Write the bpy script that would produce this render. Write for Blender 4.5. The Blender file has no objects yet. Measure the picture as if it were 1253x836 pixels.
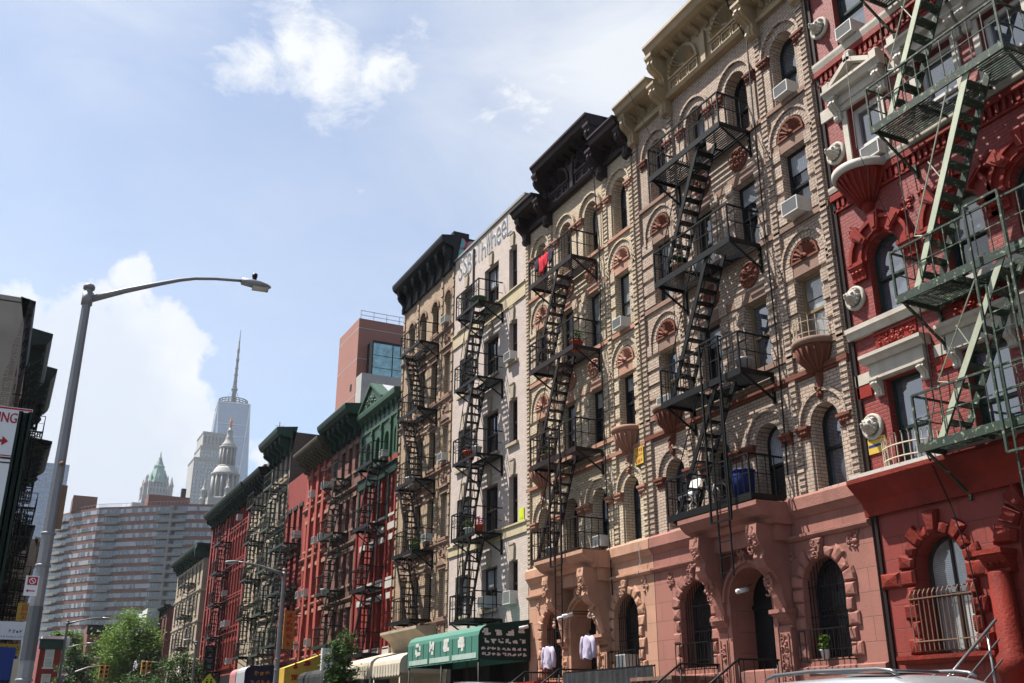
import bpy, bmesh, math, random
from mathutils import Vector
random.seed(7)
SC = bpy.context.scene
COL = SC.collection
EYE = 1.35
PI = math.pi

# ------------------------------------------------------------------ materials
MATS = {}

def _mat(name):
    m = bpy.data.materials.new(name)
    m.use_nodes = True
    nt = m.node_tree
    b = nt.nodes['Principled BSDF']
    return m, nt, b

def _n(nt, t, **kw):
    n = nt.nodes.new(t)
    for k, v in kw.items():
        setattr(n, k, v)
    return n

def _mix(nt, a, b, fac, blend='MIX'):
    n = nt.nodes.new('ShaderNodeMix')
    n.data_type = 'RGBA'
    n.blend_type = blend
    L = nt.links.new
    for sock, val in ((n.inputs[0], fac), (n.inputs[6], a), (n.inputs[7], b)):
        if isinstance(val, bpy.types.NodeSocket):
            L(val, sock)
        elif isinstance(val, (int, float)):
            sock.default_value = val
        else:
            sock.default_value = (*val[:3], 1)
    return n.outputs[2]

def _math(nt, op, a, b=None, clamp=False):
    n = nt.nodes.new('ShaderNodeMath')
    n.operation = op
    n.use_clamp = clamp
    for i, v in enumerate((a, b)):
        if v is None:
            continue
        if isinstance(v, bpy.types.NodeSocket):
            nt.links.new(v, n.inputs[i])
        else:
            n.inputs[i].default_value = v
    return n.outputs[0]

def _noise(nt, vec, scale, detail=4, rough=.6):
    n = nt.nodes.new('ShaderNodeTexNoise')
    n.inputs['Scale'].default_value = scale
    n.inputs['Detail'].default_value = detail
    n.inputs['Roughness'].default_value = rough
    if vec is not None:
        nt.links.new(vec, n.inputs['Vector'])
    return n.outputs['Fac']

def _ramp(nt, fac, a, b):
    n = nt.nodes.new('ShaderNodeMapRange')
    n.inputs['From Min'].default_value = a
    n.inputs['From Max'].default_value = b
    nt.links.new(fac, n.inputs['Value'])
    return n.outputs[0]

def _facade_vec(nt):
    """horizontal run of the wall, height, 0"""
    tc = _n(nt, 'ShaderNodeTexCoord')
    ge = _n(nt, 'ShaderNodeNewGeometry')
    s1 = _n(nt, 'ShaderNodeSeparateXYZ'); nt.links.new(tc.outputs['Object'], s1.inputs[0])
    s2 = _n(nt, 'ShaderNodeSeparateXYZ'); nt.links.new(ge.outputs['True Normal'], s2.inputs[0])
    side = _math(nt, 'GREATER_THAN', _math(nt, 'ABSOLUTE', s2.outputs[1]), .7)
    h = nt.nodes.new('ShaderNodeMix'); h.data_type = 'FLOAT'
    nt.links.new(side, h.inputs[0]); nt.links.new(s1.outputs[1], h.inputs[2]); nt.links.new(s1.outputs[0], h.inputs[3])
    cx = _n(nt, 'ShaderNodeCombineXYZ')
    nt.links.new(h.outputs[0], cx.inputs[0]); nt.links.new(s1.outputs[2], cx.inputs[1])
    return cx.outputs[0], tc.outputs['Object'], s1

def _streaks(nt, obj, sx=3.0, sz=.25):
    mp = _n(nt, 'ShaderNodeMapping')
    mp.inputs['Scale'].default_value = (sx, sx, sz)
    nt.links.new(obj, mp.inputs['Vector'])
    return _noise(nt, mp.outputs[0], 1.6, 6, .7)

def brick(name, c1, c2, mortar, bw=.215, bh=.078, ms=.010, rough=.85, bump=.5, grime=.45, stain=None, K=.74):
    m, nt, b = _mat(name)
    c1, c2, mortar = (tuple(x*K for x in c) for c in (c1, c2, mortar))
    vec, obj, s1 = _facade_vec(nt)
    t = _n(nt, 'ShaderNodeTexBrick')
    nt.links.new(vec, t.inputs['Vector'])
    t.inputs['Color1'].default_value = (*c1, 1); t.inputs['Color2'].default_value = (*c2, 1)
    t.inputs['Mortar'].default_value = (*mortar, 1)
    t.inputs['Scale'].default_value = 1
    t.inputs['Mortar Size'].default_value = ms
    t.inputs['Mortar Smooth'].default_value = .3
    t.inputs['Bias'].default_value = -.1
    t.inputs['Brick Width'].default_value = bw; t.inputs['Row Height'].default_value = bh
    n1 = _noise(nt, obj, .8, 5)
    n2 = _streaks(nt, obj)
    n3 = _noise(nt, obj, 14, 3)
    col = _mix(nt, t.outputs['Color'], (c1[0]*.45, c1[1]*.42, c1[2]*.42), _math(nt, 'MULTIPLY', _ramp(nt, n1, .45, .8), grime))
    col = _mix(nt, col, stain or (.05, .042, .036), _math(nt, 'MULTIPLY', _ramp(nt, n2, .52, .85), grime))
    col = _mix(nt, col, (.5, .5, .5), _math(nt, 'MULTIPLY', n3, .35), 'OVERLAY')
    nt.links.new(col, b.inputs['Base Color'])
    b.inputs['Roughness'].default_value = rough
    bp = _n(nt, 'ShaderNodeBump')
    bp.inputs['Strength'].default_value = bump; bp.inputs['Distance'].default_value = .012
    h = _math(nt, 'SUBTRACT', _math(nt, 'MULTIPLY', n3, .5), t.outputs['Fac'])
    nt.links.new(h, bp.inputs['Height'])
    nt.links.new(bp.outputs[0], b.inputs['Normal'])
    MATS[name] = m
    return m

def paint(name, c, rough=.6, var=.35, stain=None, st=.4, metal=0, bump=.25, scale=1.0, spec=.5, chips=None):
    """a coat of paint, stucco, stone or metal with wear: broad tone changes, run marks, fine grain"""
    m, nt, b = _mat(name)
    c = tuple(x*.78 for x in c)
    if spec == .5 and (max(c) < .06 or c[1] < .05): spec = .18
    tc = _n(nt, 'ShaderNodeTexCoord'); obj = tc.outputs['Object']
    n1 = _noise(nt, obj, 1.1*scale, 5)
    n2 = _streaks(nt, obj, 3*scale, .3*scale)
    n3 = _noise(nt, obj, 22*scale, 4)
    dk = tuple(x*(1-var) for x in c); lt = tuple(min(1, x*(1+var*.45)) for x in c)
    col = _mix(nt, dk, lt, _ramp(nt, n1, .3, .7))
    col = _mix(nt, col, stain or tuple(x*.3 for x in c), _math(nt, 'MULTIPLY', _ramp(nt, n2, .5, .8), st))
    if chips:
        n4 = _noise(nt, obj, 9*scale, 6, .75)
        col = _mix(nt, col, chips, _math(nt, 'MULTIPLY', _ramp(nt, n4, .56, .62), .8))
    col = _mix(nt, col, (.5, .5, .5), _math(nt, 'MULTIPLY', n3, .25), 'OVERLAY')
    nt.links.new(col, b.inputs['Base Color'])
    b.inputs['Roughness'].default_value = rough
    b.inputs['Metallic'].default_value = metal
    b.inputs['Specular IOR Level'].default_value = spec
    if bump:
        bp = _n(nt, 'ShaderNodeBump')
        bp.inputs['Strength'].default_value = bump; bp.inputs['Distance'].default_value = .02
        nt.links.new(_math(nt, 'ADD', n3, _math(nt, 'MULTIPLY', n1, 1.5)), bp.inputs['Height'])
        nt.links.new(bp.outputs[0], b.inputs['Normal'])
    MATS[name] = m
    return m

def glass(name, c, rough=.03, ior=1.75, wave=.25, stripes=None, wscale=.9):
    """opaque window pane: dim room or blind behind glossy, slightly wavy glass"""
    m, nt, b = _mat(name)
    tc = _n(nt, 'ShaderNodeTexCoord'); obj = tc.outputs['Object']
    n1 = _noise(nt, obj, 1.7, 3)
    col = _mix(nt, tuple(x*.55 for x in c), tuple(min(1, x*1.3) for x in c), _ramp(nt, n1, .35, .65))
    if stripes:
        w = _n(nt, 'ShaderNodeTexWave'); w.wave_type = 'BANDS'; w.bands_direction = stripes[0]
        w.inputs['Scale'].default_value = stripes[1]; w.inputs['Distortion'].default_value = 1.2
        nt.links.new(obj, w.inputs['Vector'])
        col = _mix(nt, col, tuple(x*.4 for x in c), _math(nt, 'MULTIPLY', w.outputs['Fac'], .6))
    nt.links.new(col, b.inputs['Base Color'])
    b.inputs['Roughness'].default_value = rough
    b.inputs['IOR'].default_value = ior
    if wave:
        bp = _n(nt, 'ShaderNodeBump'); bp.inputs['Strength'].default_value = wave; bp.inputs['Distance'].default_value = .05
        nt.links.new(_noise(nt, obj, wscale, 1), bp.inputs['Height'])
        nt.links.new(bp.outputs[0], b.inputs['Normal'])
    MATS[name] = m
    return m

def leafmat(name, c, c2):
    m, nt, b = _mat(name)
    tc = _n(nt, 'ShaderNodeTexCoord'); obj = tc.outputs['Object']
    ge = _n(nt, 'ShaderNodeNewGeometry')
    col = _mix(nt, c, c2, _ramp(nt, _noise(nt, obj, .9, 4), .35, .65))
    col = _mix(nt, col, tuple(x*1.5 for x in c2), _math(nt, 'MULTIPLY', ge.outputs['Random Per Island'], .5))
    nt.links.new(col, b.inputs['Base Color'])
    b.inputs['Roughness'].default_value = .6; b.inputs['Specular IOR Level'].default_value = .2
    tr = _n(nt, 'ShaderNodeBsdfTranslucent'); nt.links.new(col, tr.inputs[0])
    mx = _n(nt, 'ShaderNodeMixShader'); mx.inputs[0].default_value = .3
    nt.links.new(b.outputs[0], mx.inputs[1]); nt.links.new(tr.outputs[0], mx.inputs[2])
    nt.links.new(mx.outputs[0], nt.nodes['Material Output'].inputs[0])
    MATS[name] = m
    return m

def M(n):
    return MATS[n]

# ------------------------------------------------------------------ mesh builder
def ident(p):
    return p

class MB:
    def __init__(s, tf=ident):
        s.v = []; s.f = []; s.mi = []; s.tf = tf; s.slot = 0; s.smooth = []
    def add(s, vs, fs, smooth=False):
        o = len(s.v)
        s.v += [s.tf(p) for p in vs]
        for f in fs:
            s.f.append([i+o for i in f]); s.mi.append(s.slot); s.smooth.append(smooth)
    def box(s, u0, u1, v0, v1, w0, w1):
        s.add([(u0,v0,w0),(u1,v0,w0),(u1,v1,w0),(u0,v1,w0),(u0,v0,w1),(u1,v0,w1),(u1,v1,w1),(u0,v1,w1)],
              [(0,3,2,1),(4,5,6,7),(0,1,5,4),(1,2,6,5),(2,3,7,6),(3,0,4,7)])
    def tube(s, pts, r, n=6, smooth=True, caps=True):
        """round bar through pts; r a number or one per point"""
        pts = [Vector(p) for p in pts]
        rs = r if isinstance(r, (list, tuple)) else [r]*len(pts)
        vs = []; fs = []
        prev = None
        for i, p in enumerate(pts):
            a = pts[max(i-1, 0)]; b = pts[min(i+1, len(pts)-1)]
            d = (b-a).normalized()
            if prev is None:
                ref = Vector((0,0,1)) if abs(d.z) < .9 else Vector((1,0,0))
                x = d.cross(ref).normalized()
            else:
                x = (prev - d*prev.dot(d)).normalized()
            prev = x
            y = d.cross(x)
            for k in range(n):
                an = 2*PI*(k+.5)/n
                vs.append(tuple(p + (x*math.cos(an)+y*math.sin(an))*rs[i]))
        m = len(pts)
        for i in range(m-1):
            for k in range(n):
                a = i*n+k; b = i*n+(k+1) % n
                fs.append((a, b, b+n, a+n))
        if caps:
            fs.append(tuple(range(n))[::-1]); fs.append(tuple((m-1)*n+k for k in range(n)))
        s.add(vs, fs, smooth and n > 5)
    def bar(s, p, q, r):
        s.tube([p, q], r, 4, False)
    def prism(s, poly, f0, f1, smooth=False):
        """poly 2D points; f0,f1 map a 2D point to 3D at either end"""
        n = len(poly)
        vs = [f0(p) for p in poly]+[f1(p) for p in poly]
        fs = [tuple(range(n))[::-1], tuple(range(n, 2*n))]
        fs += [(i, (i+1) % n, n+(i+1) % n, n+i) for i in range(n)]
        s.add(vs, fs, smooth)
    def mould(s, u0, u1, prof):
        """profile of (w,v) run along u"""
        s.prism(prof, lambda p: (u0, p[1], p[0]), lambda p: (u1, p[1], p[0]))
    def slab(s, poly, w0, w1):
        """outline of (u,v), thick from w0 to w1"""
        s.prism(poly, lambda p: (p[0], p[1], w0), lambda p: (p[0], p[1], w1))
    def arcband(s, uc, vc, r1, r2, w0, w1, a0=0, a1=PI, n=14):
        vs = []; fs = []
        for i in range(n+1):
            a = a0+(a1-a0)*i/n; c, d = math.cos(a), math.sin(a)
            vs += [(uc+c*r1, vc+d*r1, w0), (uc+c*r2, vc+d*r2, w0), (uc+c*r2, vc+d*r2, w1), (uc+c*r1, vc+d*r1, w1)]
        for i in range(n):
            o = i*4
            for k in range(4):
                fs.append((o+k, o+(k+1) % 4, o+4+(k+1) % 4, o+4+k))
        fs.append((0, 1, 2, 3)); fs.append((n*4+3, n*4+2, n*4+1, n*4))
        s.add(vs, fs)
    def lathe(s, prof, ctr=(0,0,0), n=16, a0=0, a1=2*PI, axis='v', smooth=True):
        """profile (r,h) around an axis: 'v' up, 'w' out of the wall"""
        vs = []; fs = []
        full = abs(a1-a0-2*PI) < 1e-6
        cnt = n if full else n+1
        for r, h in prof:
            for k in range(cnt):
                a = a0+(a1-a0)*k/n
                x, y = r*math.cos(a), r*math.sin(a)
                if axis == 'v':
                    vs.append((ctr[0]+x, ctr[1]+h, ctr[2]+y))
                elif axis == 'z':
                    vs.append((ctr[0]+x, ctr[1]+y, ctr[2]+h))
                else:
                    vs.append((ctr[0]+x, ctr[1]+y, ctr[2]+h))
        for i in range(len(prof)-1):
            for k in range(n):
                a = i*cnt+k; b = i*cnt+(k+1) % cnt
                fs.append((a, b, b+cnt, a+cnt))
        if prof[0][0] > 1e-4: fs.append(tuple(range(cnt))[::-1])
        if prof[-1][0] > 1e-4: fs.append(tuple((len(prof)-1)*cnt+k for k in range(cnt)))
        s.add(vs, fs, smooth)
    def build(s, name, mat, parent=None, recalc=True):
        me = bpy.data.meshes.new(name)
        me.from_pydata(s.v, [], s.f)
        mats = mat if isinstance(mat, (list, tuple)) else [mat]
        for m in mats:
            me.materials.append(M(m) if isinstance(m, str) else m)
        me.polygons.foreach_set('material_index', s.mi)
        me.polygons.foreach_set('use_smooth', s.smooth)
        if recalc and s.f:
            bm = bmesh.new(); bm.from_mesh(me)
            bmesh.ops.recalc_face_normals(bm, faces=bm.faces)
            bm.to_mesh(me); bm.free()
        me.update()
        o = bpy.data.objects.new(name, me)
        COL.objects.link(o)
        if parent: o.parent = parent
        return o

def tag(o, label=None, cat=None, group=None, kind=None):
    if label: o['label'] = label
    if cat: o['category'] = cat
    if group: o['group'] = group
    if kind: o['kind'] = kind
    return o

def empty(name, loc, label=None, cat=None, group=None):
    o = bpy.data.objects.new(name, None)
    COL.objects.link(o); o.location = loc; o.empty_display_size = .3
    return tag(o, label, cat, group)

def text_shape(txt, size=1.0):
    cu = bpy.data.curves.new('lettering', 'FONT'); cu.body = txt; cu.size = size
    cu.align_x = 'CENTER'; cu.align_y = 'CENTER'; cu.resolution_u = 3
    ob = bpy.data.objects.new('lettering', cu); COL.objects.link(ob)
    dg = bpy.context.evaluated_depsgraph_get(); dg.update()
    me = bpy.data.meshes.new_from_object(ob.evaluated_get(dg))
    vs = [tuple(v.co[:2]) for v in me.vertices]; fs = [tuple(p.vertices) for p in me.polygons]
    bpy.data.objects.remove(ob); bpy.data.curves.remove(cu); bpy.data.meshes.remove(me)
    return vs, fs

def put_text(mb, txt, size, fn):
    vs, fs = text_shape(txt, size)
    mb.add([fn(x, y) for x, y in vs], fs)

def strokes(mb, u0, u1, v0, v1, fn, rnd, n=7, t=.16):
    """an illegible painted character: crossing strokes filling its cell"""
    W, H = u1-u0, v1-v0
    for i in range(n):
        if rnd.random() < .55:
            a, b = sorted((rnd.random(), rnd.random())); b = min(1, max(b, a+.35)); y = rnd.random()*(1-t)
            q = (u0+a*W, u0+b*W, v0+y*H, v0+(y+t)*H)
        else:
            a, b = sorted((rnd.random(), rnd.random())); b = min(1, max(b, a+.35)); x = rnd.random()*(1-t)
            q = (u0+x*W, u0+(x+t)*W, v0+a*H, v0+b*H)
        e = .0006*i
        mb.add([fn(q[0],q[2],e), fn(q[1],q[2],e), fn(q[1],q[3],e), fn(q[0],q[3],e)], [(0,1,2,3)])

def arch_loop(u0, u1, v0, v1, arch, n=12):
    """opening outline; arch: False, True (half round) or a rise in metres"""
    if not arch:
        return [(u0,v0),(u1,v0),(u1,v1),(u0,v1)]
    r = (u1-u0)/2; rise = r if arch is True else arch
    uc = (u0+u1)/2; sp = v1-rise
    return [(u0,v0),(u1,v0)]+[(uc+r*math.cos(PI*i/n), sp+rise*math.sin(PI*i/n)) for i in range(n+1)]

# ------------------------------------------------------------------ buildings along the street
class Bld:
    """u = along the street (world y), v = height above eye level, w = out of the facade"""
    def __init__(s, name, label, X, side, u0, u1, vtop, depth=11., cat='building', group=None, slope=0.0):
        s.u0, s.u1, s.vtop, s.depth = u0, u1, vtop, depth
        s.y0 = (u0+u1)/2; s.sx = -1 if side == 'R' else 1; s.X = X
        s.root = empty(name, (X, s.y0, 0), label, cat, group)
        sx, y0 = s.sx, s.y0
        s.tf = lambda p: (sx*p[2]+slope*(p[0]-y0), p[0]-y0, p[1]+EYE)
        s.holes = []
        s.rnd = random.Random(int(u0*100)+int(X*10))
    def mb(s): return MB(s.tf)
    def world(s, u, v, w):
        q = s.tf((u, v, w)); return (q[0]+s.X, q[1]+s.y0, q[2])
    def part(s, mb, name, mat, parent=None, label=None):
        o = mb.build(name, mat, parent or s.root)
        if label: o['label'] = label
        return o
    def wall(s, name, v0, v1, mats, u0=None, u1=None, thick=.32, w=0.0, solid=True, label=None):
        """front with its openings cut through, flanks, back and roof; mats = (front, flank)"""
        u0 = s.u0 if u0 is None else u0; u1 = s.u1 if u1 is None else u1
        bm = bmesh.new()
        loops = [[(u0,v0),(u1,v0),(u1,v1),(u0,v1)]]
        for h in s.holes:
            us = [p[0] for p in h]; vs = [p[1] for p in h]
            if min(us) > u0 and max(us) < u1 and min(vs) > v0 and max(vs) < v1: loops.append(h)
        edges = []
        for lp in loops:
            vv = [bm.verts.new((p[0], p[1], 0)) for p in lp]
            edges += [bm.edges.new((vv[i], vv[(i+1) % len(vv)])) for i in range(len(vv))]
        bmesh.ops.triangle_fill(bm, edges=edges, use_beauty=True)
        bm.verts.index_update()
        mb = s.mb()
        vs = [(v.co.x, v.co.y, w) for v in bm.verts]
        mb.add(vs, [[v.index for v in f.verts] for f in bm.faces])
        bm.free()
        for lp in loops[1:]:
            n = len(lp)
            mb.add([(p[0],p[1],w) for p in lp]+[(p[0],p[1],w-thick) for p in lp], [(i, (i+1) % n, n+(i+1) % n, n+i) for i in range(n)])
        mb.slot = 1
        if solid:
            D = -s.depth
            a = [(u0,v0,w),(u1,v0,w),(u1,v1,w),(u0,v1,w),(u0,v0,D),(u1,v0,D),(u1,v1,D),(u0,v1,D)]
            mb.add(a, [(4,7,6,5),(0,3,7,4),(1,5,6,2),(3,2,6,7)])
        o = mb.build(name, list(mats), s.root, recalc=False)
        if label: o['label'] = label
        return o
    def window(s, u0, u1, v0, v1, arch=False, frame='frame_dark', sill=None, rec=.17, pane=None, mid=.5, fw=.055, mullion=0, lintel=None, lint_h=.16, far=False, name='window', sill_d=.1):
        n = 6 if far else 12
        lp = arch_loop(u0, u1, v0, v1, arch, n)
        s.holes.append(lp)
        rise = 0 if not arch else ((u1-u0)/2 if arch is True else arch)
        inn = arch_loop(u0+fw, u1-fw, v0+fw, v1-fw, (rise-fw*.3 if arch else False) if arch is not True else (u1-u0)/2-fw, n)
        k = len(lp)
        mb = s.mb()
        w0, w1 = -rec, -rec-.1
        mb.add([(p[0],p[1],w0) for p in lp]+[(p[0],p[1],w0) for p in inn]+[(p[0],p[1],w1) for p in inn],
               [(i, (i+1) % k, k+(i+1) % k, k+i) for i in range(k)]+[(k+i, k+(i+1) % k, 2*k+(i+1) % k, 2*k+i) for i in range(k)])
        vm = v0+(v1-v0)*mid
        mb.box(u0+fw*.5, u1-fw*.5, vm-.03, vm+.03, w1+.005, w0-.012)
        for j in range(mullion):
            um = u0+(u1-u0)*(j+1)/(mullion+1)
            mb.box(um-.025, um+.025, v0+fw*.5, v1-fw*.6-(.02 if not arch else .0), w1+.007, w0-.02)
        win = mb.build(name, frame, s.root)
        p = s.mb()
        if pane is None and far: pane = s.rnd.choices(['pane_dark','pane_blue','pane_curtain'], (7, 1.5, 1))[0]
        if pane is None:
            pane = s.rnd.choices(['pane_dark','pane_blue','pane_blind','pane_curtain'], (2.6, 3.4, 3.4, 2.8))[0]
        vb = vm
        if pane in ('pane_blind', 'pane_curtain') and not arch and not far: vb = v0+(v1-v0)*s.rnd.uniform(.28, .8)   # blind drawn part of the way
        top = [q for q in inn if q[1] > vb]
        up = [(inn[0][0], vb), (inn[1][0], vb)]+top
        p.add([(q[0], q[1], w0-.055) for q in up], [tuple(range(len(up)))])
        p.slot = 1
        p.add([(u0+fw, v0+fw, w0-.085), (u1-fw, v0+fw, w0-.085), (u1-fw, vb, w0-.085), (u0+fw, vb, w0-.085)], [(0,1,2,3)])
        low = pane if pane in ('pane_dark', 'pane_blue') or s.rnd.random() < .35 else 'pane_dark'
        p.build('pane', [pane, low], win)
        if sill:
            q = s.mb(); q.box(u0-.09, u1+.09, v0-.11, v0, -rec+.003, sill_d); q.build('sill', sill, win)
        if lintel:
            q = s.mb(); q.box(u0-.1, u1+.1, v1+.003, v1+.003+lint_h, -.12, .05); q.build('lintel', lintel, win)
        return win
    def fire_escape(s, u0, u1, zs, depth, mat, stairs=None, rail=.88, bal=.16, slat=.075, w0=0.03, ladder=None, curl=False, drop=None, brace=.62, thick=.15, hand=True, label=None, gap_wall=0.0, rodmat=None, stair_w=.5, tread_t=.035):
        """stairs: (u_top,u_bot) of each flight; platform, railing, stair and drop_ladder hang under it"""
        root = empty('fire_escape', (0, 0, 0)); root.parent = s.root
        if label: root['label'] = label
        for z in zs:
            for uu in (u0+.06, u1-.06):
                mb = s.mb()
                mb.tube([(uu, z-.06, depth*.93), (uu, z-brace, w0)], .03, 4, False)
                mb.box(uu-.028, uu+.028, z-brace-.1, z-.02, w0-.03, w0+.035)
                mb.build('bracket', mat, root)
        for i, z in enumerate(zs):
            p = s.mb()
            hole = None
            if stairs and i > 0:
                ut, ub = stairs; sg = 1 if ub > ut else -1
                a, b = sorted((ut, ut+sg*1.05)); hole = (a, b, depth-stair_w-.1, depth-.02)
            p.box(u0, u1, z-thick, z+.02, depth-.035, depth)           # outer channel
            p.box(u0, u1, z-.05, z+.015, w0, w0+.04)
            for uu in (u0, u1-.04):
                p.box(uu, uu+.04, z-thick*.7, z+.015, w0+.04, depth-.035)
            nb = max(2, int((u1-u0)/.95))
            for j in range(1, nb):
                uu = u0+(u1-u0)*j/nb
                p.box(uu-.02, uu+.02, z-.055, z-.014, w0+.04, depth-.04 if not (hole and hole[0] < uu < hole[1]) else hole[2])
            w = w0+.06
            while w < depth-.06:
                if hole and hole[2] < w < hole[3]:
                    if hole[0]-u0 > .1: p.box(u0+.04, hole[0], z-.012, z+.006, w, w+slat*.57)
                    if u1-hole[1] > .1: p.box(hole[1], u1-.04, z-.012, z+.006, w, w+slat*.57)
                else:
                    p.box(u0+.04, u1-.04, z-.012, z+.006, w, w+slat*.57)
                w += slat
            if hole:
                p.box(hole[0], hole[1], z-.06, z+.01, hole[2]-.03, hole[2])
            p.build('platform', mat, root)
            r = s.mb()
            t = z+rail; rr = .016
            path = [(u0+.02, t, w0), (u0+.02, t, depth-.02), (u1-.02, t, depth-.02), (u1-.02, t, w0)]
            for a, b in zip(path[:-1], path[1:]): r.bar(a, b, .026)
            mid = [(q[0], z+rail*.52, q[2]) for q in path]
            for a, b in zip(mid[:-1], mid[1:]): r.bar(a, b, .014)
            nb = max(3, int((u1-u0)/bal))
            for j in range(nb+1):
                uu = u0+.02+(u1-u0-.04)*j/nb
                r.bar((uu, z, depth-.02), (uu, t, depth-.02), .028 if j in (0, nb) else .0125)
                if curl and j < nb:
                    uc = uu+(u1-u0-.04)/nb/2
                    pts = [(uc+.045*math.cos(a)*(-1 if a > PI else 1), z+rail*.7+.09*math.sin(a), depth-.02) for a in [k*PI/4 for k in range(9)]]
                    r.tube(pts, .007, 4, False)
            nd = max(2, int(depth/bal/1.2))
            for j in range(1, nd):
                ww = w0+(depth-w0)*j/nd
                for uu in (u0+.02, u1-.02): r.bar((uu, z, ww), (uu, t, ww), .0125)
            r.build('railing', mat, root)
        if stairs:
            ut, ub = stairs
            for lo, hi in zip(zs[:-1], zs[1:]):
                st = s.mb()
                ws = (depth-stair_w-.06, depth-.07)
                dz = hi-lo
                L = math.hypot(dz, ub-ut); nx, nv = dz/L, (ub-ut)/L    # normal to the run
                for k, w in enumerate(ws):
                    h = .085
                    poly = [(ut-h*abs(nx), hi), (ut+h*abs(nx), hi), (ub+h*abs(nx), lo+.02), (ub-h*abs(nx), lo+.02)]
                    st.slab(poly, w-.018, w+.018)
                n = int(dz/.26)
                for j in range(1, n):
                    f = j/n
                    uu = ut+(ub-ut)*f; zz = hi-dz*f
                    st.box(uu-.095, uu+.095, zz-tread_t, zz, ws[0]+.018, ws[1]-.018)
                if hand:
                    sg = 1 if ub > ut else -1
                    for w in ws:
                        a = (ut+sg*.55, hi-dz*.18+.72, w); b = (ub+sg*.05, lo+.85, w)
                        st.tube([a, b], .014, 5)
                        for f in (.22, .6, .95):
                            st.bar((ut+(ub-ut)*f, hi-dz*f, w), (a[0]+(b[0]-a[0])*(f-.18)/.82, a[1]+(b[1]-a[1])*(f-.18)/.82, w), .011)
                st.build('stair', mat, root)
        if drop:
            ua, ub, zt, zb = drop
            d = s.mb()
            for uu in (ua, ub): d.bar((uu, zt, depth+.05), (uu, zb, depth+.05), .022)
            k = zb+.1
            while k < zt:
                d.bar((ua, k, depth+.05), (ub, k, depth+.05), .013); k += .33
            d.build('drop_ladder', mat, root)
        if ladder:
            ua, ub, zt, zb = ladder
            d = s.mb()
            for uu in (ua, ub): d.bar((uu, zt, depth+.11), (uu, zb, depth+.11), .03)
            for zz in (zb, zt): d.bar((ua, zz, depth+.11), (ub, zz, depth+.11), .028)
            for uu in (ua, ub): d.bar((uu, zt, depth+.11), (uu, zt, depth), .02)
            d.build('ladder_guide', mat, root)
        return root

def ac_unit(B, uc, vb, label, w=.47, h=.31, d=.45, group='window air conditioners', tilt=0, out=.26):
    """box air conditioner standing on a sill, louvred sides and a finned back"""
    x, y, z = B.world(uc, vb, 0)
    r = empty('air_conditioner', (x, y, z), label, 'air conditioner', group)
    sx = B.sx
    tf = lambda p: (sx*p[2], p[0], p[1])
    mb = MB(tf); a, b = -w/2, w/2
    mb.box(a, b, 0, h, out-d, out-.012)
    t = .025
    mb.box(a, b, 0, t, out-.012, out); mb.box(a, b, h-t, h, out-.012, out); mb.box(a, a+t, t, h-t, out-.012, out); mb.box(b-t, b, t, h-t, out-.012, out)
    for k in range(5): mb.box(a-.006, a, h*.2+k*.05, h*.2+k*.05+.025, out-.2, out-.05)
    for k in range(5): mb.box(b, b+.006, h*.2+k*.05, h*.2+k*.05+.025, out-.2, out-.05)
    mb.build('casing', 'ac_white', r)
    g = MB(tf)
    for k in range(11):
        g.box(a+t, b-t, t+.012+k*(h-2*t)/11, t+.022+k*(h-2*t)/11, out-.011, out-.004)
    g.build('grille', 'ac_grille', r)
    return r
# ------------------------------------------------------------------ palette
brick('brick_tan', (.53,.395,.3), (.4,.29,.22), (.13,.095,.075), grime=.65)
brick('brick_cream', (.64,.51,.36), (.5,.39,.27), (.2,.15,.1), grime=.58)
brick('brick_red_paint', (.29,.025,.014), (.23,.02,.011), (.12,.011,.007), ms=.011, rough=.6, bump=.9, grime=.6, stain=(.07,.009,.008))
brick('brick_white_paint', (.58,.48,.425), (.5,.41,.36), (.38,.31,.27), ms=.007, bump=.5, grime=.35, stain=(.22,.17,.13))
brick('brick_brown', (.5,.35,.22), (.36,.25,.155), (.15,.105,.075), grime=.6)
brick('brick_dark_red', (.15,.035,.028), (.11,.026,.022), (.06,.02,.018), grime=.4)
brick('brick_bright_red', (.3,.024,.015), (.25,.02,.012), (.16,.014,.01), ms=.007, grime=.35)
brick('brick_orange_red', (.42,.055,.035), (.37,.045,.03), (.25,.03,.022), ms=.007, grime=.35)
brick('brick_grey', (.33,.28,.22), (.26,.22,.17), (.13,.11,.09), grime=.6)
brick('brick_party', (.12,.07,.05), (.09,.05,.04), (.1,.085,.07), grime=.6)
brick('brick_pink_far', (.36,.15,.115), (.33,.135,.105), (.3,.15,.12), bw=.3, bh=.1, grime=.15)
brick('brick_beige', (.45,.36,.26), (.38,.3,.21), (.22,.17,.12), grime=.4)
brick('brick_tower', (.22,.1,.075), (.2,.09,.066), (.18,.1,.08), bw=.4, bh=.14, grime=.2)
brick('brick_maroon', (.2,.07,.05), (.17,.06,.045), (.13,.06,.05), grime=.4)
paint('red_paint', (.24,.02,.011), .5, .3, (.1,.012,.01), .5, bump=.35)
paint('red_paint_dull', (.2,.021,.012), .7, .45, (.06,.012,.009), .75, bump=.7)
brick('red_ashlar', (.25,.026,.014), (.21,.021,.012), (.09,.011,.008), bw=.92, bh=.42, ms=.008, rough=.7, bump=.8, grime=.75, stain=(.06,.012,.01))
brick('salmon_ashlar', (.45,.24,.155), (.41,.215,.14), (.26,.13,.08), bw=1.0, bh=.46, ms=.008, rough=.85, bump=.7, grime=.55, stain=(.14,.07,.045), K=.85)
brick('rose_ashlar', (.28,.11,.082), (.25,.097,.072), (.14,.055,.04), bw=1.0, bh=.46, ms=.008, rough=.85, bump=.7, grime=.6, stain=(.09,.04,.03), K=.9)
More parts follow.
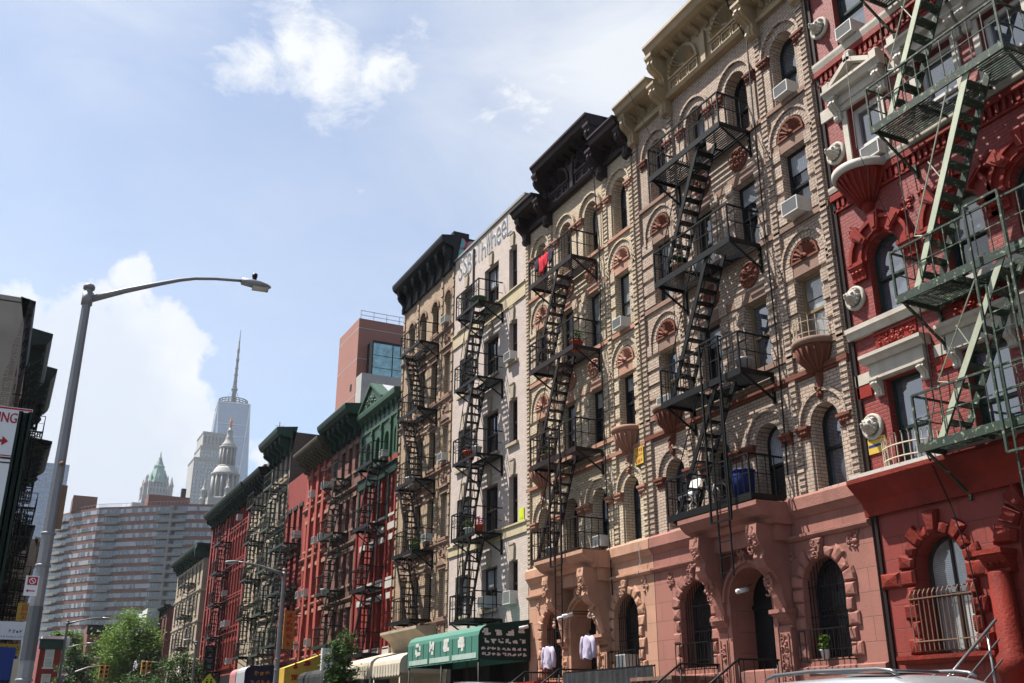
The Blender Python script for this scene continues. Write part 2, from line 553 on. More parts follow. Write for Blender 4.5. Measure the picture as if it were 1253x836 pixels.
paint('tower_panel', (.42,.43,.46), .6, .15, bump=0)
paint('salmon', (.47,.25,.16), .85, .3, (.17,.08,.05), .6, bump=.5)
paint('rose', (.3,.118,.088), .85, .32, (.1,.042,.032), .65, bump=.5)
paint('terracotta', (.17,.055,.033), .8, .3, (.1,.04,.03), .5, bump=.4)
paint('terracotta_light', (.33,.145,.09), .8, .25, (.2,.09,.06), .4, bump=.4)
paint('brownstone', (.23,.13,.09), .85, .3, (.12,.07,.05), .5, bump=.4)
paint('brownstone_light', (.4,.2,.13), .85, .25, (.25,.13,.08), .4, bump=.4)
paint('white_trim', (.48,.43,.36), .65, .2, (.26,.18,.12), .65, bump=.2)
paint('white_stone', (.5,.46,.41), .7, .14, (.3,.26,.22), .4, bump=.3)
paint('tan_tin', (.38,.275,.15), .6, .3, (.17,.1,.055), .55, bump=.25)
paint('brown_tin', (.03,.016,.017), .5, .3, (.012,.008,.008), .5, bump=.2)
paint('rust_tin', (.17,.08,.05), .7, .5, (.3,.27,.22), .5)
paint('black_tin', (.014,.015,.018), .55, .3, (.03,.03,.032), .5, bump=.3)
paint('green_tin', (.018,.05,.034), .55, .35, (.012,.022,.016), .5, bump=.3)
paint('dark_green_tin', (.01,.02,.015), .55, .35, bump=.3)
paint('green_bright', (.024,.08,.04), .55, .3, (.014,.04,.02), .5, bump=.3)
paint('olive_tin', (.1,.075,.04), .6, .4, (.03,.024,.016), .6, bump=.3)
paint('yellow_band', (.5,.41,.26), .8, .2, (.3,.2,.09), .5, bump=.3)
paint('cream_stone', (.4,.33,.24), .85, .25, (.2,.15,.1), .55, bump=.4)
paint('grey_stucco', (.36,.31,.26), .9, .22, (.2,.18,.15), .6, bump=.4, scale=.6)
paint('iron_black', (.006,.006,.0065), .5, .3, (.014,.008,.006), .3, bump=.15)
paint('iron_brown', (.02,.011,.011), .5, .3, (.03,.015,.01), .3, bump=.15)
paint('iron_green', (.036,.055,.043), .55, .35, (.08,.04,.018), .4, bump=.2, chips=(.26,.3,.19))
paint('iron_dkgreen', (.014,.028,.02), .5, .35, (.02,.03,.02), .4, bump=.15)
paint('iron_palegreen', (.4,.43,.31), .55, .25, (.2,.13,.07), .45, bump=.15)
paint('iron_cream', (.52,.42,.31), .6, .25, (.25,.1,.04), .5, bump=.1)
paint('iron_rust', (.2,.11,.065), .7, .4, (.08,.035,.02), .5, bump=.15)
paint('steel_rail', (.3,.3,.3), .35, .2, (.12,.11,.1), .3, metal=.7, bump=.05)
paint('frame_dark', (.016,.017,.019), .4, .25, bump=.1)
paint('frame_green', (.018,.035,.026), .4, .25, bump=.1)
paint('frame_white', (.62,.6,.57), .5, .12, (.3,.27,.24), .35, bump=.1)
paint('frame_wood', (.25,.165,.075), .5, .3, (.1,.06,.03), .5, bump=.15)
paint('frame_brown', (.05,.035,.028), .45, .3, bump=.1)
paint('ac_white', (.6,.59,.56), .5, .12, (.28,.24,.2), .45, bump=.1)
paint('ac_grille', (.2,.2,.2), .5, .2, bump=0)
paint('door_black', (.012,.012,.013), .35, .3, bump=.1)
paint('shop_dark', (.02,.019,.018), .6, .4, bump=.2)
brick('bare_plaster', (.42,.34,.28), (.3,.22,.17), (.16,.12,.1), grime=.8)
paint('roof_tar', (.04,.04,.04), .9, .3)
paint('pole_grey', (.25,.25,.26), .5, .14, (.09,.085,.08), .4, metal=.25, bump=.15)
paint('pole_grey_patch', (.115,.12,.128), .5, .14, (.09,.085,.08), .3, metal=.25, bump=.15)
paint('lamp_grey', (.3,.3,.31), .45, .1, bump=.05, metal=.3)
paint('lamp_lens', (.55,.52,.42), .25, .1, bump=0)
paint('black_plastic', (.012,.012,.012), .4, .2, bump=0)
paint('sign_white', (.74,.74,.76), .45, .06, (.5,.5,.5), .2, bump=0)
paint('sign_red', (.42,.02,.025), .45, .1, bump=0)
paint('sign_yellow', (.62,.4,.04), .6, .2, (.35,.22,.06), .5, bump=0)
paint('sign_lime', (.62,.72,.03), .4, .08, bump=0)
paint('sign_black', (.015,.015,.016), .5, .2, bump=0)
paint('sign_blue', (.015,.04,.2), .5, .2, bump=0)
paint('sign_orange', (.38,.17,.02), .7, .3, bump=0)
paint('post_green', (.012,.024,.018), .5, .3, bump=.1)
paint('awning_green', (.04,.17,.125), .7, .15, (.02,.1,.07), .35, bump=.15)
paint('awning_dkgreen', (.006,.03,.023), .7, .15, bump=.1)
paint('awning_pale', (.36,.46,.4), .7, .15, bump=.05)
paint('awning_letter', (.6,.6,.55), .7, .2, bump=0)
paint('awning_beige', (.5,.44,.34), .8, .15, (.32,.26,.2), .4, bump=.15)
paint('awning_navy', (.018,.018,.05), .7, .2, bump=.1)
paint('awning_grey', (.4,.42,.46), .6, .2, bump=.1)
paint('awning_pink', (.5,.2,.2), .7, .2, bump=.1)
paint('white_box', (.66,.66,.68), .5, .1, (.4,.4,.4), .3, bump=.05)
paint('cloth_lilac', (.46,.4,.52), .9, .15, bump=.2)
paint('cloth_red', (.6,.02,.04), .9, .2, bump=.2)
paint('cloth_dark', (.04,.03,.05), .9, .3, bump=.2)
paint('cloth_blue', (.012,.025,.14), .6, .3, bump=.2)
paint('cloth_white', (.62,.62,.64), .8, .2, bump=.2)
paint('plastic_green', (.05,.14,.04), .5, .2, bump=0)
paint('plastic_red', (.5,.06,.03), .5, .2, bump=0)
paint('plastic_white', (.7,.7,.7), .5, .2, bump=0)
paint('graffiti_teal', (.1,.42,.45), .6, .2, bump=.1)
paint('graffiti_pink', (.5,.12,.18), .6, .2, bump=.1)
paint('graffiti_ink', (.11,.12,.15), .6, .2, bump=.1)
paint('graffiti_grey', (.3,.3,.34), .6, .3, bump=.1)
paint('grey_teal_wall', (.2,.24,.26), .8, .3, (.1,.1,.1), .5, bump=.3)
paint('car_silver', (.52,.53,.55), .25, .05, metal=.6, bump=0, st=.1)
paint('car_white', (.78,.78,.8), .3, .05, bump=0, st=.1)
paint('car_trim', (.03,.03,.032), .4, .2, bump=0)
paint('car_rail', (.18,.18,.19), .35, .1, metal=.6, bump=0)
paint('tyre', (.02,.02,.02), .8, .2)
paint('bark', (.09,.07,.05), .9, .4, bump=.6, scale=3)
paint('asphalt', (.05,.05,.052), .9, .3, (.03,.03,.03), .2, bump=.5)
paint('pavement', (.2,.195,.18), .9, .2, (.18,.17,.16), .3, bump=.4)
paint('kerb_stone', (.33,.32,.31), .85, .2, bump=.3)
paint('road_paint', (.7,.7,.68), .7, .2, bump=.1)
paint('ground_far', (.07,.07,.068), .95, .3)
paint('signal_yellow', (.7,.36,.02), .4, .1, bump=0)
paint('signal_green', (.02,.5,.3), .3, .1, bump=0)
paint('concrete', (.4,.39,.37), .85, .2, (.22,.21,.2), .5, bump=.3)
paint('limestone', (.36,.35,.34), .85, .15, (.3,.29,.28), .4, bump=0, scale=.05)
paint('limestone_dark', (.23,.22,.205), .7, .2, bump=0, scale=.05)
paint('copper_green', (.24,.36,.32), .8, .25, (.1,.2,.17), .4, bump=0, scale=.1)
paint('gilt', (.6,.27,.1), .45, .15, metal=.3, bump=0)
paint('mast_steel', (.035,.042,.06), .6, .1, metal=0, bump=0)
paint('dirty_white', (.62,.62,.62), .8, .15, (.35,.34,.33), .5, bump=.2)
paint('roof_silver', (.6,.6,.62), .4, .1, metal=.3, bump=0)
paint('flower_pink', (.6,.05,.25), .8, .3, bump=0)
paint('canvas_dark', (.035,.036,.04), .75, .5, (.12,.12,.12), .5, bump=.6)
paint('lion_stone', (.44,.4,.34), .75, .18, (.3,.26,.22), .4, bump=.4)
glass('pane_dark', (.014,.015,.018), ior=2.0)
glass('pane_blue', (.05,.058,.075), ior=2.9)
glass('pane_blind', (.26,.26,.25), ior=2.2, wave=.15, stripes=('Z', 9))
glass('pane_curtain', (.32,.33,.36), ior=2.2, wave=.15, stripes=('Y', 5))
glass('pane_teal', (.12,.32,.36), rough=.05, ior=2.4, wave=.12, wscale=.25)
glass('pane_far', (.1,.12,.15), rough=.12, ior=1.7, wave=0)
glass('pane_tower', (.17,.24,.36), rough=.12, ior=1.9, wave=0)
glass('pane_bluetower', (.09,.17,.34), rough=.12, ior=1.9, wave=0)
leafmat('leaf_mid', (.055,.105,.012), (.09,.155,.018))
leafmat('leaf_dark', (.022,.048,.011), (.038,.075,.016))
leafmat('leaf_fresh', (.042,.09,.014), (.068,.125,.022))
SUN_E, SKY_E, EXPO, HAZE = 5.0, 0.062, 1.33, 0.9e-4
SKY_TINT = (1.0,1.02,1.06); CLOUD_LIT = (6.0,6.1,6.25); CLOUD_SHADE = (4.5,4.9,5.6)
# ------------------------------------------------------------------ ornament helpers
def console(mb, u0, u1, vt, h, d):
    """scrolled bracket under a cornice: deep at the top, curling in to the wall below"""
    P = [(0,vt),(d,vt),(d,vt-.12*h),(d*.93,vt-.2*h),(d*.97,vt-.3*h),(d*.86,vt-.42*h),(d*.6,vt-.52*h),(d*.42,vt-.62*h),(d*.38,vt-.74*h),(d*.44,vt-.86*h),(d*.36,vt-.97*h),(d*.2,vt-h),(0,vt-h)]
    mb.mould(u0, u1, P)
    mb.mould(u0-.025, u1+.025, [(0,vt-.002),(d*1.04,vt-.002),(d*1.04,vt-.09*h),(0,vt-.09*h)])
    um = (u0+u1)/2
    mb.mould(um-(u1-u0)*.18, um+(u1-u0)*.18, [(p[0]*1.06+.012, p[1]) for p in P[2:-1]]+[(.01,vt-h*.98)])

def shell(mb, uc, vc, r, w, n=9, hub=.28, depth=.07):
    """half-round fan of fluted ribs"""
    for i in range(n):
        a0 = PI*i/n; a1 = PI*(i+1)/n; am = (a0+a1)/2
        P = lambda rr, a, ww: (uc+rr*math.cos(a), vc+rr*math.sin(a), w+ww)
        g = .012
        mb.add([P(r*hub,a0+g,.0),P(r*.94,a0+g,.0),P(r,am,.01),P(r*.94,a1-g,.0),P(r*hub,a1-g,0),P(r*hub,am,.03),P(r*.93,am,depth)],
               [(0,1,6,5),(5,6,3,4),(1,2,6),(2,3,6)])
    mb.lathe([(r*hub,0),(r*hub,.05),(r*hub*.6,.09),(0,.1)], (uc,vc,w), 12, 0, PI, axis='w')
    mb.lathe([(r*hub*.5,.06),(r*hub*.3,.12),(0,.14)], (uc,vc+r*.08,w), 8, 0, 2*PI, axis='w')

def capital(mb, u0, u1, vt, h, d):
    """carved impost block: stacked mouldings widening upward, with a row of leaves"""
    mb.box(u0, u1, vt-h*.2, vt, -.1, d)
    mb.box(u0+.025, u1-.025, vt-h*.32, vt-h*.2, -.1, d*.86)
    mb.mould(u0+.04, u1-.04, [(-.1,vt-h*.32),(d*.76,vt-h*.32),(d*.5,vt-h*.62),(d*.34,vt-h*.78),(-.1,vt-h*.78)])
    mb.box(u0+.03, u1-.03, vt-h*.92, vt-h*.78, -.1, d*.5)
    n = max(2, int((u1-u0)/.13))
    for i in range(n):
        uc = u0+.06+(u1-u0-.12)*(i+.5)/n
        mb.lathe([(.045,-.02),(.05,.02),(.03,.05),(0,.06)], (uc, vt-h*.5, d*.55), 7, axis='w')

def carved(mb, u0, u1, v0, v1, w, rnd, n=26, s=.05):
    """low relief foliage: small bosses and curling stems"""
    for i in range(n):
        u = u0+(u1-u0)*rnd.random(); v = v0+(v1-v0)*rnd.random()
        r = s*(.5+rnd.random()*.8)
        if i % 2:
            mb.lathe([(r,-.01),(r*.9,.02),(r*.5,.045),(0,.05)], (u,v,w), 6, axis='w')
        else:
            a = rnd.random()*6
            mb.tube([(u+r*1.6*math.cos(a+k*.9)*(1-k*.15), v+r*1.6*math.sin(a+k*.9)*(1-k*.15), w+.025) for k in range(5)], r*.33, 5)

def rough_block(mb, poly, w0, w1, rnd):
    """rock-faced stone: outline with a hammered, bulging face"""
    n = len(poly); cu = sum(p[0] for p in poly)/n; cv = sum(p[1] for p in poly)/n
    out = [(p[0],p[1],w0) for p in poly]+[(p[0],p[1],w1*.45) for p in poly]
    inn = [(cu+(p[0]-cu)*.72+rnd.uniform(-.01,.01), cv+(p[1]-cv)*.72+rnd.uniform(-.01,.01), w1*rnd.uniform(.75,1.15)) for p in poly]
    c = (cu+rnd.uniform(-.02,.02), cv+rnd.uniform(-.02,.02), w1*rnd.uniform(.9,1.2))
    fs = [(i,(i+1)%n,n+(i+1)%n,n+i) for i in range(n)]+[(n+i,n+(i+1)%n,2*n+(i+1)%n,2*n+i) for i in range(n)]+[(2*n+i,2*n+(i+1)%n,3*n) for i in range(n)]
    mb.add(out+inn+[c], fs)

def rough_surround(B, u0, u1, v0, vtop, mat, rise=None, big=.34, small=.22, d=.1, name='rusticated_surround', gap=.012, jamb=.27):
    mb = B.mb(); rnd = B.rnd
    r = (u1-u0)/2; rise = rise or r; uc = (u0+u1)/2; sp = vtop-rise
    n = int((sp-v0)/jamb)
    h = (sp-v0)/n
    for side in (-1, 1):
        for i in range(n):
            ln = big if i % 2 == 0 else small
            a = uc+side*(r+.004); b = a+side*ln
            a, b = min(a,b), max(a,b)
            rough_block(mb, [(a,v0+i*h+gap),(b,v0+i*h+gap),(b,v0+(i+1)*h-gap),(a,v0+(i+1)*h-gap)], -.02, d, rnd)
    m = 9
    for i in range(m):
        a0 = PI*i/m+.02; a1 = PI*(i+1)/m-.02
        k = (big if i % 2 == 0 else small)*1.05
        if i == m//2: k = big*1.3
        P = lambda a, e: (uc+(r+e)*math.cos(a), sp+(rise+e)*math.sin(a))
        rough_block(mb, [P(a0,.004),P(a0,k),P((a0+a1)/2,k*1.02),P(a1,k),P(a1,.004)], -.02, d*(1.5 if i == m//2 else 1), rnd)
    return B.part(mb, name, mat)

def lion_head(B, uc, vc, label):
    mb = B.mb()
    mb.lathe([(.27,0),(.27,.05),(.25,.075),(.215,.08),(.2,.045),(0,.045)], (uc,vc,0), 24, axis='w')
    o = B.part(mb, 'lion_medallion', 'lion_stone', label=label)
    h = B.mb()
    # mane, cheeks, brow, muzzle, ears
    h.lathe([(.16,.04),(.165,.1),(.14,.16),(.08,.19),(0,.2)], (uc,vc+.01,0), 14, axis='w')
    for k in range(12):
        a = 2*PI*k/12
        h.lathe([(.04,0),(.038,.03),(.02,.06),(0,.065)], (uc+.15*math.cos(a), vc+.01+.15*math.sin(a), .09), 6, axis='w')
    h.lathe([(.085,.1),(.08,.22),(.065,.3),(.03,.33),(0,.335)], (uc,vc-.03,0), 12, axis='w')
    h.lathe([(.03,.28),(.03,.345),(0,.36)], (uc,vc+.005,0), 8, axis='w')
    for s_ in (-1,1):
        h.lathe([(.035,.15),(.035,.2),(0,.22)], (uc+s_*.06,vc+.075,0), 8, axis='w')
        h.lathe([(.04,.1),(.035,.15),(0,.17)], (uc+s_*.125,vc+.12,0), 8, axis='w')
    h.box(uc-.05, uc+.05, vc-.115, vc-.09, .2, .27)
    h.build('lion_head', 'lion_stone', o)

# ------------------------------------------------------------------ red tenement with white trim (nearest)
def red_building():
    B = Bld('tenement_building', 'bright red painted brick tenement with white window hoods and stone lion heads', 15, 'R', 6.5, 14.12, 18.6, 12)
    cols = [(12.52,13.38,'c'),(10.6,11.5,'m'),(9.05,9.95,'m'),(7.2,8.1,'e')]
    for i,(a,b,k) in enumerate(cols):
        fr = 'frame_green'
        B.window(a, b, 4.5, 6.33, frame=fr, pane='pane_blue', mid=.45, sill=None)
        B.window(a, b, 7.62, 9.36, True, frame=fr, pane='pane_blind' if i == 1 else 'pane_blue')
        B.window(a, b, 10.98, 12.62, frame='frame_white', pane='pane_blue', fw=.09, mid=.42)
        B.window(a, b, 14.24, 16.1, frame=fr, pane='pane_curtain' if i else 'pane_blue')
    B.window(12.17, 13.28, 1.1, 3.17, True, frame='frame_brown', pane='pane_blind', mullion=1, rec=.3, fw=.07)
    B.window(7.3, 8.4, 1.1, 3.17, True, frame='frame_brown', pane='pane_dark', mullion=1, rec=.3)
    door = [(9.55,-.2),(11.05,-.2)]+[(10.3+.75*math.cos(PI*i/14), 2.75+.75*math.sin(PI*i/14)) for i in range(15)]
    B.holes.append(door)
    B.wall('wall', 4.12, 18.6, ('brick_red_paint','brick_party'))
    B.wall('ground_floor_wall', -EYE, 4.12, ('red_ashlar','brick_party'), thick=.7)
    mb = B.mb(); mb.box(9.55,11.05,-.22,3.5,-.72,-.66)
    for k in (0,1):
        mb.box(9.65+k*.7,10.25+k*.7,.1,1.2,-.66,-.64); mb.box(9.65+k*.7,10.25+k*.7,1.35,2.5,-.66,-.64)
    B.part(mb, 'door', 'door_black')
    # white courses
    def strip(name, v0, v1, d, mat, u0=None, u1=None):
        mb = B.mb(); mb.box(u0 or B.u0, u1 or B.u1-.003, v0, v1, -.05, d); return B.part(mb, name, mat)
    mb = B.mb(); mb.mould(B.u0, 14.115, [(-.05,7.36),(.1,7.36),(.13,7.46),(.17,7.5),(.17,7.6),(-.05,7.6)]); B.part(mb, 'sill_course', 'white_trim')
    mb = B.mb(); mb.mould(B.u0, 14.115, [(-.05,10.82),(.1,10.82),(.12,10.9),(.12,10.96),(-.05,10.96)]); B.part(mb, 'sill_course', 'white_trim')
    mb = B.mb(); mb.mould(B.u0, 14.115, [(-.05,14.02),(.1,14.02),(.13,14.14),(.13,14.21),(-.05,14.21)]); B.part(mb, 'sill_course', 'white_trim')
    for a,b in ((13.72,14.11),(11.75,12.1),(6.5,7.0),(8.35,8.85),(10.08,10.5)):
        strip('lintel_course', 6.37, 6.6, .05, 'white_trim', a, b); strip('lintel_course', 12.66, 12.96, .06, 'white_trim', a, b)
        strip('carved_course', 6.1, 6.34, .05, 'red_paint', a, b)
    # dentil friezes in red
    for v in (13.66, 10.42):
        mb = B.mb(); mb.box(B.u0, 14.115, v+.22, v+.36, -.05, .1)
        u = B.u0+.05
        while u < 14.0: mb.box(u, u+.07, v, v+.22, -.05, .07); u += .15
        mb.box(B.u0, 14.115, v-.06, v, -.05, .05)
        B.part(mb, 'dentil_frieze', 'red_paint')
    # second floor hoods
    for a,b,k in cols:
        mb = B.mb(); uc = (a+b)/2; L = .78
        mb.mould(uc-L, uc+L, [(0,6.68),(.2,6.68),(.24,6.76),(.3,6.8),(.3,6.87),(0,6.9)])
        mb.box(uc-L+.1, uc+L-.1, 6.36, 6.68, -.02, .14)
        mb.box(uc-L+.12, uc+L-.12, 6.335, 6.36, -.16, .1)
        for s in (-1,1): console(mb, uc+s*.58-.09, uc+s*.58+.09, 6.37, .34, .19)
        B.part(mb, 'window_hood', 'white_trim')
        mb = B.mb(); mb.box(uc-.52, uc+.52, 6.95, 7.3, -.02, .03); mb.box(uc-.56, uc+.56, 7.27, 7.32, -.02, .06)
        carved(mb, uc-.48, uc+.48, 6.99, 7.25, .02, B.rnd, 44, .05); B.part(mb, 'carved_panel', 'red_paint')
        # third floor arches
        mb = B.mb(); r = (b-a)/2; sp = 9.36-r
        mb.arcband(uc, sp, r+.004, r+.1, -.2, .05); mb.arcband(uc, sp, r+.1, r+.3, -.02, .1); mb.arcband(uc, sp, r+.3, r+.38, -.02, .17)
        for s in (-1,0,1):
            a0 = PI/2+s*.72; P = lambda e,da: (uc+(r+e)*math.cos(a0+da), sp+(r+e)*math.sin(a0+da))
            mb.slab([P(.05,-.13),P(.5,-.15),P(.5,.15),P(.05,.13)], -.02, .2)
            mb.slab([P(.12,-.08),P(.43,-.09),P(.43,.09),P(.12,.08)], .2, .225)
        B.part(mb, 'arch_moulding', 'red_paint')
        for s in (-1,1):
            mb = B.mb(); capital(mb, uc+s*(r+.24)-.22, uc+s*(r+.24)+.22, sp+.02, .42, .16); B.part(mb, 'capital', 'red_paint')
            mb = B.mb(); carved(mb, uc+s*.72-.12, uc+s*.72+.12, 9.5, 9.85, 0, B.rnd, 14, .05); B.part(mb, 'carved_spandrel', 'red_paint')
        # fourth floor white surrounds
        for s in (-1,1):
            mb = B.mb(); mb.box(uc+s*(r+.08)-.07, uc+s*(r+.08)+.07, 10.96, 12.62, -.02, .04); B.part(mb, 'window_jamb', 'white_trim')
        mb = B.mb()
        mb.box(uc-.62, uc+.62, 12.63, 12.78, -.02, .08)
        mb.box(uc-.68, uc+.68, 12.78, 13.0, -.02, .12)
        mb.mould(uc-.82, uc+.82, [(0,13.0),(.24,13.0),(.28,13.08),(.34,13.12),(.34,13.18),(0,13.18)])
        for s in (-1,1):
            console(mb, uc+s*.64-.1, uc+s*.64+.1, 13.0, .56, .26)
            mb.box(uc+s*.7-.09, uc+s*.7+.09, 13.18, 13.36, .02, .3)
            mb.lathe([(.07,0),(.09,.05),(.05,.09),(0,.1)], (uc+s*.7,13.36,.16), 10)
        if k in 'ce':
            for s in (-1,1):
                P = [(uc+s*.6,13.18),(uc+s*.6,13.3),(uc,13.66),(uc,13.54)]
                mb.slab(P, .0, .3)
            mb.slab([(uc-.55,13.185),(uc+.55,13.185),(uc,13.52)], -.01, .1)
            mb.box(uc-.09, uc+.09, 13.55, 13.74, .04, .3); mb.lathe([(.1,0),(.12,.06),(.05,.12),(0,.14)], (uc,13.74,.17), 10)
            carved(mb, uc-.25, uc+.25, 13.22, 13.36, .1, B.rnd, 10, .04)
        B.part(mb, 'window_hood', 'white_trim')
    # half-round bowl balconies
    for uc in (12.95+.2, 7.65):
        mb = B.mb()
        mb.lathe([(.0,-.92),(.1,-.9),(.16,-.75),(.3,-.55),(.47,-.3),(.56,-.12),(.6,-.1)], (uc,10.85,0), 22, 0, PI)
        for k in range(11):
            a = PI*(k+.5)/11
            mb.tube([(uc+rr*math.cos(a),10.85+h,rr*math.sin(a)) for rr,h in ((.18,-.72),(.32,-.53),(.49,-.3),(.58,-.13))], .03, 6)
        B.part(mb, 'bowl_balcony', 'red_paint')
        mb = B.mb(); mb.lathe([(.0,-.1),(.64,-.1),(.68,-.04),(.68,.06),(.62,.09),(0,.09)], (uc,10.86,0), 26, 0, PI); B.part(mb, 'balcony_rim', 'white_stone')
    for v,t in ((5.47,'lowest'),(8.25,''),(11.75,''),(15.13,'topmost')):
        lion_head(B, 13.83, v, None)
    # ground floor
    mb = B.mb(); mb.mould(B.u0, 14.25, [(-.05,3.72),(.1,3.72),(.12,3.86),(.16,3.98),(.28,4.1),(.45,4.26),(.5,4.32),(.5,4.4),(-.05,4.46)]); B.part(mb, 'cornice_ledge', 'red_paint_dull')
    mb = B.mb(); mb.box(B.u0, 14.24, 4.43, 4.5, -.04, .42); B.part(mb, 'ledge_capping', 'white_stone')
    rough_surround(B, 12.17, 13.28, 1.1, 3.17, 'red_paint_dull', big=.34, small=.2, d=.11)
    for a,b in ((13.62,14.1),(11.62,12.0)):
        mb = B.mb(); rough_block(mb, [(a,2.32),(b,2.32),(b,2.6),(a,2.6)], -.02, .12, B.rnd); B.part(mb, 'stone_band', 'red_paint_dull')
    mb = B.mb(); mb.mould(11.75, 13.85, [(-.02,.95),(.14,.95),(.2,1.02),(.2,1.09),(-.02,1.1)]); B.part(mb, 'window_ledge', 'red_paint_dull')
    for uc in (11.42, 9.18):
        mb = B.mb(); mb.lathe([(.24,-.2),(.24,.7),(.27,.72),(.27,.95),(.2,1.05),(.18,2.3),(.17,2.32)], (uc,0,.18), 18)
        capital(mb, uc-.28, uc+.28, 2.68, .4, .42)
        B.part(mb, 'door_column', 'red_paint_dull')
    mb = B.mb()
    for i in range(9):
        a0 = PI*i/9+.03; a1 = PI*(i+1)/9-.03; k = .36 if i % 2 else .46
        P = lambda a,e: (10.3+(.75+e)*math.cos(a), 2.75+(.75+e)*math.sin(a))
        rough_block(mb, [P(a0,.02),P(a0,k),P(a1,k),P(a1,.02)], -.02, .16, B.rnd)
    B.part(mb, 'door_arch', 'red_paint_dull')
    # window basket of rust coloured bars
    mb = B.mb()
    for i in range(14):
        u = 12.0+i*.105; w = .2
        mb.tube([(u,1.14,.03),(u,1.16,w),(u,2.14,w),(u,2.22,w-.06),(u,2.2,.06)], .011, 5)
    for v in (1.32, 2.06): mb.tube([(12.0,v,.21),(13.37,v,.21)], .014, 4)
    for u in (12.0,13.37):
        for v in (1.32,2.06): mb.tube([(u,v,.21),(u,v,0)], .012, 4)
    B.part(mb, 'window_grille', 'iron_rust')
    # cream basket at the second floor window
    mb = B.mb()
    for i in range(15):
        a = PI*i/14; u = 12.95+.62*math.cos(a); w = .4*math.sin(a)+.02
        mb.tube([(u,4.5,w),(u,5.02,w),(u,5.08,w+.03)], .013, 5)
    for v in (4.62,4.86): mb.tube([(12.95+.62*math.cos(PI*i/20), v, .4*math.sin(PI*i/20)+.02) for i in range(21)], .016, 5)
    B.part(mb, 'window_basket', 'iron_cream')
    # cornice above the frame
    mb = B.mb(); mb.mould(B.u0, 14.1, [(0,17.4),(.15,17.4),(.2,17.7),(.6,18.1),(.75,18.3),(.75,18.55),(0,18.6)])
    for i in range(8): console(mb, 6.7+i, 6.9+i, 18.1, .7, .5)
    B.part(mb, 'cornice', 'white_trim')
    mb = B.mb(); mb.box(14.03, 14.1, -EYE, 18, .0, .05); B.part(mb, 'downpipe', 'iron_brown')
    fe = B.fire_escape(8.85, 11.9, (4.5, 7.32, 10.97, 14.35), 1.1, 'iron_green', (9.62, 11.42), bal=.28, slat=.066, rail=.9, brace=.78, thick=.14, label='green painted fire escape with pale worn stair stringers', stair_w=.52, ladder=(10.1, 9.42, 8.3, 3.95), drop=(9.98, 9.57, 6.8, 1.9), hand=False)
    mb = B.mb()
    for lo, hi in ((4.5,7.32),(7.32,10.97),(10.97,14.35)):
        for w in (1.1-.07,):
            a = (9.62,hi-.02); b = (11.42,lo+.04); du = .088
            mb.slab([(a[0]-.07,a[1]),(a[0]+.07,a[1]),(b[0]+.07,b[1]),(b[0]-.07,b[1])], w+.0185, w+.024)
        mb.tube([(9.95,hi+.1,1.06),(11.3,lo+1.0,1.06)], .015, 5)
        mb.tube([(11.3,lo+1.0,1.06),(11.0,lo+.9,1.0)], .012, 5)
        mb.tube([(10.75,(lo+hi)/2+.45,1.06),(10.55,(lo+hi)/2,1.03)], .012, 5)
    mb.build('stringer_face', 'iron_palegreen', fe)
    return B
B_RED = red_building()
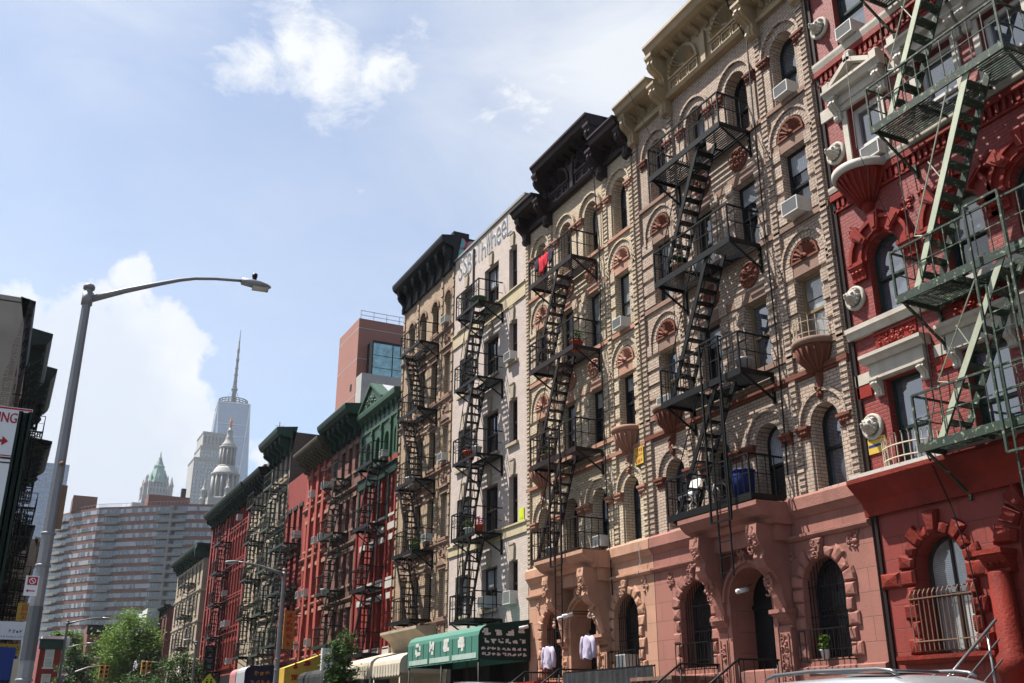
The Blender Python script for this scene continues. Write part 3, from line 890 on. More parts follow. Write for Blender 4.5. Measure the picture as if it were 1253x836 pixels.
# ------------------------------------------------------------------ the pair of arched tenements
def twin_building(y0, y1, vs, label, bmat, base, stone, stone2, tin, fe_mat, fe_u, fe_zs, stairs, fe_label, fdepth, ladder, drop, door_dx=0, plain_bowls=False):
    B = Bld('tenement_building', label, 15, 'R', y0, y1, 16.6*vs, 12)
    U = lambda u: y0+(u-14.2)*(y1-y0)/7.5
    V = lambda v: 4.5+(v-4.5)*vs if v > 4.5 else v
    cols = [U(15.1), U(16.9), U(18.65), U(20.5)]; hw = .41*(y1-y0)/7.5
    rnd = B.rnd
    for i, c in enumerate(cols):
        fr = 'frame_dark'
        B.window(c-hw, c+hw, V(4.55), V(6.34), True, frame=fr, rec=.3, fw=.05, pane='pane_blue' if i == 0 else None)
        fr3 = 'frame_wood' if (i in (0, 1, 3) and not plain_bowls) else 'frame_dark'
        B.window(c-hw, c+hw, V(7.68), V(9.4), frame=fr3, pane='pane_curtain' if i == 2 else None, fw=.07)
        B.window(c-hw, c+hw, V(10.78), V(12.64), frame='frame_dark', fw=.06)
        B.window(c-hw, c+hw, V(13.98), V(15.88), True, frame=fr, rec=.3, fw=.05)
    gw = U(15.66); gw2 = U(20.02)
    for g in (gw, gw2): B.window(g-.6, g+.6, 1.17, 3.18, True, frame='frame_dark', rec=.35, pane='pane_dark', mullion=0)
    dc = (cols[1]+cols[2])/2+door_dx
    B.holes.append([(dc-.7,-.3),(dc+.7,-.3)]+[(dc+.7*math.cos(PI*i/14), 2.5+.7*math.sin(PI*i/14)) for i in range(15)])
    B.wall('wall', 4.45, V(17.3), (bmat,'brick_party'))
    B.wall('ground_floor_wall', -EYE, 4.45, (base+'_ashlar','brick_party'), thick=.5)
    mb = B.mb(); mb.box(dc-.72,dc+.72,-.3,3.25,-.54,-.47)
    for k in (-1,1):
        mb.box(dc+k*.33-.24,dc+k*.33+.24,0,1.1,-.47,-.45); mb.box(dc+k*.33-.24,dc+k*.33+.24,1.25,2.3,-.47,-.45)
    mb.box(dc-.7,dc+.7,2.36,2.46,-.47,-.42)
    B.part(mb, 'door', 'door_black')
    # horizontal courses
    def course(name, v0, v1, d, mat):
        mb = B.mb(); mb.box(y0+.004, y1-.004, v0, v1, -.05, d); return B.part(mb, name, mat)
    course('belt_course', V(7.0), V(7.06), .05, stone); course('belt_course', V(7.06), V(7.17), .09, stone)
    course('sill_course', V(7.55), V(7.68), .06, stone2); course('sill_course', V(10.64), V(10.77), .06, stone2); course('sill_course', V(13.86), V(13.97), .07, stone2)
    for v in (9.44, 12.68):
        course('lintel_course', V(v), V(v)+.2, .03, stone2)
    # lintel bands between the columns, shells and eyebrow arches
    for row, (vh, h) in enumerate(((9.4, .3), (12.64, .3))):
        for i, c in enumerate(cols):
            mb = B.mb(); mb.box(c-hw-.2, c+hw+.2, V(vh)+.004, V(vh)+h, -.1, .035); B.part(mb, 'lintel', stone2)
            if i in (1, 2):
                mb = B.mb(); um = c+(.12 if i == 1 else -.12)
                mb.lathe([(.34,-.02),(.34,.03),(.3,.05),(0,.05)], (um, V(vh)+.72, 0), 18, axis='w')
                carved(mb, um-.22, um+.22, V(vh)+.52, V(vh)+.92, .04, rnd, 30, .05)
                B.part(mb, 'carved_roundel', stone); continue
            mb = B.mb(); shell(mb, c, V(vh)+h+.06, .38, .03); mb.arcband(c, V(vh)+h+.06, .385, .43, -.01, .06); mb.box(c-.45, c+.45, V(vh)+h+.004, V(vh)+h+.06, -.02, .07)
            B.part(mb, 'shell_ornament', stone)
            mb = B.mb(); mb.arcband(c, V(vh)+h+.02, .68, .74, -.02, .09, n=18)
            for s in (-1,1): mb.box(c+s*.71-.035, c+s*.71+.035, V(vh)+h-.25, V(vh)+h+.02, -.02, .085)
            n = 17
            for k in range(n):
                a0 = PI*k/n+.012; a1 = PI*(k+1)/n-.012
                P = lambda a, r: (c+r*math.cos(a), V(vh)+h+.02+r*math.sin(a))
                mb.slab([P(a0,.5),P(a0,.675),P(a1,.675),P(a1,.5)], -.02, .045)
            B.part(mb, 'arch_moulding', bmat)
    # arches of the second and top floors
    for vt, lo in ((6.34, 4.5), (15.88, 13.97)):
        for c in cols:
            sp = V(vt)-hw
            mb = B.mb()
            n = 15
            for k in range(n):
                a0 = PI*k/n+.01; a1 = PI*(k+1)/n-.01
                P = lambda a, r: (c+r*math.cos(a), sp+r*math.sin(a))
                mb.slab([P(a0,hw+.004),P(a0,hw+.24),P(a1,hw+.24),P(a1,hw+.004)], -.1, .03)
            mb.arcband(c, sp, hw+.245, hw+.31, -.05, .1, n=18)
            B.part(mb, 'arch_moulding', bmat)
            for s in (-1,1):
                mb = B.mb(); capital(mb, c+s*(hw+.22)-.2, c+s*(hw+.22)+.2, sp+.0, .3, .14); B.part(mb, 'capital', stone)
                mb = B.mb(); mb.box(c+s*(hw+.2)-.15, c+s*(hw+.2)+.15, V(lo), sp-.3*.9, -.05, .045); B.part(mb, 'brick_pier', bmat)
    # strips running the full height, and raised brick bands beside the windows
    px = [y0+.14, U(15.9), U(19.75), y1-.14]
    for p in px:
        mb = B.mb()
        mb.box(p-.09, p+.09, 4.5, V(16.4), -.02, .06)
        v = 4.56
        while v < V(16.3): mb.box(p-.1, p+.1, v, v+.07, .05, .085); v += .14
        B.part(mb, 'brick_strip', bmat)
    for v0, v1 in ((7.72, 9.7), (10.82, 12.9)):
        v = v0
        while v < v1-.2:
            for c in cols:
                for a, b in ((c-hw-.62, c-hw-.005), (c+hw+.005, c+hw+.62)):
                    for p in px:
                        if a < p < b:
                            if p < c: a = p+.11
                            else: b = p-.11
                    a = max(a, y0+.01); b = min(b, y1-.01)
                    if i_mid(cols, c): a, b = max(a, c-hw-.3), min(b, c+hw+.3)
                    if b-a > .08: mb = B.mb(); mb.box(a, b, V(v), V(v+.3), -.02, .05); B.part(mb, 'raised_brick_band', bmat)
            v += .42
    # bowl shaped balconettes of the third floor
    for k, c in ((0, cols[0]), (3, cols[3])):
        mb = B.mb(); t = V(7.7)
        mb.lathe([(0,-1.3),(.06,-1.3),(.09,-1.15),(.05,-1.0),(.1,-.85),(.1,-.72),(.2,-.6),(.36,-.42),(.46,-.2),(.48,-.14)], (c,t,0), 20, 0, PI)
        for j in range(9):
            a = PI*(j+.5)/9
            mb.tube([(c+r*math.cos(a),t+h,r*math.sin(a)) for r,h in ((.13,-.68),(.22,-.58),(.37,-.42),(.47,-.2))], .035, 6)
        carved(mb, c-.08, c+.08, t-1.25, t-.8, .1, rnd, 12, .045)
        B.part(mb, 'bowl_balcony', stone)
        mb = B.mb(); mb.lathe([(0,-.14),(.5,-.14),(.53,-.08),(.53,-.02),(.49,.01),(0,.01)], (c,t,0), 22, 0, PI); B.part(mb, 'balcony_rim', stone2 if plain_bowls else 'brownstone')
        if k == 0 and not plain_bowls:
            mb = B.mb()
            for i in range(10):
                a = PI*i/9; mb.tube([(c+.46*math.cos(a), t, .46*math.sin(a)),(c+.46*math.cos(a), t+.5, .46*math.sin(a)),(c+.46*math.cos(a), t+.56, .46*math.sin(a)+.03)], .009, 4)
            for v in (.12, .38): mb.tube([(c+.46*math.cos(PI*i/18), t+v, .46*math.sin(PI*i/18)) for i in range(19)], .009, 4)
            B.part(mb, 'balcony_railing', 'iron_cream')
    # ground floor mouldings
    mb = B.mb(); mb.mould(y0+.002, y1-.002, [(-.02,3.55),(.06,3.57),(.12,3.63),(.12,3.68),(-.02,3.72)]); B.part(mb, 'moulded_course', base)
    mb = B.mb(); mb.mould(y0+.002, y1-.002, [(-.02,4.02),(.03,4.05),(.1,4.16),(.14,4.2),(.14,4.44),(.08,4.5),(-.04,4.52)]); B.part(mb, 'cornice_ledge', base)
    mb = B.mb(); mb.mould(y0+.002, y1-.002, [(-.02,.55),(.08,.55),(.1,.9),(.1,1.0),(-.02,1.04)]); B.part(mb, 'plinth', base)
    for g in (gw, gw2):
        rough_surround(B, g-.6, g+.6, 1.17, 3.18, base, big=.3, small=.19, d=.075)
        for q, w_ in ((g,.1),(g-.95,0),(g+.95,0)):
            mb = B.mb(); carved(mb, q-.11, q+.11, 3.16, 3.52, w_, rnd, 14, .05); B.part(mb, 'carved_ornament', base)
        mb = B.mb()
        for i in range(13):
            u = g-.57+i*.095; mb.bar((u,1.2,-.12),(u, 2.58+math.sqrt(max(.005,.6**2-(u-g)**2))-.02,-.12), .011)
        for v in (1.35, 2.0, 2.6): mb.bar((g-.6,v,-.12),(g+.6,v,-.12), .012)
        for i in range(9):
            u = g-.66+i*.165; mb.bar((u,1.12,.2),(u,1.72,.2), .012)
        for v in (1.12,1.72):
            mb.bar((g-.66,v,.2),(g+.66,v,.2), .016)
            for s in (-1,1): mb.bar((g+s*.66,v,.2),(g+s*.66,v,0), .016)
        B.part(mb, 'window_grille', 'iron_black')
    # entrance: heavy hood on two scrolled brackets, carved arch and jambs
    mb = B.mb(); a, b = dc-1.42, dc+1.42
    mb.mould(a, b, [(-.02,3.95),(.55,3.95),(.62,4.05),(.8,4.12),(.95,4.26),(1.0,4.3),(1.0,4.4),(-.02,4.42)])
    mb.box(a+.1, b-.1, 3.6, 3.95, -.02, .42)
    B.part(mb, 'door_hood', base)
    for s in (-1,1):
        mb = B.mb(); uc = dc+s*1.02
        mb.mould(uc-.17, uc+.17, [(-.02,3.95),(.85,3.95),(.88,3.72),(.8,3.5),(.7,3.38),(.74,3.22),(.66,3.05),(.46,2.92),(.34,2.7),(.3,2.45),(.22,2.2),(.1,2.1),(-.02,2.1)])
        mb.lathe([(.0,-.19),(.13,-.19),(.13,.19),(0,.19)], (0,0,0), 12, axis='v') if False else None
        carved(mb, uc-.13, uc+.13, 2.5, 3.1, .5, rnd, 16, .06); carved(mb, uc-.13, uc+.13, 3.3, 3.9, .84, rnd, 14, .05)
        capital(mb, uc-.26, uc+.26, 2.2, .42, .36)
        B.part(mb, 'hood_bracket', base)
        mb = B.mb(); mb.box(uc-.19, uc+.19, -.2, 1.84, -.02, .2); mb.box(uc-.13, uc-.1, .2, 1.7, .2, .225); mb.box(uc+.1, uc+.13, .2, 1.7, .2, .225)
        carved(mb, uc-.08, uc+.08, .25, 1.65, .195, rnd, 36, .045); B.part(mb, 'carved_pilaster', base)
    mb = B.mb(); mb.arcband(dc, 2.5, .705, .78, -.1, .22, n=16); mb.arcband(dc, 2.5, .78, .86, -.05, .3, n=16)
    for s in (-1,1): mb.box(dc+s*.78-.075, dc+s*.78+.075, -.2, 2.5, -.05, .2)
    carved(mb, dc-.12, dc+.12, 3.3, 3.58, .3, rnd, 10, .06)
    B.part(mb, 'door_arch', base)
    # pressed metal cornice with a raised centre
    cl, cr = U(15.8), U(19.9)
    mb = B.mb(); z = V(16.7)
    for a, b in ((y0, cl), (cr, y1)):
        mb.mould(a, b, [(-.05,z-.05),(.12,z-.05),(.16,z+.04),(.06,z+.08),(.06,z+.42),(.14,z+.46),(.46,z+.5),(.6,z+.56),(.65,z+.68),(.72,z+.74),(.72,z+.8),(-.3,z+.86)])
        mb.box(a+.3, b-.25, z+.14, z+.18, .05, .085); mb.box(a+.3, b-.25, z+.34, z+.37, .05, .085)
        k = a+.42
        while k < b-.4:
            mb.lathe([(.05,.05),(.05,.085),(.02,.1),(0,.1)], (k, z+.26, 0), 8, axis='w'); k += .12
    mb.mould(cl, cr, [(-.05,z+.0),(.2,z+.0),(.25,z+.1),(.12,z+.14),(.12,z+1.38),(.2,z+1.42),(.5,z+1.46),(.64,z+1.52),(.7,z+1.64),(.76,z+1.7),(.76,z+1.78),(-.5,z+1.86)])
    for a in (cl, cr-.02): mb.box(a, a+.02, z+.3, z+1.8, -.5, .02)
    B.part(mb, 'cornice', tin)
    um = (cl+cr)/2; W = (cr-cl)
    for s in (-1,1):
        uc = um+s*W*.235
        mb = B.mb()
        shell(mb, uc, z+.62, .6, .125, 13, .2, .2); mb.arcband(uc, z+.62, .585, .68, .1, .2, n=20)
        mb.box(uc-.7, uc+.7, z+.55, z+.62, .1, .2)
        for k in range(3):
            a = uc-.66+k*.45; mb.box(a, a+.41, z+.18, z+.22, .11, .17); mb.box(a, a+.41, z+.48, z+.52, .11, .17); mb.box(a, a+.04, z+.22, z+.48, .11, .17); mb.box(a+.37, a+.41, z+.22, z+.48, .11, .17)
            carved(mb, a+.08, a+.33, z+.24, z+.46, .11, rnd, 9, .035)
        B.part(mb, 'cornice_fan', tin)
    mb = B.mb(); mb.box(um-.1, um+.1, z+.14, z+1.1, .11, .2); B.part(mb, 'cornice_post', tin)
    for k in range(8):
        a = cl+.32+(W-.64)*(k+.5)/8; mb = B.mb(); console(mb, a-.07, a+.07, z+1.46, .3, .44); B.part(mb, 'modillion', tin)
    for a0, b0 in ((y0, cl), (cr, y1)):
        for k in range(3):
            a = a0+(b0-a0)*(k+.75)/3.4; mb = B.mb(); console(mb, a-.06, a+.06, z+.5, .24, .4); B.part(mb, 'modillion', tin)
    for c, h, t, d in ((y0+.16,.95,z+.5,.5),(cl+.12,.95,z+.5,.62),(cr-.12,.95,z+.5,.62),(y1-.16,.95,z+.5,.5),(cl+.14,1.15,z+1.46,.66),(cr-.14,1.15,z+1.46,.66)):
        mb = B.mb(); console(mb, c-.15, c+.15, t, h, d); B.part(mb, 'cornice_bracket', tin)
    B.fire_escape(fe_u[0], fe_u[1], fe_zs, fdepth, fe_mat, stairs, bal=.2, slat=.07, label=fe_label, ladder=ladder, drop=drop, thick=.14)
    B.cols = cols; B.Vf = V; B.gw = (gw, gw2); B.dc = dc; B.hw = hw
    return B

def i_mid(cols, c):
    return c in (cols[1], cols[2])

B_TAN = twin_building(14.22, 21.7, 1.0, 'tan brick tenement with tan metal cornice, rose ground floor and black fire escape', 'brick_tan', 'rose', 'terracotta', 'brownstone', 'tan_tin', 'iron_black',
    (16.5, 19.6), (4.57, 7.42, 10.7, 13.88), (17.4, 19.2), 'black fire escape with gratings and steep open stairs', 1.0, (17.78, 17.08, 8.35, 4.1), (17.62, 17.22, 6.9, 2.9))
B_CREAM = twin_building(21.72, 28.72, .982, 'cream brick tenement with dark brown metal cornice and salmon ground floor', 'brick_cream', 'salmon', 'terracotta_light', 'brownstone_light', 'brown_tin', 'iron_brown',
    (23.93, 26.75), (4.47, 7.36, 10.5, 13.48), (24.85, 26.4), 'brown painted fire escape with laundry on its top landing', .97, (25.3, 24.65, 8.0, 4.1), (25.15, 24.78, 6.6, 1.9), plain_bowls=True)
# ------------------------------------------------------------------ painted brick house with lettering
def white_building():
    B = Bld('tenement_building', 'whitish painted brick house with lettered parapet and mustard bands', 15, 'R', 28.76, 35.28, 18.25, 12)
    rows = [(14.82,16.55),(12.0,13.55),(9.0,10.6),(6.2,7.85),(3.55,4.97)]
    for i, (a, b) in enumerate(rows):
        B.window(29.5, 30.16, a, b, frame='frame_brown', sill='cream_stone' if i in (1,2) else None, pane='pane_blue' if i < 2 else 'pane_dark')
        B.window(31.05, 32.32, a, b, frame='frame_brown', mullion=1, sill='cream_stone', pane='pane_curtain' if i in (0,4) else 'pane_dark')
        B.window(33.4, 34.62, a, b, frame='frame_brown', mullion=1, sill='cream_stone', pane='pane_blue' if i < 3 else 'pane_curtain')
        for c in (29.83, 31.68, 34.0):
            mb = B.mb(); mb.slab([(c-.12,b+.02),(c+.12,b+.02),(c+.17,b+.52),(c-.17,b+.52)], -.02, .07); mb.slab([(c-.15,b+.52),(c+.15,b+.52),(c+.15,b+.57),(c-.15,b+.57)], -.02, .09)
            B.part(mb, 'keystone', 'cream_stone')
    B.holes += [arch_loop(29.2,31.6,-1.2,1.9,False), arch_loop(31.9,34.9,-1.2,1.9,False)]
    B.wall('wall', 2.9, 18.22, ('brick_white_paint','brick_brown'))
    B.wall('ground_floor_wall', -EYE, 2.9, ('shop_dark','brick_brown'), thick=.6)
    for a,b in ((14.2,14.72),(5.78,6.1)):
        mb = B.mb(); mb.box(B.u0+.003,B.u1-.003,a,b,-.02,.05); mb.box(B.u0+.003,B.u1-.003,b,b+.06,-.02,.1); B.part(mb, 'painted_band', 'yellow_band')
    mb = B.mb(); mb.box(B.u0,B.u1,18.22,18.32,-.45,.06); B.part(mb, 'parapet_coping', 'limestone_dark')
    # spray painted letters along the parapet
    mb = B.mb(); mk = B.mb(); F = lambda w: (lambda x, y: None)
    word = 'SSBeThWheeL'
    n = len(word)
    for i, ch in enumerate(word):
        uc = 34.95-(i+.55)*(34.95-29.95)/n
        h = .95 if ch.isupper() else .8
        vs, fs = text_shape(ch, 1.15)
        us = [p[0] for p in vs]; hs = [p[1] for p in vs]
        sc = .4/max(.05, max(us)-min(us)); sv = h/max(.05, max(hs)-min(hs)); u_m = (max(us)+min(us))/2; v_m = (max(hs)+min(hs))/2
        vc = 17.62+.06*math.sin(i*2.1)
        for off, dst, e in (((0,0),mb,.012),((-.05,.045),mk,.006)):
            dst.add([(uc-(p[0]-u_m)*sc+off[0], vc+(p[1]-v_m)*sv+off[1], e) for p in vs], fs)
    B.part(mb, 'painted_lettering', 'graffiti_ink'); B.part(mk, 'lettering_backing', 'dirty_white')  # dirty white paint copy of the letters, offset behind the ink
    mb = B.mb(); mb.box(33.3,33.38,-1,18,.01,.06); B.part(mb, 'downpipe', 'frame_brown')
    mb = B.mb(); mb.box(29.2,31.6,-1.2,1.9,-.6,-.5); mb.box(31.9,34.9,-1.2,1.9,-.6,-.5); B.part(mb, 'shopfront', 'shop_dark')
    B.fire_escape(30.6, 32.7, (3.15, 5.98, 8.72, 11.55, 14.5), 1.05, 'iron_black', (31.1, 32.3), bal=.22, slat=.09, curl=True, label='thin black fire escape with scrolled railings and flower pots', drop=(31.9,31.5,5.9,3.2), thick=.09)
    return B
B_WHITE = white_building()

def brown_building():
    B = Bld('tenement_building', 'sooty brown brick tenement with heavy black cornice', 15, 'R', 35.3, 41.3, 18.4, 12)
    rows = [(15.62,17.15,True),(12.5,14.32,False),(9.65,11.26,.12),(6.66,8.4,False),(3.66,5.44,.12)]
    for v0,v1,ar in rows:
        for c in (35.9,37.35,38.75,40.15):
            B.window(c-.33, c+.33, v0, v1, ar, frame='frame_dark' if c > 36 else 'frame_white', sill='brownstone', rec=.2)
            mb = B.mb()
            if ar is True: mb.arcband(c, v1-.33, .34, .46, -.03, .07)
            elif ar: mb.box(c-.45,c+.45,v1+.02,v1+.16,-.02,.06); mb.slab([(c-.42,v1+.16),(c+.42,v1+.16),(c,v1+.42)],-.02,.1)
            else: mb.box(c-.44,c+.44,v1+.01,v1+.24,-.02,.05); mb.box(c-.5,c+.5,v1+.24,v1+.32,-.02,.12)
            B.part(mb, 'window_hood', 'brownstone')
            mb = B.mb(); mb.box(c-.36,c+.36,v0-.75,v0-.25,-.02,.04); carved(mb, c-.3,c+.3,v0-.7,v0-.3,.04,B.rnd,12,.06); B.part(mb, 'carved_panel', 'brownstone')
    B.wall('wall', 2.6, 18.4, ('brick_brown','brick_party'))
    B.wall('ground_floor_wall', -EYE, 2.6, ('cream_stone','brick_party'))
    for v in (15.3, 12.2, 9.3, 6.35, 3.4):
        mb = B.mb(); mb.mould(B.u0,B.u1-.003,[(-.02,v),(.05,v),(.12,v+.1),(.12,v+.15),(-.02,v+.17)]); B.part(mb, 'belt_course', 'brownstone')
    for a,b in ((35.31,35.5),(36.5,36.72),(39.35,39.55),(41.1,41.29)):
        mb = B.mb(); v = 3.7
        while v < 18: mb.box(a,b,v,v+.3,-.02,.05); v += .42
        B.part(mb, 'quoin_strip', 'brick_brown')
    mb = B.mb(); z = 18.2
    mb.mould(B.u0-.02,B.u1+.1,[(-.02,z-.15),(.1,z-.15),(.14,z-.05),(.08,z),(.08,z+.72),(.2,z+.8),(.46,z+.85),(.6,z+.95),(.66,z+1.1),(.66,z+1.22),(-.3,z+1.4)])
    B.part(mb, 'cornice', 'black_tin')
    for k in range(7):
        mb = B.mb(); c = 35.55+k*.93; console(mb, c-.11, c+.11, z+.83, 1.0, .44); B.part(mb, 'cornice_bracket', 'black_tin')
    mb = B.mb(); mb.box(35.31,35.6,18.2,19.72,-.62,.1); mb.box(35.315,35.6,18.2,19.5,-2.6,-.62); B.part(mb, 'parapet', 'black_tin')
    mb = B.mb(); rnd = random.Random(3)
    for (wc,vc,r,s) in ((-.2,19.2,.22,0),(-.22,18.72,.2,0),(-.8,19.1,.25,0),(-1.2,19.05,.24,0),(-1.6,19.05,.22,0),(-1.0,18.7,.2,0)):
        mb.slot = 1; mb.add([(35.292,vc+1.25*r*math.sin(2*PI*k/14),wc+1.3*r*math.cos(2*PI*k/14)*1.1) for k in range(14)],[tuple(range(14))])
        mb.slot = 0; mb.add([(35.288,vc+r*math.sin(2*PI*k/14),wc+r*math.cos(2*PI*k/14)) for k in range(14)],[tuple(range(14))])
    B.part(mb, 'graffiti', ['graffiti_teal','graffiti_pink'])
    mb = B.mb(); mb.mould(36.2,40.2,[(-.02,2.2),(.2,2.3),(.35,2.7),(.5,3.0),(.9,3.25),(.9,3.35),(-.02,3.4)]); B.part(mb, 'balcony_corbel', 'cream_stone')
    B.fire_escape(36.85, 39.2, (3.65,6.28,9.15,12.12,15.08), .92, 'iron_black', (38.85,37.4), bal=.2, slat=.09, label='black fire escape with closely stacked stairs', thick=.13)
    return B
B_BROWN = brown_building()

# ------------------------------------------------------------------ simpler tenements farther off
def tenement(label, side, X, u0, u1, vtop, wallmat, flank, cols, rows, hw, frame='frame_dark', lintel=None, sill=None, cornice=None, brackets=5, proj=.8, ch=.9, fe=None, base=None, vbase=3.0, arch_rows=(), depth=11, belts=None, pil=None, slope=0., drop_roof=False, pane=None):
    B = Bld('tenement_building', label, X, side, u0, u1, vtop, depth, slope=slope)
    for r,(a,b) in enumerate(rows):
        for c in cols:
            B.window(c-hw, c+hw, a, b, True if r in arch_rows else False, frame=frame, far=True, sill=sill, lintel=lintel if r not in arch_rows else None, lint_h=.2, fw=.05, pane=pane)
            if r in arch_rows:
                mb = B.mb(); mb.arcband(c, b-hw, hw+.005, hw+.14, -.02, .07, n=8); B.part(mb, 'arch_moulding', lintel or wallmat)
    B.wall('wall', vbase, vtop, (wallmat, flank))
    B.wall('ground_floor_wall', -EYE, vbase, (base or 'shop_dark', flank))
    if cornice:
        z = vtop-ch*.75
        mb = B.mb(); p = proj
        mb.mould(u0, u1, [(-.02,z-.2),(p*.12,z-.2),(p*.18,z-.08),(p*.1,z),(p*.1,z+ch*.45),(p*.3,z+ch*.5),(p*.8,z+ch*.55),(p*.95,z+ch*.68),(p,z+ch*.8),(p,z+ch*.88),(-.3,z+ch)])
        B.part(mb, 'cornice', cornice)
        for k in range(brackets):
            c = u0+(u1-u0)*(k+.5)/brackets
            mb = B.mb(); console(mb, c-.1, c+.1, z+ch*.5, ch*.75, p*.7); B.part(mb, 'cornice_bracket', cornice)
    for v in (belts or ()):
        mb = B.mb(); mb.mould(u0+.003,u1-.003,[(-.02,v),(.06,v),(.13,v+.1),(.13,v+.17),(-.02,v+.19)]); B.part(mb, 'belt_course', lintel or wallmat)
    for p in (pil or ()):
        mb = B.mb(); mb.box(p-.22,p+.22,vbase,vtop-ch*.6,-.02,.14); B.part(mb, 'pilaster', wallmat)
    if fe:
        B.fire_escape(fe['u'][0], fe['u'][1], fe['z'], fe.get('d',1.0), fe.get('m','iron_black'), fe.get('st'), bal=.3, slat=.13, thick=.12, hand=False, label=fe.get('label'))
    return B

def green_topped():
    B = Bld('tenement_building', 'narrow red house with bright green metal top floor and pediment', 15, 'R', 41.32, 46.8, 14.6, 11)
    cols = (41.75, 43.1, 44.35, 45.75)
    for r,(a,b,ar) in enumerate(((11.5,12.78,True),(8.66,10.5,False),(5.86,7.5,False),(2.95,4.95,False))):
        for c in cols: B.window(c-.3, c+.3, a, b, ar, frame='frame_green' if r < 2 else 'frame_dark', far=True, sill='white_stone' if r else None, lintel='white_stone' if r > 1 else None, lint_h=.26)
    B.wall('wall', 2.4, 11.4, ('brick_bright_red','brick_party'))
    B.wall('top_floor_wall', 11.4, 14.3, ('green_bright','brick_party'))
    B.wall('ground_floor_wall', -EYE, 2.4, ('shop_dark','brick_party'))
    mb = B.mb(); mb.mould(41.32,46.8,[(-.02,13.3),(.06,13.3),(.06,13.9),(.2,14.0),(.34,14.15),(.36,14.3),(.36,14.42),(-.3,14.5)])
    for k in range(9): console(mb, 41.45+k*.62, 41.57+k*.62, 13.98, .5, .2)
    B.part(mb, 'cornice', 'green_bright')
    mb = B.mb(); mb.slab([(43.3,14.45),(46.5,14.45),(44.9,15.5)], -.25, .25)
    for P,Q in (((43.2,14.42),(44.9,15.52)),((46.6,14.42),(44.9,15.52))):
        mb.slab([P,(P[0],P[1]+.14),(Q[0],Q[1]+.14),Q], -.28, .36)
    carved(mb, 44.2,45.6,14.55,14.95,.25,B.rnd,20,.08)
    B.part(mb, 'pediment', 'green_bright')
    mb = B.mb(); mb.add([(43.2,14.57,-.28),(44.9,15.67,-.28),(44.9,15.67,-3),(43.2,14.57,-3),(46.6,14.57,-.28),(46.6,14.57,-3)],[(0,1,2,3),(1,4,5,2),(0,4,1),(3,2,5)]); B.part(mb, 'pediment_roof', 'roof_silver')
    for c in (41.35+.1, 42.42, 43.72, 45.05, 46.65):
        mb = B.mb(); mb.box(c-.09,c+.09,11.4,13.3,-.02,.1); mb.box(c-.12,c+.12,13.0,13.15,-.02,.13); B.part(mb, 'pilaster', 'green_bright')
        mb = B.mb(); mb.box(c-.09,c+.09,8.4,11.0,-.02,.07); B.part(mb, 'pilaster', 'green_tin' if c > 42 else 'brick_bright_red')
        mb = B.mb(); mb.box(c-.09,c+.09,2.5,8.4,-.02,.07)
        B.part(mb, 'pilaster', 'red_paint')
    mb = B.mb(); mb.box(41.33,46.79,10.55,11.0,-.02,.09); mb.box(41.33,46.79,11.0,11.06,-.02,.16); B.part(mb, 'green_frieze', 'green_tin')
    for i,v in enumerate((7.95,5.4,2.6)):
        mb = B.mb()
        for c in cols[:2]: mb.box(c-.42,c+.42,v,v+.3,-.02,.1)
        B.part(mb, 'white_panel', 'white_stone')
    B.fire_escape(42.55,44.85,(2.7,5.5,8.3,11.2),.86,'iron_black',(42.95,44.3),bal=.24,slat=.11,hand=False,label='black fire escape on narrow red house')
    return B
B_GREEN = green_topped()
B_MAROON = tenement('dark maroon brick tenement with projecting dark green cornice', 'R', 15, 46.82, 51.85, 14.9, 'brick_maroon','brick_party', (47.5,48.55,49.75,51.1), [(11.8,13.2),(8.9,10.5),(6.2,7.8),(3.2,5.1)], .29, cornice='green_tin', brackets=6, proj=1.0, ch=1.35, lintel='brownstone', sill='brownstone', fe=dict(u=(48.2,50.8),z=(3.4,5.95,8.77,11.5),m='iron_dkgreen',st=(48.6,50.2),d=.8), belts=(8.1,5.4,10.85))
B_ORANGE = tenement('orange red painted tenement with olive cornice and many air conditioners', 'R', 15, 51.87, 56.9, 14.5, 'brick_orange_red','brick_party', (52.3,53.5,54.75,56.0), [(11.75,13.1),(8.95,10.5),(6.3,7.9),(3.6,5.4)], .3, cornice='olive_tin', brackets=9, proj=.95, ch=1.0, lintel='brownstone_light', sill='brownstone_light', belts=(11.2,8.4,5.75,3.05), pil=(52.9,54.1,55.4))
B_LOWRED = tenement('low red brick house with plain flat parapet wall', 'R', 15, 56.92, 61.2, 13.9, 'brick_bright_red','brick_party', (57.7,59.0,60.3), [(9.9,11.85),(7.2,9.0),(4.4,6.3)], .36, lintel='green_tin', sill='green_tin', fe=dict(u=(57.3,60.8),z=(4.0,6.9,9.6),m='iron_dkgreen',st=(57.9,59.6)))
B_ORNATE = tenement('tall grey ornate tenement with dark green cornice and exposed brick flank', 'R', 15, 61.22, 66.3, 17.3, 'brick_grey','brick_party', (61.9,63.1,64.4,65.6), [(14.6,16.25),(11.9,13.6),(9.1,10.9),(6.4,8.1),(3.6,5.3)], .32, cornice='green_tin', brackets=5, proj=1.05, ch=1.5, lintel='cream_stone', sill='cream_stone', arch_rows=(0,2), belts=(14.1,11.3,8.6,5.8), fe=dict(u=(61.5,63.8),z=(3.7,6.06,8.63,11.2,13.9),m='iron_green',st=(61.9,63.3)))
mb = B_ORNATE.mb(); mb.box(61.3,66,17.2,18.9,-11,-3.2); B_ORNATE.part(mb, 'roof_bulkhead', 'grey_teal_wall')
mb = B_ORNATE.mb(); rr = random.Random(5)
for wc in (-2.0,-3.0):
    strokes(mb, wc-.4, wc+.4, 14.05, 15.1, lambda a,b,e: (61.212-e, b, a), rr, 9, .2)
B_ORNATE.part(mb, 'graffiti', 'graffiti_grey')
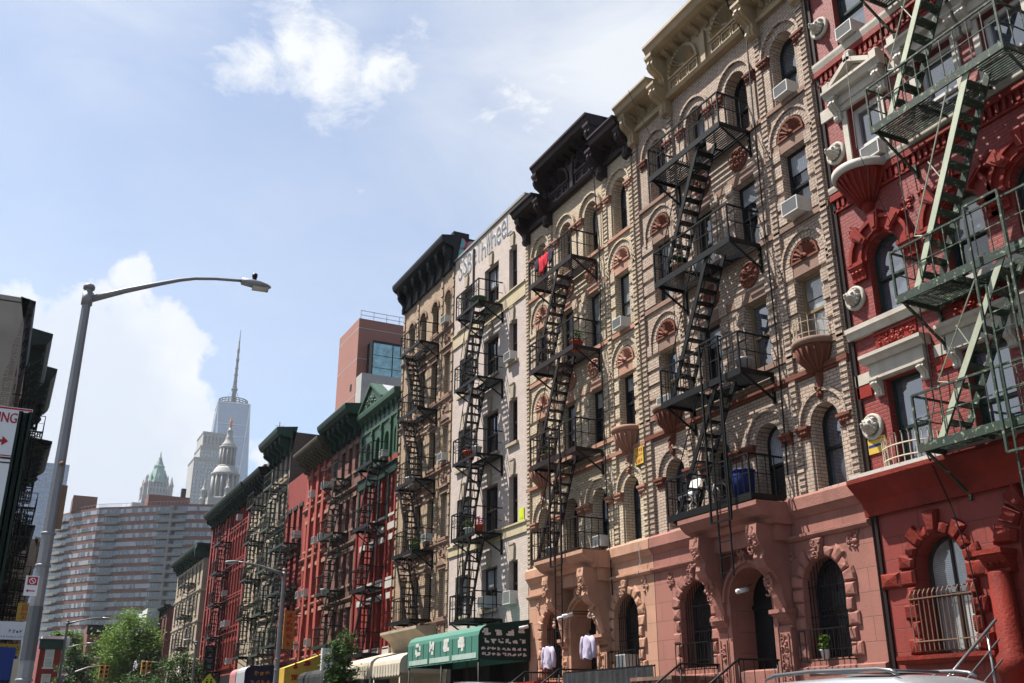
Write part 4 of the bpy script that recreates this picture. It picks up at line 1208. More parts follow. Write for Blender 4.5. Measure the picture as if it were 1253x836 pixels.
B_STONE = tenement('worn stone coloured tenement with dark cornice next to large red building', 'R', 15, 66.32, 71.4, 15.9, 'brick_beige','brick_party', (67.0,68.2,69.5,70.7), [(13.0,14.6),(10.4,12.0),(7.8,9.4),(5.2,6.8),(2.9,4.2)], .32, cornice='black_tin', brackets=6, proj=.9, ch=1.1, lintel='cream_stone', sill='cream_stone', belts=(12.4,9.8,7.2), fe=dict(u=(66.6,68.4),z=(3.8,6.2,8.66,11.1,13.5),m='iron_dkgreen',st=(66.9,68.0)))
_c = [72.3+.98*i for i in range(6)]+[80.4,81.3,82.2]+[84.9]
B_BIGRED = tenement('large red painted block with long dark green bracketed cornice', 'R', 15, 71.42, 85.6, 15.9, 'brick_bright_red','brick_dark_red', _c, [(13.75,15.1),(11.05,12.7),(8.6,10.25),(6.3,7.95),(3.6,5.25)], .27, cornice='green_tin', brackets=22, proj=1.0, ch=1.1, lintel='red_paint', sill='red_paint', belts=(13.25,10.65,8.2,5.75,3.3), pil=(71.7,78.4,79.6,82.9,84.0,85.3), fe=dict(u=(77.0,79.3),z=(3.3,5.7,8.1,10.4,12.6),m='iron_black',st=(77.5,78.8)))
for i,c in enumerate(_c[:6]):
    mb = B_BIGRED.mb(); mb.box(c+.42,c+.56,3.5,15.1,-.02,.1); B_BIGRED.part(mb,'pilaster','brick_bright_red')
# corner house across the side street
B_CORNER = tenement('tan corner tenement with green metal cornice beyond side street', 'R', 15.9, 94.2, 108.5, 14.9, 'brick_beige','brick_beige', (95.6,97.4,99.4,101.4,103.4,105.4,107.2), [(11.9,13.6),(9.0,10.8),(6.2,8.0),(3.4,5.1)], .42, cornice='green_tin', brackets=12, proj=.9, ch=1.1, lintel='cream_stone', sill='cream_stone', arch_rows=(0,), belts=(10.95,8.2,5.4,3.0), depth=12, fe=dict(u=(97.0,101.0),z=(3.3,6.2,9.0,11.9),m='iron_black',st=(97.6,99.4)))
def corner_flank(B):
    # the flank that faces the side street: bays of windows and the cornice returned
    y = B.u0
    tf = lambda p: (p[0], y-B.y0-p[2], p[1]+EYE)          # p = (distance back, height, out)
    for r,(a,b) in enumerate(((11.9,13.6),(9.0,10.8),(6.2,8.0),(3.4,5.1))):
        for c in (1.0, 2.9, 4.8, 6.7):
            mb = MB(tf); lp = arch_loop(c-.42,c+.42,a,b,r == 0,8)
            mb.slab([(p[0],p[1]) for p in arch_loop(c-.54,c+.54,a-.12,b+.12,r == 0,8)], -.02, .06)
            o = mb.build('window', 'frame_dark', B.root)
            mb = MB(tf); mb.slab(lp, .058, .064); mb.build('pane', 'pane_blue', o)
            mb = MB(tf); mb.box(c-.6,c+.6,a-.26,a-.12,-.02,.14); mb.build('sill', 'cream_stone', o)
    for v in (10.95,8.2,5.4,3.0):
        mb = MB(tf); mb.box(.0,11.9,v,v+.19,-.02,.1); mb.build('belt_course', 'cream_stone', B.root)
    mb = MB(tf); z = 14.9-.82
    mb.prism([(-.02,z-.2),(.1,z-.2),(.1,z+.5),(.7,z+.6),(.9,z+.88),(.9,z+.97),(-.3,z+1.1)], lambda p: (-.9,p[1],p[0]), lambda p: (11.9,p[1],p[0]))
    mb.build('cornice', 'green_tin', B.root)
corner_flank(B_CORNER)
B_FARRED = tenement('small dark red brick house beyond tan corner tenement', 'R', 17.2, 122, 131, 12.3, 'brick_dark_red','brick_dark_red', (123.5,126,128.5), [(9.2,11.2),(6.2,8.2),(3.2,5.2)], .5, cornice='black_tin', brackets=6, proj=.5, ch=.8, lintel='cream_stone', depth=9)
B_FARWHITE = tenement('small white rendered house beyond tan corner tenement', 'R', 15.6, 127, 135, 12.4, 'dirty_white','dirty_white', (129,132), [(8.2,10.2),(4.2,6.2)], .5, depth=1.4)
# ------------------------------------------------------------------ left side of the street (seen along its face)
def left_house(label, X, u0, u1, vtop, wm, fm, corn, proj, ch, fe_d=1.0, fez=(), fem='iron_black', rows=None, stain=None, slope=0., depth=10, name='tenement_building', fe_u=None):
    cols = [u0+(u1-u0)*(k+.5)/4 for k in range(4)]
    rows = rows or [(3.0+2.85*k, 4.6+2.85*k) for k in range(int((vtop-4)/2.85))]
    return tenement(label, 'L', X, u0, u1, vtop, wm, fm, cols, rows, .38, cornice=corn, proj=proj, ch=ch, brackets=5, lintel='cream_stone', sill='cream_stone', fe=dict(u=fe_u or (u0+1, u1-1), z=fez, m=fem, d=fe_d, st=(u0+2.4, u0+4.4)) if fez else None, depth=depth, slope=slope)
L_GREY = left_house('grey rendered house end wall at left edge with black cornice edge', -.95, 42, 50, 15.85, 'brick_grey', 'grey_stucco', 'black_tin', .28, 1.0, .95, (3.1,5.9,8.8,11.4), depth=14)
mb = L_GREY.mb(); mb.box(42.0,50,15.8,16.05,-14,.05); mb.box(42,43,16.0,17.2,-2.2,-1.35); L_GREY.part(mb, 'parapet', 'grey_stucco')
mb = L_GREY.mb(); rr = random.Random(11)
P = [(-.02,15.2),(-.02,9.0),(-.35,9.0),(-.4,9.8),(-.3,10.6),(-.48,11.2),(-.33,12.0),(-.42,12.7),(-.26,13.3),(-.3,13.9),(-.16,14.5),(-.1,15.1)]
mb.prism(P, lambda p: (41.985, p[1], p[0]), lambda p: (42.05, p[1], p[0])); L_GREY.part(mb, 'bare_plaster_patch', 'bare_plaster')
L_GREENA = left_house('left tenement with stepped dark green cornice behind grey end wall', -.75, 50.05, 57.5, 17.3, 'brick_brown','brick_party','dark_green_tin', .95, 1.7, 1.0, (3.2,6.1,8.9,11.7,14.4))
L_GREENB = left_house('left tenement with farther projecting green cornice', -.45, 57.55, 65, 17.9, 'brick_dark_red','brick_party','dark_green_tin', 1.2, 2.0, 1.05, (3.4,6.2,9.1,12.0,14.8), fem='iron_dkgreen')
L_BLACKC = left_house('left tenement with dark cornice capped in pale metal', -.1, 65.05, 72.5, 15.7, 'brick_beige','brick_party','black_tin', 1.35, 1.7, 1.1, (3.4,6.2,9.1,12.0))
mb = L_BLACKC.mb(); mb.box(65.05,72.5,15.62,15.9,.2,1.3); L_BLACKC.part(mb, 'cornice_capping', 'dirty_white')
L_LOWER = left_house('lower left tenement hung with many black balconies', .35, 72.55, 80.5, 11.9, 'brick_beige','brick_party','black_tin', .9, .9, 1.1, (3.1,5.9,8.6))
L_BEIGE = left_house('far left beige brick tenement behind grey lamp post', 1.75, 82, 98, 12.6, 'brick_beige','brick_beige','cream_stone', .5, .6, .8, (), depth=12)
def sign_board(name, label, cat, ctr, w, h, mats, normal='Y', t=.03, frame=None):
    r = empty(name, ctr, label, cat)
    return r

def board(name, label, cat, x0, x1, y, z0, z1, back, t=.04, group=None):
    """flat board across the street direction, facing the viewer (-y)"""
    r = empty(name, ((x0+x1)/2, y, z0), label, cat, group)
    cx = (x0+x1)/2
    tf = lambda p: (p[0]-cx, p[2], p[1]-z0)               # p = (x, z, depth behind face)
    mb = MB(tf); mb.box(x0,x1,z0,z1,0,t); mb.build('panel', back, r)
    return r, tf
# yellow boards with red characters, white board, blue awning low on the left
r, tf = board('shop_sign', 'yellow shop sign with dark red Chinese characters behind lamp post', 'sign', .62, 1.1, 44.5, 5.0, 5.68, 'sign_yellow')
mb = MB(tf); F = lambda cx, cz: (lambda x, y: (cx+x, cz+y, -.006))
put_text(mb, '嘉', .3, F(.88,5.47)); put_text(mb, '堂', .3, F(.88,5.17)); mb.build('lettering', 'sign_red', r)
r, tf = board('shop_sign', 'white shop sign with large red letter H and small black print', 'sign', -.25, 1.02, 42.0, 4.12, 4.76, 'sign_white')
mb = MB(tf); put_text(mb, 'H', .42, F(-.02,4.5)); mb.box(-.25,.1,4.47,4.53,-.007,-.004)
mb.build('lettering', 'sign_red', r)
rr = random.Random(4); mb = MB(tf)
for k in range(4): strokes(mb, .42+k*.12,.52+k*.12,4.36,4.48, lambda a,b,e: (a,b,-.006-e), rr, 5, .22)
for k in range(11): strokes(mb, .0+k*.09,.07+k*.09,4.2,4.25, lambda a,b,e: (a,b,-.006-e), rr, 4, .25)
mb.build('small_print', 'sign_black', r)
r, tf = board('shop_sign', 'orange yellow shop sign with brown pattern under the white sign', 'sign', .2, .95, 43.2, 3.62, 4.05, 'sign_yellow')
mb = MB(tf)
for k in range(5): strokes(mb, .28+k*.13,.39+k*.13,3.7,3.97, lambda a,b,e: (a,b,-.006-e), rr, 6, .2)
mb.build('lettering', 'rust_tin', r)
r = empty('awning', (0, 40.5, 2.6), 'dark blue shop awning at lower left', 'awning')
mb = MB(lambda p: (p[0], p[1]-40.5, p[2]-2.6))
mb.add([(-1.0,39,3.8),(.72,39,3.65),(.75,39,2.75),(.75,39,2.62),(-1.0,39,2.62),(-1.0,42,3.8),(.72,42,3.65),(.75,42,2.75),(.75,42,2.62),(-1.0,42,2.62)],
       [(0,1,2,3,4),(5,9,8,7,6),(0,5,6,1),(1,6,7,2),(2,7,8,3),(3,8,9,4),(4,9,5,0)])
mb.build('canopy', 'sign_blue', r)
mb = MB(lambda p: (p[0], p[1]-40.5, p[2]-2.6)); mb.box(.7,.95,38.9,42.1,2.3,3.3); mb.build('valance', 'awning_beige', r)
r = empty('shop_sign', (.45, 46.2, 12.9), 'small black and yellow sign board high on left fire escapes', 'sign')
tf = lambda p: (p[0]-.45, p[2], p[1]-12.9)
mb = MB(tf); mb.box(-.55,-.08,12.65,13.9,0,.06); mb.build('panel', 'sign_black', r)
mb = MB(tf)
for k in range(3): strokes(mb, -.5,-.12,12.75+k*.38,13.05+k*.38, lambda a,b,e: (a,-e*0+b,-.006-e), rr, 6, .2)
mb.build('lettering', 'sign_yellow', r)

# ------------------------------------------------------------------ lamp posts
def street_lamp(label, x, y, H, arm, rise, pole_r=(.15,.115), tipz=None, head=.75, dirx=1, two_tone=True, group='street lamps', ang=0.0, sensor=True):
    r = empty('street_lamp', (x, y, 0), label, 'street lamp', group)
    ca, sa = math.cos(ang), math.sin(ang)
    mb = MB()
    zs = [0,.35,.4,2.7,5.05]
    rad = lambda z: pole_r[0]+(pole_r[1]-pole_r[0])*z/H
    mb.tube([(0,0,0),(0,0,.5)], [pole_r[0]*1.7,pole_r[0]*1.45], 8, False)
    n = 8
    mb.tube([(0,0,.5),(0,0,3.05)], [rad(.5),rad(3.05)], n, False); mb.slot = 1
    mb.tube([(0,0,2.2),(0,0,3.0)], [rad(2.2)+.004,rad(3.0)+.004], n, False); mb.slot = 0
    mb.tube([(0,0,3.05),(0,0,H-.05)], [rad(3.05),rad(H)], n, False)
    for z in (3.6,4.1,1.9): mb.lathe([(rad(z)+.004,0),(rad(z)+.012,.008),(rad(z)+.012,.03),(rad(z)+.004,.038)], (0,0,z), 16, axis='z')
    mb.build('pole', ['pole_grey','pole_grey_patch'], r)
    mb = MB(); mb.lathe([(rad(H)+.022,-.07),(rad(H)+.026,-.02),(rad(H)+.01,.012),(0,.03)], (0,0,H), 16, axis='z'); mb.build('pole_cap', 'pole_grey', r)
    D = lambda t, z: (dirx*t*ca, dirx*t*sa, z)
    mb = MB()
    q = H-.24; pts = [(.06,q),(arm*.22,q+rise*.3),(arm*.42,q+rise*.57),(arm*.56,q+rise*.75),(arm*.66,q+rise*.85),(arm*.8,q+rise*.93),(arm,q+rise)]
    mb.tube([D(*p) for p in pts], [.062,.05,.04,.034,.03,.028,.026] if 8.41 < H < 8.43 else [.085,.07,.055,.046,.042,.04,.036], 8)
    mb.tube([(0,0,H-.36),(0,0,H-.14)], rad(H)+.025, 8)
    mb.build('arm', 'pole_grey', r)
    tz = H-.24+rise
    mb = MB(); vs = []; L = head
    secs = [(0,.05,.05),(.02,.085,.075),(.35,.12,.085),(.62,.125,.075),(.85,.095,.05),(.97,.05,.025),(1,.01,.01)]
    for f,w,h in secs:
        for k in range(10):
            a = 2*PI*k/10; t = arm-.06+f*L
            px, py = t, w*math.cos(a)
            vs.append((dirx*(px*ca-py*sa), dirx*(px*sa+py*ca), tz-.02-.02*f+(h if math.sin(a) > 0 else h*.75)*math.sin(a)))
    fs = [(i*10+k,i*10+(k+1)%10,(i+1)*10+(k+1)%10,(i+1)*10+k) for i in range(len(secs)-1) for k in range(10)]
    mb.add(vs, fs, True); hd = mb.build('lamp_head', 'lamp_grey', r)
    mb = MB(); mb.tube([D(arm+.28*L,tz-.085),D(arm+.8*L,tz-.085)], [.07,.06], 8); mb.build('lens', 'lamp_lens', hd)
    if sensor:
        mb = MB(); mb.lathe([(.04,0),(.04,.05),(.05,.055),(.05,.12),(0,.13)], D(arm+.32*L, tz+.06), 10, axis='z'); mb.build('photocell', 'black_plastic', hd)
    return r
LAMP = street_lamp('tall grey lamp post in left foreground with long curved arm', .5, 17.4, 8.42, 2.62, .86, (.125,.072), head=.56)
# bolts and bracket on the near post
mb = MB(); mb.lathe([(.02,0),(.045,.02),(.045,.05),(0,.08)], (.03,-.115,5.2), 10, axis='z'); mb.box(.09,.17,-.05,.0,4.2,4.9); mb.build('bolt', 'iron_rust', LAMP)
street_lamp('grey lamp post before navy awning with arm reaching over the road', 12.3, 49.6, 8.35, 2.35, .45, (.15,.09), dirx=-1, head=.65, sensor=False)
street_lamp('far dark lamp post at left with two arms above the trees', 5.1, 90, 8.9, 2.6, .55, (.13,.1), head=.8, sensor=False)
mb = MB(); mb.tube([(.08,0,6.75),(1.0,0,7.05),(1.7,0,7.15)], [.05,.04,.035], 6); mb.tube([(1.6,0,7.16),(2.3,0,7.2)], [.09,.05], 6)
mb.build('second_arm', 'lamp_grey', [o for o in bpy.data.objects if o.name.startswith('street_lamp')][-1])
street_lamp('small far lamp post before tan corner tenement', 13.1, 77, 6.7, .5, .35, (.1,.08), dirx=-1, head=.5, sensor=False)

# ------------------------------------------------------------------ parking signs at the left
r, tf = board('parking_sign', 'white parking sign cut by left frame edge with red lettering and arrow', 'sign', -.52, -.02, 10.5, 3.72, 4.215, 'sign_white', t=.006)
mb = MB(tf)
for a in ((-.515,-.025,4.192,4.208),(-.515,-.025,3.727,3.737)): mb.box(*a,-.004,-.001)
mb.box(-.033,-.025,4.11,4.192,-.004,-.001)
put_text(mb, 'PARKING', .125, lambda x,y: (-.345+x*.78,4.1+y*1.15,-.003)); put_text(mb, 'PARKING', .125, lambda x,y: (-.341+x*.78,4.102+y*1.15,-.0035))
put_text(mb, 'NO', .13, lambda x,y: (-.43+x,4.0+y,-.003))
mb.box(-.4,-.22,3.86,3.885,-.004,-.001); mb.add([(-.24,3.825,-.003),(-.24,3.92,-.003),(-.185,3.872,-.003)],[(0,1,2)])
mb.build('lettering', 'sign_red', r)
r, tf = board('parking_sign', 'plain lower white sign plate beneath the red arrow sign', 'sign', -.52, -.1, 10.51, 2.9, 3.7, 'sign_white', t=.006)
mb = MB(tf); mb.box(-.5,-.12,3.66,3.672,-.004,-.001); mb.box(-.45,-.2,3.3,3.32,-.004,-.001); mb.build('marking', 'sign_black', r)
r = empty('sign_post', (-.07, 9.55, 0), 'dark green perforated steel sign post at left frame edge', 'post')
mb = MB()
for a,b,c,d in ((-.055,-.02,0,.012),(.02,.055,0,.012),(-.032,-.02,.0,.05),(.02,.032,.0,.05),(-.032,.032,.04,.055)):
    mb.box(a,b,c,d,0,3.93)
mb.build('channel', 'post_green', r)
mb = MB()
for k in range(36): mb.lathe([(.009,0),(.009,.003),(0,.003)], (0,.039-.003,.35+k*.1), 8, axis='v') if False else mb.box(-.006,.006,.037,.0395,.35+k*.1,.365+k*.1)
mb.build('bolt_holes', 'black_plastic', r)
r, tf = board('parking_sign', 'small white no standing sign with red symbol on lamp post', 'sign', .285, .47, 17.18, 3.13, 3.43, 'sign_white', t=.008)
mb = MB(tf); mb.box(.315,.455,3.29,3.415,-.004,-.001); mb.box(.34,.44,3.195,3.212,-.004,-.001); mb.add([(.345,3.175,-.003),(.345,3.232,-.003),(.31,3.2035,-.003)],[(0,1,2)]); mb.build('symbol', 'sign_red', r)
mb = MB(tf); mb.arcband(.385,3.3525,.036,.047,-.007,-.005,0,2*PI,16); mb.add([(.352,3.38,-.006),(.36,3.388,-.006),(.42,3.325,-.006),(.412,3.317,-.006)],[(0,1,2,3)]); mb.build('ring', 'sign_white', r)
# ------------------------------------------------------------------ things on and before the right-hand houses
ac_unit(B_RED, 12.95, 14.24, 'white air conditioner in top window of the red building')
ac_unit(B_RED, 12.72, 11.0, 'grey air conditioner above the half round balcony of red building', w=.5)
ac_unit(B_TAN, B_TAN.cols[0]-.05, 14.0, 'air conditioner in top arched window of the tan building')
ac_unit(B_TAN, B_TAN.cols[0]-.02, 10.8, 'air conditioner with bracket in right hand fourth floor window of tan building', w=.52, h=.36, out=.36)
ac_unit(B_TAN, B_TAN.cols[3]+.05, 7.7, 'pale air conditioner in wooden window above the left bowl balcony', w=.55)
ac_unit(B_TAN, B_TAN.cols[2], 10.8, 'air conditioner behind the railing of the second highest black landing')
ac_unit(B_CREAM, B_CREAM.cols[0], 10.65, 'open framed air conditioner in cream building right hand window', out=.3)
ac_unit(B_CREAM, B_CREAM.gw[0]+.1, 1.25, 'air conditioner behind bars beside the hanging lilac shirt', w=.5, h=.38, out=.2)
ac_unit(B_CREAM, B_CREAM.cols[1]-.1, 4.58, 'air conditioner on lowest landing of the brown fire escape', out=.25)
ac_unit(B_WHITE, 29.83, 12.0, 'air conditioner in fourth floor side window of whitish house', w=.5)
ac_unit(B_WHITE, 29.83, 3.55, 'air conditioner above green awning in end window', w=.52, h=.42)
ac_unit(B_WHITE, 31.8, 3.6, 'air conditioner behind scrolled railing above the green awning', w=.55, h=.4)
ac_unit(B_BROWN, 35.95, 15.65, 'white air conditioner in top arched window of sooty brown house')
ac_unit(B_BROWN, 35.9, 9.7, 'white air conditioner in third row window of sooty brown house')
ac_unit(B_BROWN, 37.35, 6.7, 'white air conditioner in fourth row window of sooty brown house')
ac_unit(B_GREEN, 43.1, 11.5, 'air conditioner in green metal top floor window')
for c,v,t in ((52.3,9.0,'upper right window'),(54.75,11.8,'top row middle window'),(53.5,9.0,'second row middle window'),(56.0,6.35,'third row far window'),(54.75,6.35,'third row middle window'),(53.5,3.65,'lowest row near window'),(56.0,3.65,'lowest row far window'),(52.3,11.8,'top row near window')):
    ac_unit(B_ORANGE, c, v, 'air conditioner in %s of orange red tenement' % t, w=.52, h=.38, out=.36)
ac_unit(B_LOWRED, 57.7, 9.95, 'large air conditioner on low red house', w=.55, h=.42, out=.4)
ac_unit(B_LOWRED, 57.7, 4.45, 'air conditioner beside yellow vertical banner', w=.55, h=.42, out=.4)
for c,v,t in ((74.26,13.8,'top row'),(75.24,6.35,'lower middle row third'),(76.22,6.35,'lower middle row fourth'),(73.28,3.65,'lowest row'),(77.2,8.65,'middle row')):
    ac_unit(B_BIGRED, c, v, 'small air conditioner in %s window of large red block' % t, w=.5, h=.4, out=.45)

# hanging shirts, laundry, balcony clutter
def shirt(x, y, z, label, mat='cloth_lilac', h=.74, w=.52, rot=0):
    r = empty('hanging_shirt', (x,y,z), label, 'shirt', 'lilac shirts hung by the door')
    rnd = random.Random(int(y*31))
    mb = MB(); n, m = 10, 14; vs = []
    for i in range(n+1):
        f = i/n
        for k in range(m):
            a = 2*PI*k/m
            wd = (.13+.13*min(1, f*5) + .02*f)*w/.52; dp = .055+.05*f
            fold = .018*math.sin(a*5+i*.4+rnd.random()*.4)*f
            fold += .02*math.sin(a*9+i*.9)*f+.012*rnd.uniform(-1,1)*f
            vs.append((dp*math.sin(a)+fold*1.5, wd*math.cos(a)+fold, -f*h-(.05*abs(math.cos(a)) if i == 0 else 0)+(.03*math.sin(a*3) if i == n else 0)))
    fs = [(i*m+k,i*m+(k+1)%m,(i+1)*m+(k+1)%m,(i+1)*m+k) for i in range(n) for k in range(m)]+[tuple(range(m))]
    mb.add(vs, fs, True)
    for s in (-1,1):
        mb.tube([(0,s*.2,-.06),(.02,s*.29,-.22),(.02,s*.32,-.42),(.01,s*.31,-.6)], [.07,.075,.07,.06], 8)
    mb.build('shirt_body', mat, r)
    mb = MB(); mb.tube([(0,-.2,-.05),(0,0,.04),(0,.2,-.05)], .008, 5); mb.tube([(0,0,.04),(0,0,.1),(0,.03,.13),(0,.05,.1)], .006, 5); mb.build('hanger', 'black_plastic', r)
shirt(14.32, B_CREAM.gw[0]+.95, 2.32+EYE-.15, 'lilac shirt on a hanger beside the right barred window', h=.62, w=.38)
shirt(14.4, B_CREAM.dc+1.35, 2.18+EYE-.15, 'lilac shirt half hidden by left door pilaster', h=.62, w=.38)
def laundry(B, u, v, w, label, mats):
    r = empty('laundry', B.world(u,v,w), label, 'laundry')
    rnd = random.Random(9); mb = MB(); x = 0
    for i,(m,wd,h) in enumerate(mats):
        mb = MB(); n = 6; vs = []
        for a in range(n+1):
            for b in range(5):
                vs.append((.03*math.sin(a*1.7+b)+.02*rnd.random(), x+wd*a/n+.01*b, -h*b/4-(.03*math.sin(a*2.1) if b == 4 else 0)))
        mb.add(vs, [(a*5+b,(a+1)*5+b,(a+1)*5+b+1,a*5+b+1) for a in range(n) for b in range(4)], True)
        o = mb.build('garment', m, r, recalc=False); md = o.modifiers.new('cloth','SOLIDIFY'); md.thickness = .012
        x += wd+.03
    mb = MB(); mb.bar((0,-.1,.01),(0,x+.1,.01),.006); mb.build('clothes_line', 'black_plastic', r)
laundry(B_CREAM, 25.0, 14.17, 1.02, 'red and dark clothes drying on top landing of brown fire escape', [('cloth_dark',.28,.45),('cloth_red',.22,.5),('cloth_red',.34,.62),('cloth_dark',.25,.4)])
def folding_chair(B, u, v, w, label):
    r = empty('folding_chair', B.world(u,v,w), label, 'chair')
    mb = MB()
    for s in (-.22,.22):
        mb.tube([(-.25,s,0),(.2,s,.75)], .016, 6); mb.tube([(.25,s,0),(-.2,s,.42)], .016, 6)
    mb.build('frame', 'plastic_white', r)
    mb = MB(); mb.add([(-.2,-.22,.42),(-.2,.22,.42),(.02,.22,.4),(.02,-.22,.4)],[(0,1,2,3)]); o = mb.build('seat', 'cloth_white', r)
    o.modifiers.new('t','SOLIDIFY').thickness = .02
    mb = MB(); mb.add([(.05,-.22,.45),(.05,.22,.45),(.24,.22,.85),(.24,-.22,.85)],[(0,1,2,3)]); o = mb.build('backrest', 'cloth_white', r); o.modifiers.new('t','SOLIDIFY').thickness = .02
folding_chair(B_TAN, 19.0, 4.57, .75, 'white folding chair on lowest black landing')
r = empty('storage_bin', B_TAN.world(17.3,4.57,.5), 'bright blue covered bin on lowest black landing', 'bin')
mb = MB(); mb.tube([(0,0,0),(0,0,.62),(0,0,.66)], [.22,.26,.25], 14); mb.build('tub', 'cloth_blue', r)
mb = MB(); mb.tube([(0,0,.66),(0,0,.7),(0,0,.75)], [.28,.27,.1], 14); mb.build('lid', 'cloth_blue', r)
r = empty('bicycle', B_TAN.world(18.2,4.57,.7), 'small dark folded bicycle on lowest black landing', 'bicycle')
for k in (-.32,.32):
    mb = MB(); mb.arcband(k,.27,.23,.26,-.02,.02,0,2*PI,20)
    for j in range(6): mb.bar((k,.27,0),(k+.23*math.cos(j),.27+.23*math.sin(j),0),.004)
    mb.tf = ident; mb.v = [(p[2],p[0],p[1]) for p in mb.v]; mb.build('wheel','tyre',r)
mb = MB()
for a,b in (((0,-.32,.27),(0,-.1,.55)),((0,-.1,.55),(0,.2,.55)),((0,.2,.55),(0,.32,.27)),((0,-.1,.55),(0,.02,.25)),((0,.02,.25),(0,.2,.55)),((0,.02,.25),(0,.32,.27)),((0,-.1,.55),(0,-.12,.72)),((0,.2,.55),(0,.22,.75))): mb.tube([a,b],.014,6)
mb.build('frame','lamp_grey',r)
mb = MB(); mb.box(-.05,.05,.16,.34,.75,.79); mb.build('saddle','black_plastic',r)
mb = MB(); mb.tube([(-.2,-.14,.74),(.2,-.14,.74)],.012,6); mb.build('handlebar','black_plastic',r)
def pot(B, u, v, w, label, mat, r0=.17, h=.26, plant=None, name='flower_pot'):
    r = empty(name, B.world(u,v,w), label, 'pot')
    mb = MB(); mb.lathe([(r0*.75,0),(r0,h*.85),(r0*1.1,h*.86),(r0*1.1,h),(r0*.9,h),(r0*.85,h*.8),(0,h*.8)], (0,0,0), 14, axis='z'); mb.build('pot', mat, r)
    if plant:
        rnd = random.Random(int(u*77)); mb = MB()
        for k in range(70):
            a = rnd.random()*6.28; q = rnd.random()*r0*1.3; z = h+rnd.random()*.28
            d = Vector((rnd.uniform(-1,1),rnd.uniform(-1,1),rnd.uniform(-.3,1))).normalized()*.06; e = Vector((-d.y,d.x,rnd.uniform(-.02,.02)))*.6
            p = Vector((q*math.cos(a),q*math.sin(a),z)); mb.add([tuple(p-d),tuple(p+e),tuple(p+d),tuple(p-e)],[(0,1,2,3)])
        mb.build('plant', plant, r)
pot(B_WHITE, 31.2, 14.52, .75, 'green plant tub on the top landing of whitish house', 'plastic_green', .26, .34)
pot(B_WHITE, 31.75, 8.74, .8, 'red pot on middle landing of whitish house', 'plastic_red', .22, .3)
pot(B_WHITE, 31.1, 8.74, .8, 'white bucket beside red pot on whitish house landing', 'plastic_white', .17, .32)
pot(B_WHITE, 30.85, 6.0, .8, 'pot of pink flowers on lower landing of whitish house', 'plastic_red', .16, .26, 'flower_pink')
pot(B_WHITE, 31.6, 6.0, .8, 'pot of white flowers and leaves on lower landing of whitish house', 'plastic_white', .2, .26, 'leaf_fresh')
pot(B_TAN, B_TAN.gw[0] if hasattr(B_TAN,'gw') else 15.6, 1.2, .08, 'small white flower pot behind the bars of tan building', 'plastic_white', .1, .2, 'leaf_mid') if False else None
pot(B_TAN, 15.75, 1.16, .1, 'small white flower pot inside barred ground floor window', 'plastic_white', .09, .17, 'leaf_mid')
def camera_unit(B, u, v, w, label, L=.26):
    r = empty('security_camera', B.world(u,v,w), label, 'security camera', 'security cameras by the doors')
    sx = B.sx
    mb = MB(); mb.tube([(-sx*0,0,0),(sx*L,.05,-.06)], [.05,.055], 10); mb.tube([(sx*L,.05,-.06),(sx*(L+.03),.055,-.066)], [.06,.05], 10); mb.build('housing', 'plastic_white', r)
    mb = MB(); mb.tube([(0,0,0),(0,0,.08),(-sx*w,0,.1)], .014, 5); mb.build('bracket', 'black_plastic', r)
camera_unit(B_CREAM, B_CREAM.dc-.1, 2.72, .75, 'left white camera of the pair over the salmon doorway')
camera_unit(B_CREAM, B_CREAM.dc-.38, 2.76, .75, 'right white camera of the pair over the salmon doorway')
camera_unit(B_CREAM, B_CREAM.gw[0]+1.15, 2.75, .2, 'single camera between salmon doorway and barred window')
camera_unit(B_CREAM, 28.5, 2.75, .15, 'white camera near far corner of salmon ground floor')
camera_unit(B_TAN, B_TAN.dc+.15, 2.75, .1, 'round white camera inside rose arched doorway')

# notices on the walls
def notice(B, u0, u1, v0, v1, label, fg, bg, rows, seed, extra=None, w=.1):
    r = empty('notice', B.world((u0+u1)/2,v0,w), label, 'sign')
    sx = B.sx; uc = (u0+u1)/2
    tf = lambda p: (sx*p[2], p[0]-uc, p[1]-v0)
    mb = MB(tf); mb.box(u0,u1,v0,v1,-.02,0); mb.build('panel', bg, r)
    mb = MB(tf); rnd = random.Random(seed)
    for a,b,n,mt in rows:
        cw = (u1-u0-.06)/n
        for k in range(n):
            q0 = u1-.03-(k+1)*cw; strokes(mb, q0+cw*.12, q0+cw*.88, v0+(v1-v0)*a, v0+(v1-v0)*b, lambda x,y,e: (x,y,.003+e), rnd, 5, .22)
    mb.build('lettering', fg, r)
    if extra: extra(r, tf)
notice(B_CREAM, 21.78, 22.2, 6.5, 6.98, 'yellow notice with rows of red and black lettering between tan and cream brick', 'sign_red', 'sign_yellow', [(.7,.93,4,0),(.38,.6,6,0),(.06,.3,4,0)], 5, w=.12)
notice(B_WHITE, 29.0, 29.34, 6.18, 6.6, 'lime yellow notice at corner of whitish house', 'sign_black', 'sign_lime', [(.1,.2,5,0),(.25,.3,4,0)], 6, w=.03)
def _stripe(r, tf):
    mb = MB(tf); mb.box(13.58,14.0,5.06,5.11,.001,.004); mb.build('blue_stripe', 'sign_blue', r)
notice(B_RED, 13.57, 14.01, 4.93, 5.25, 'yellow notice with blue stripe under the lowest lion head', 'sign_black', 'sign_yellow', [(.82,.93,7,0)], 8, _stripe, w=.03)

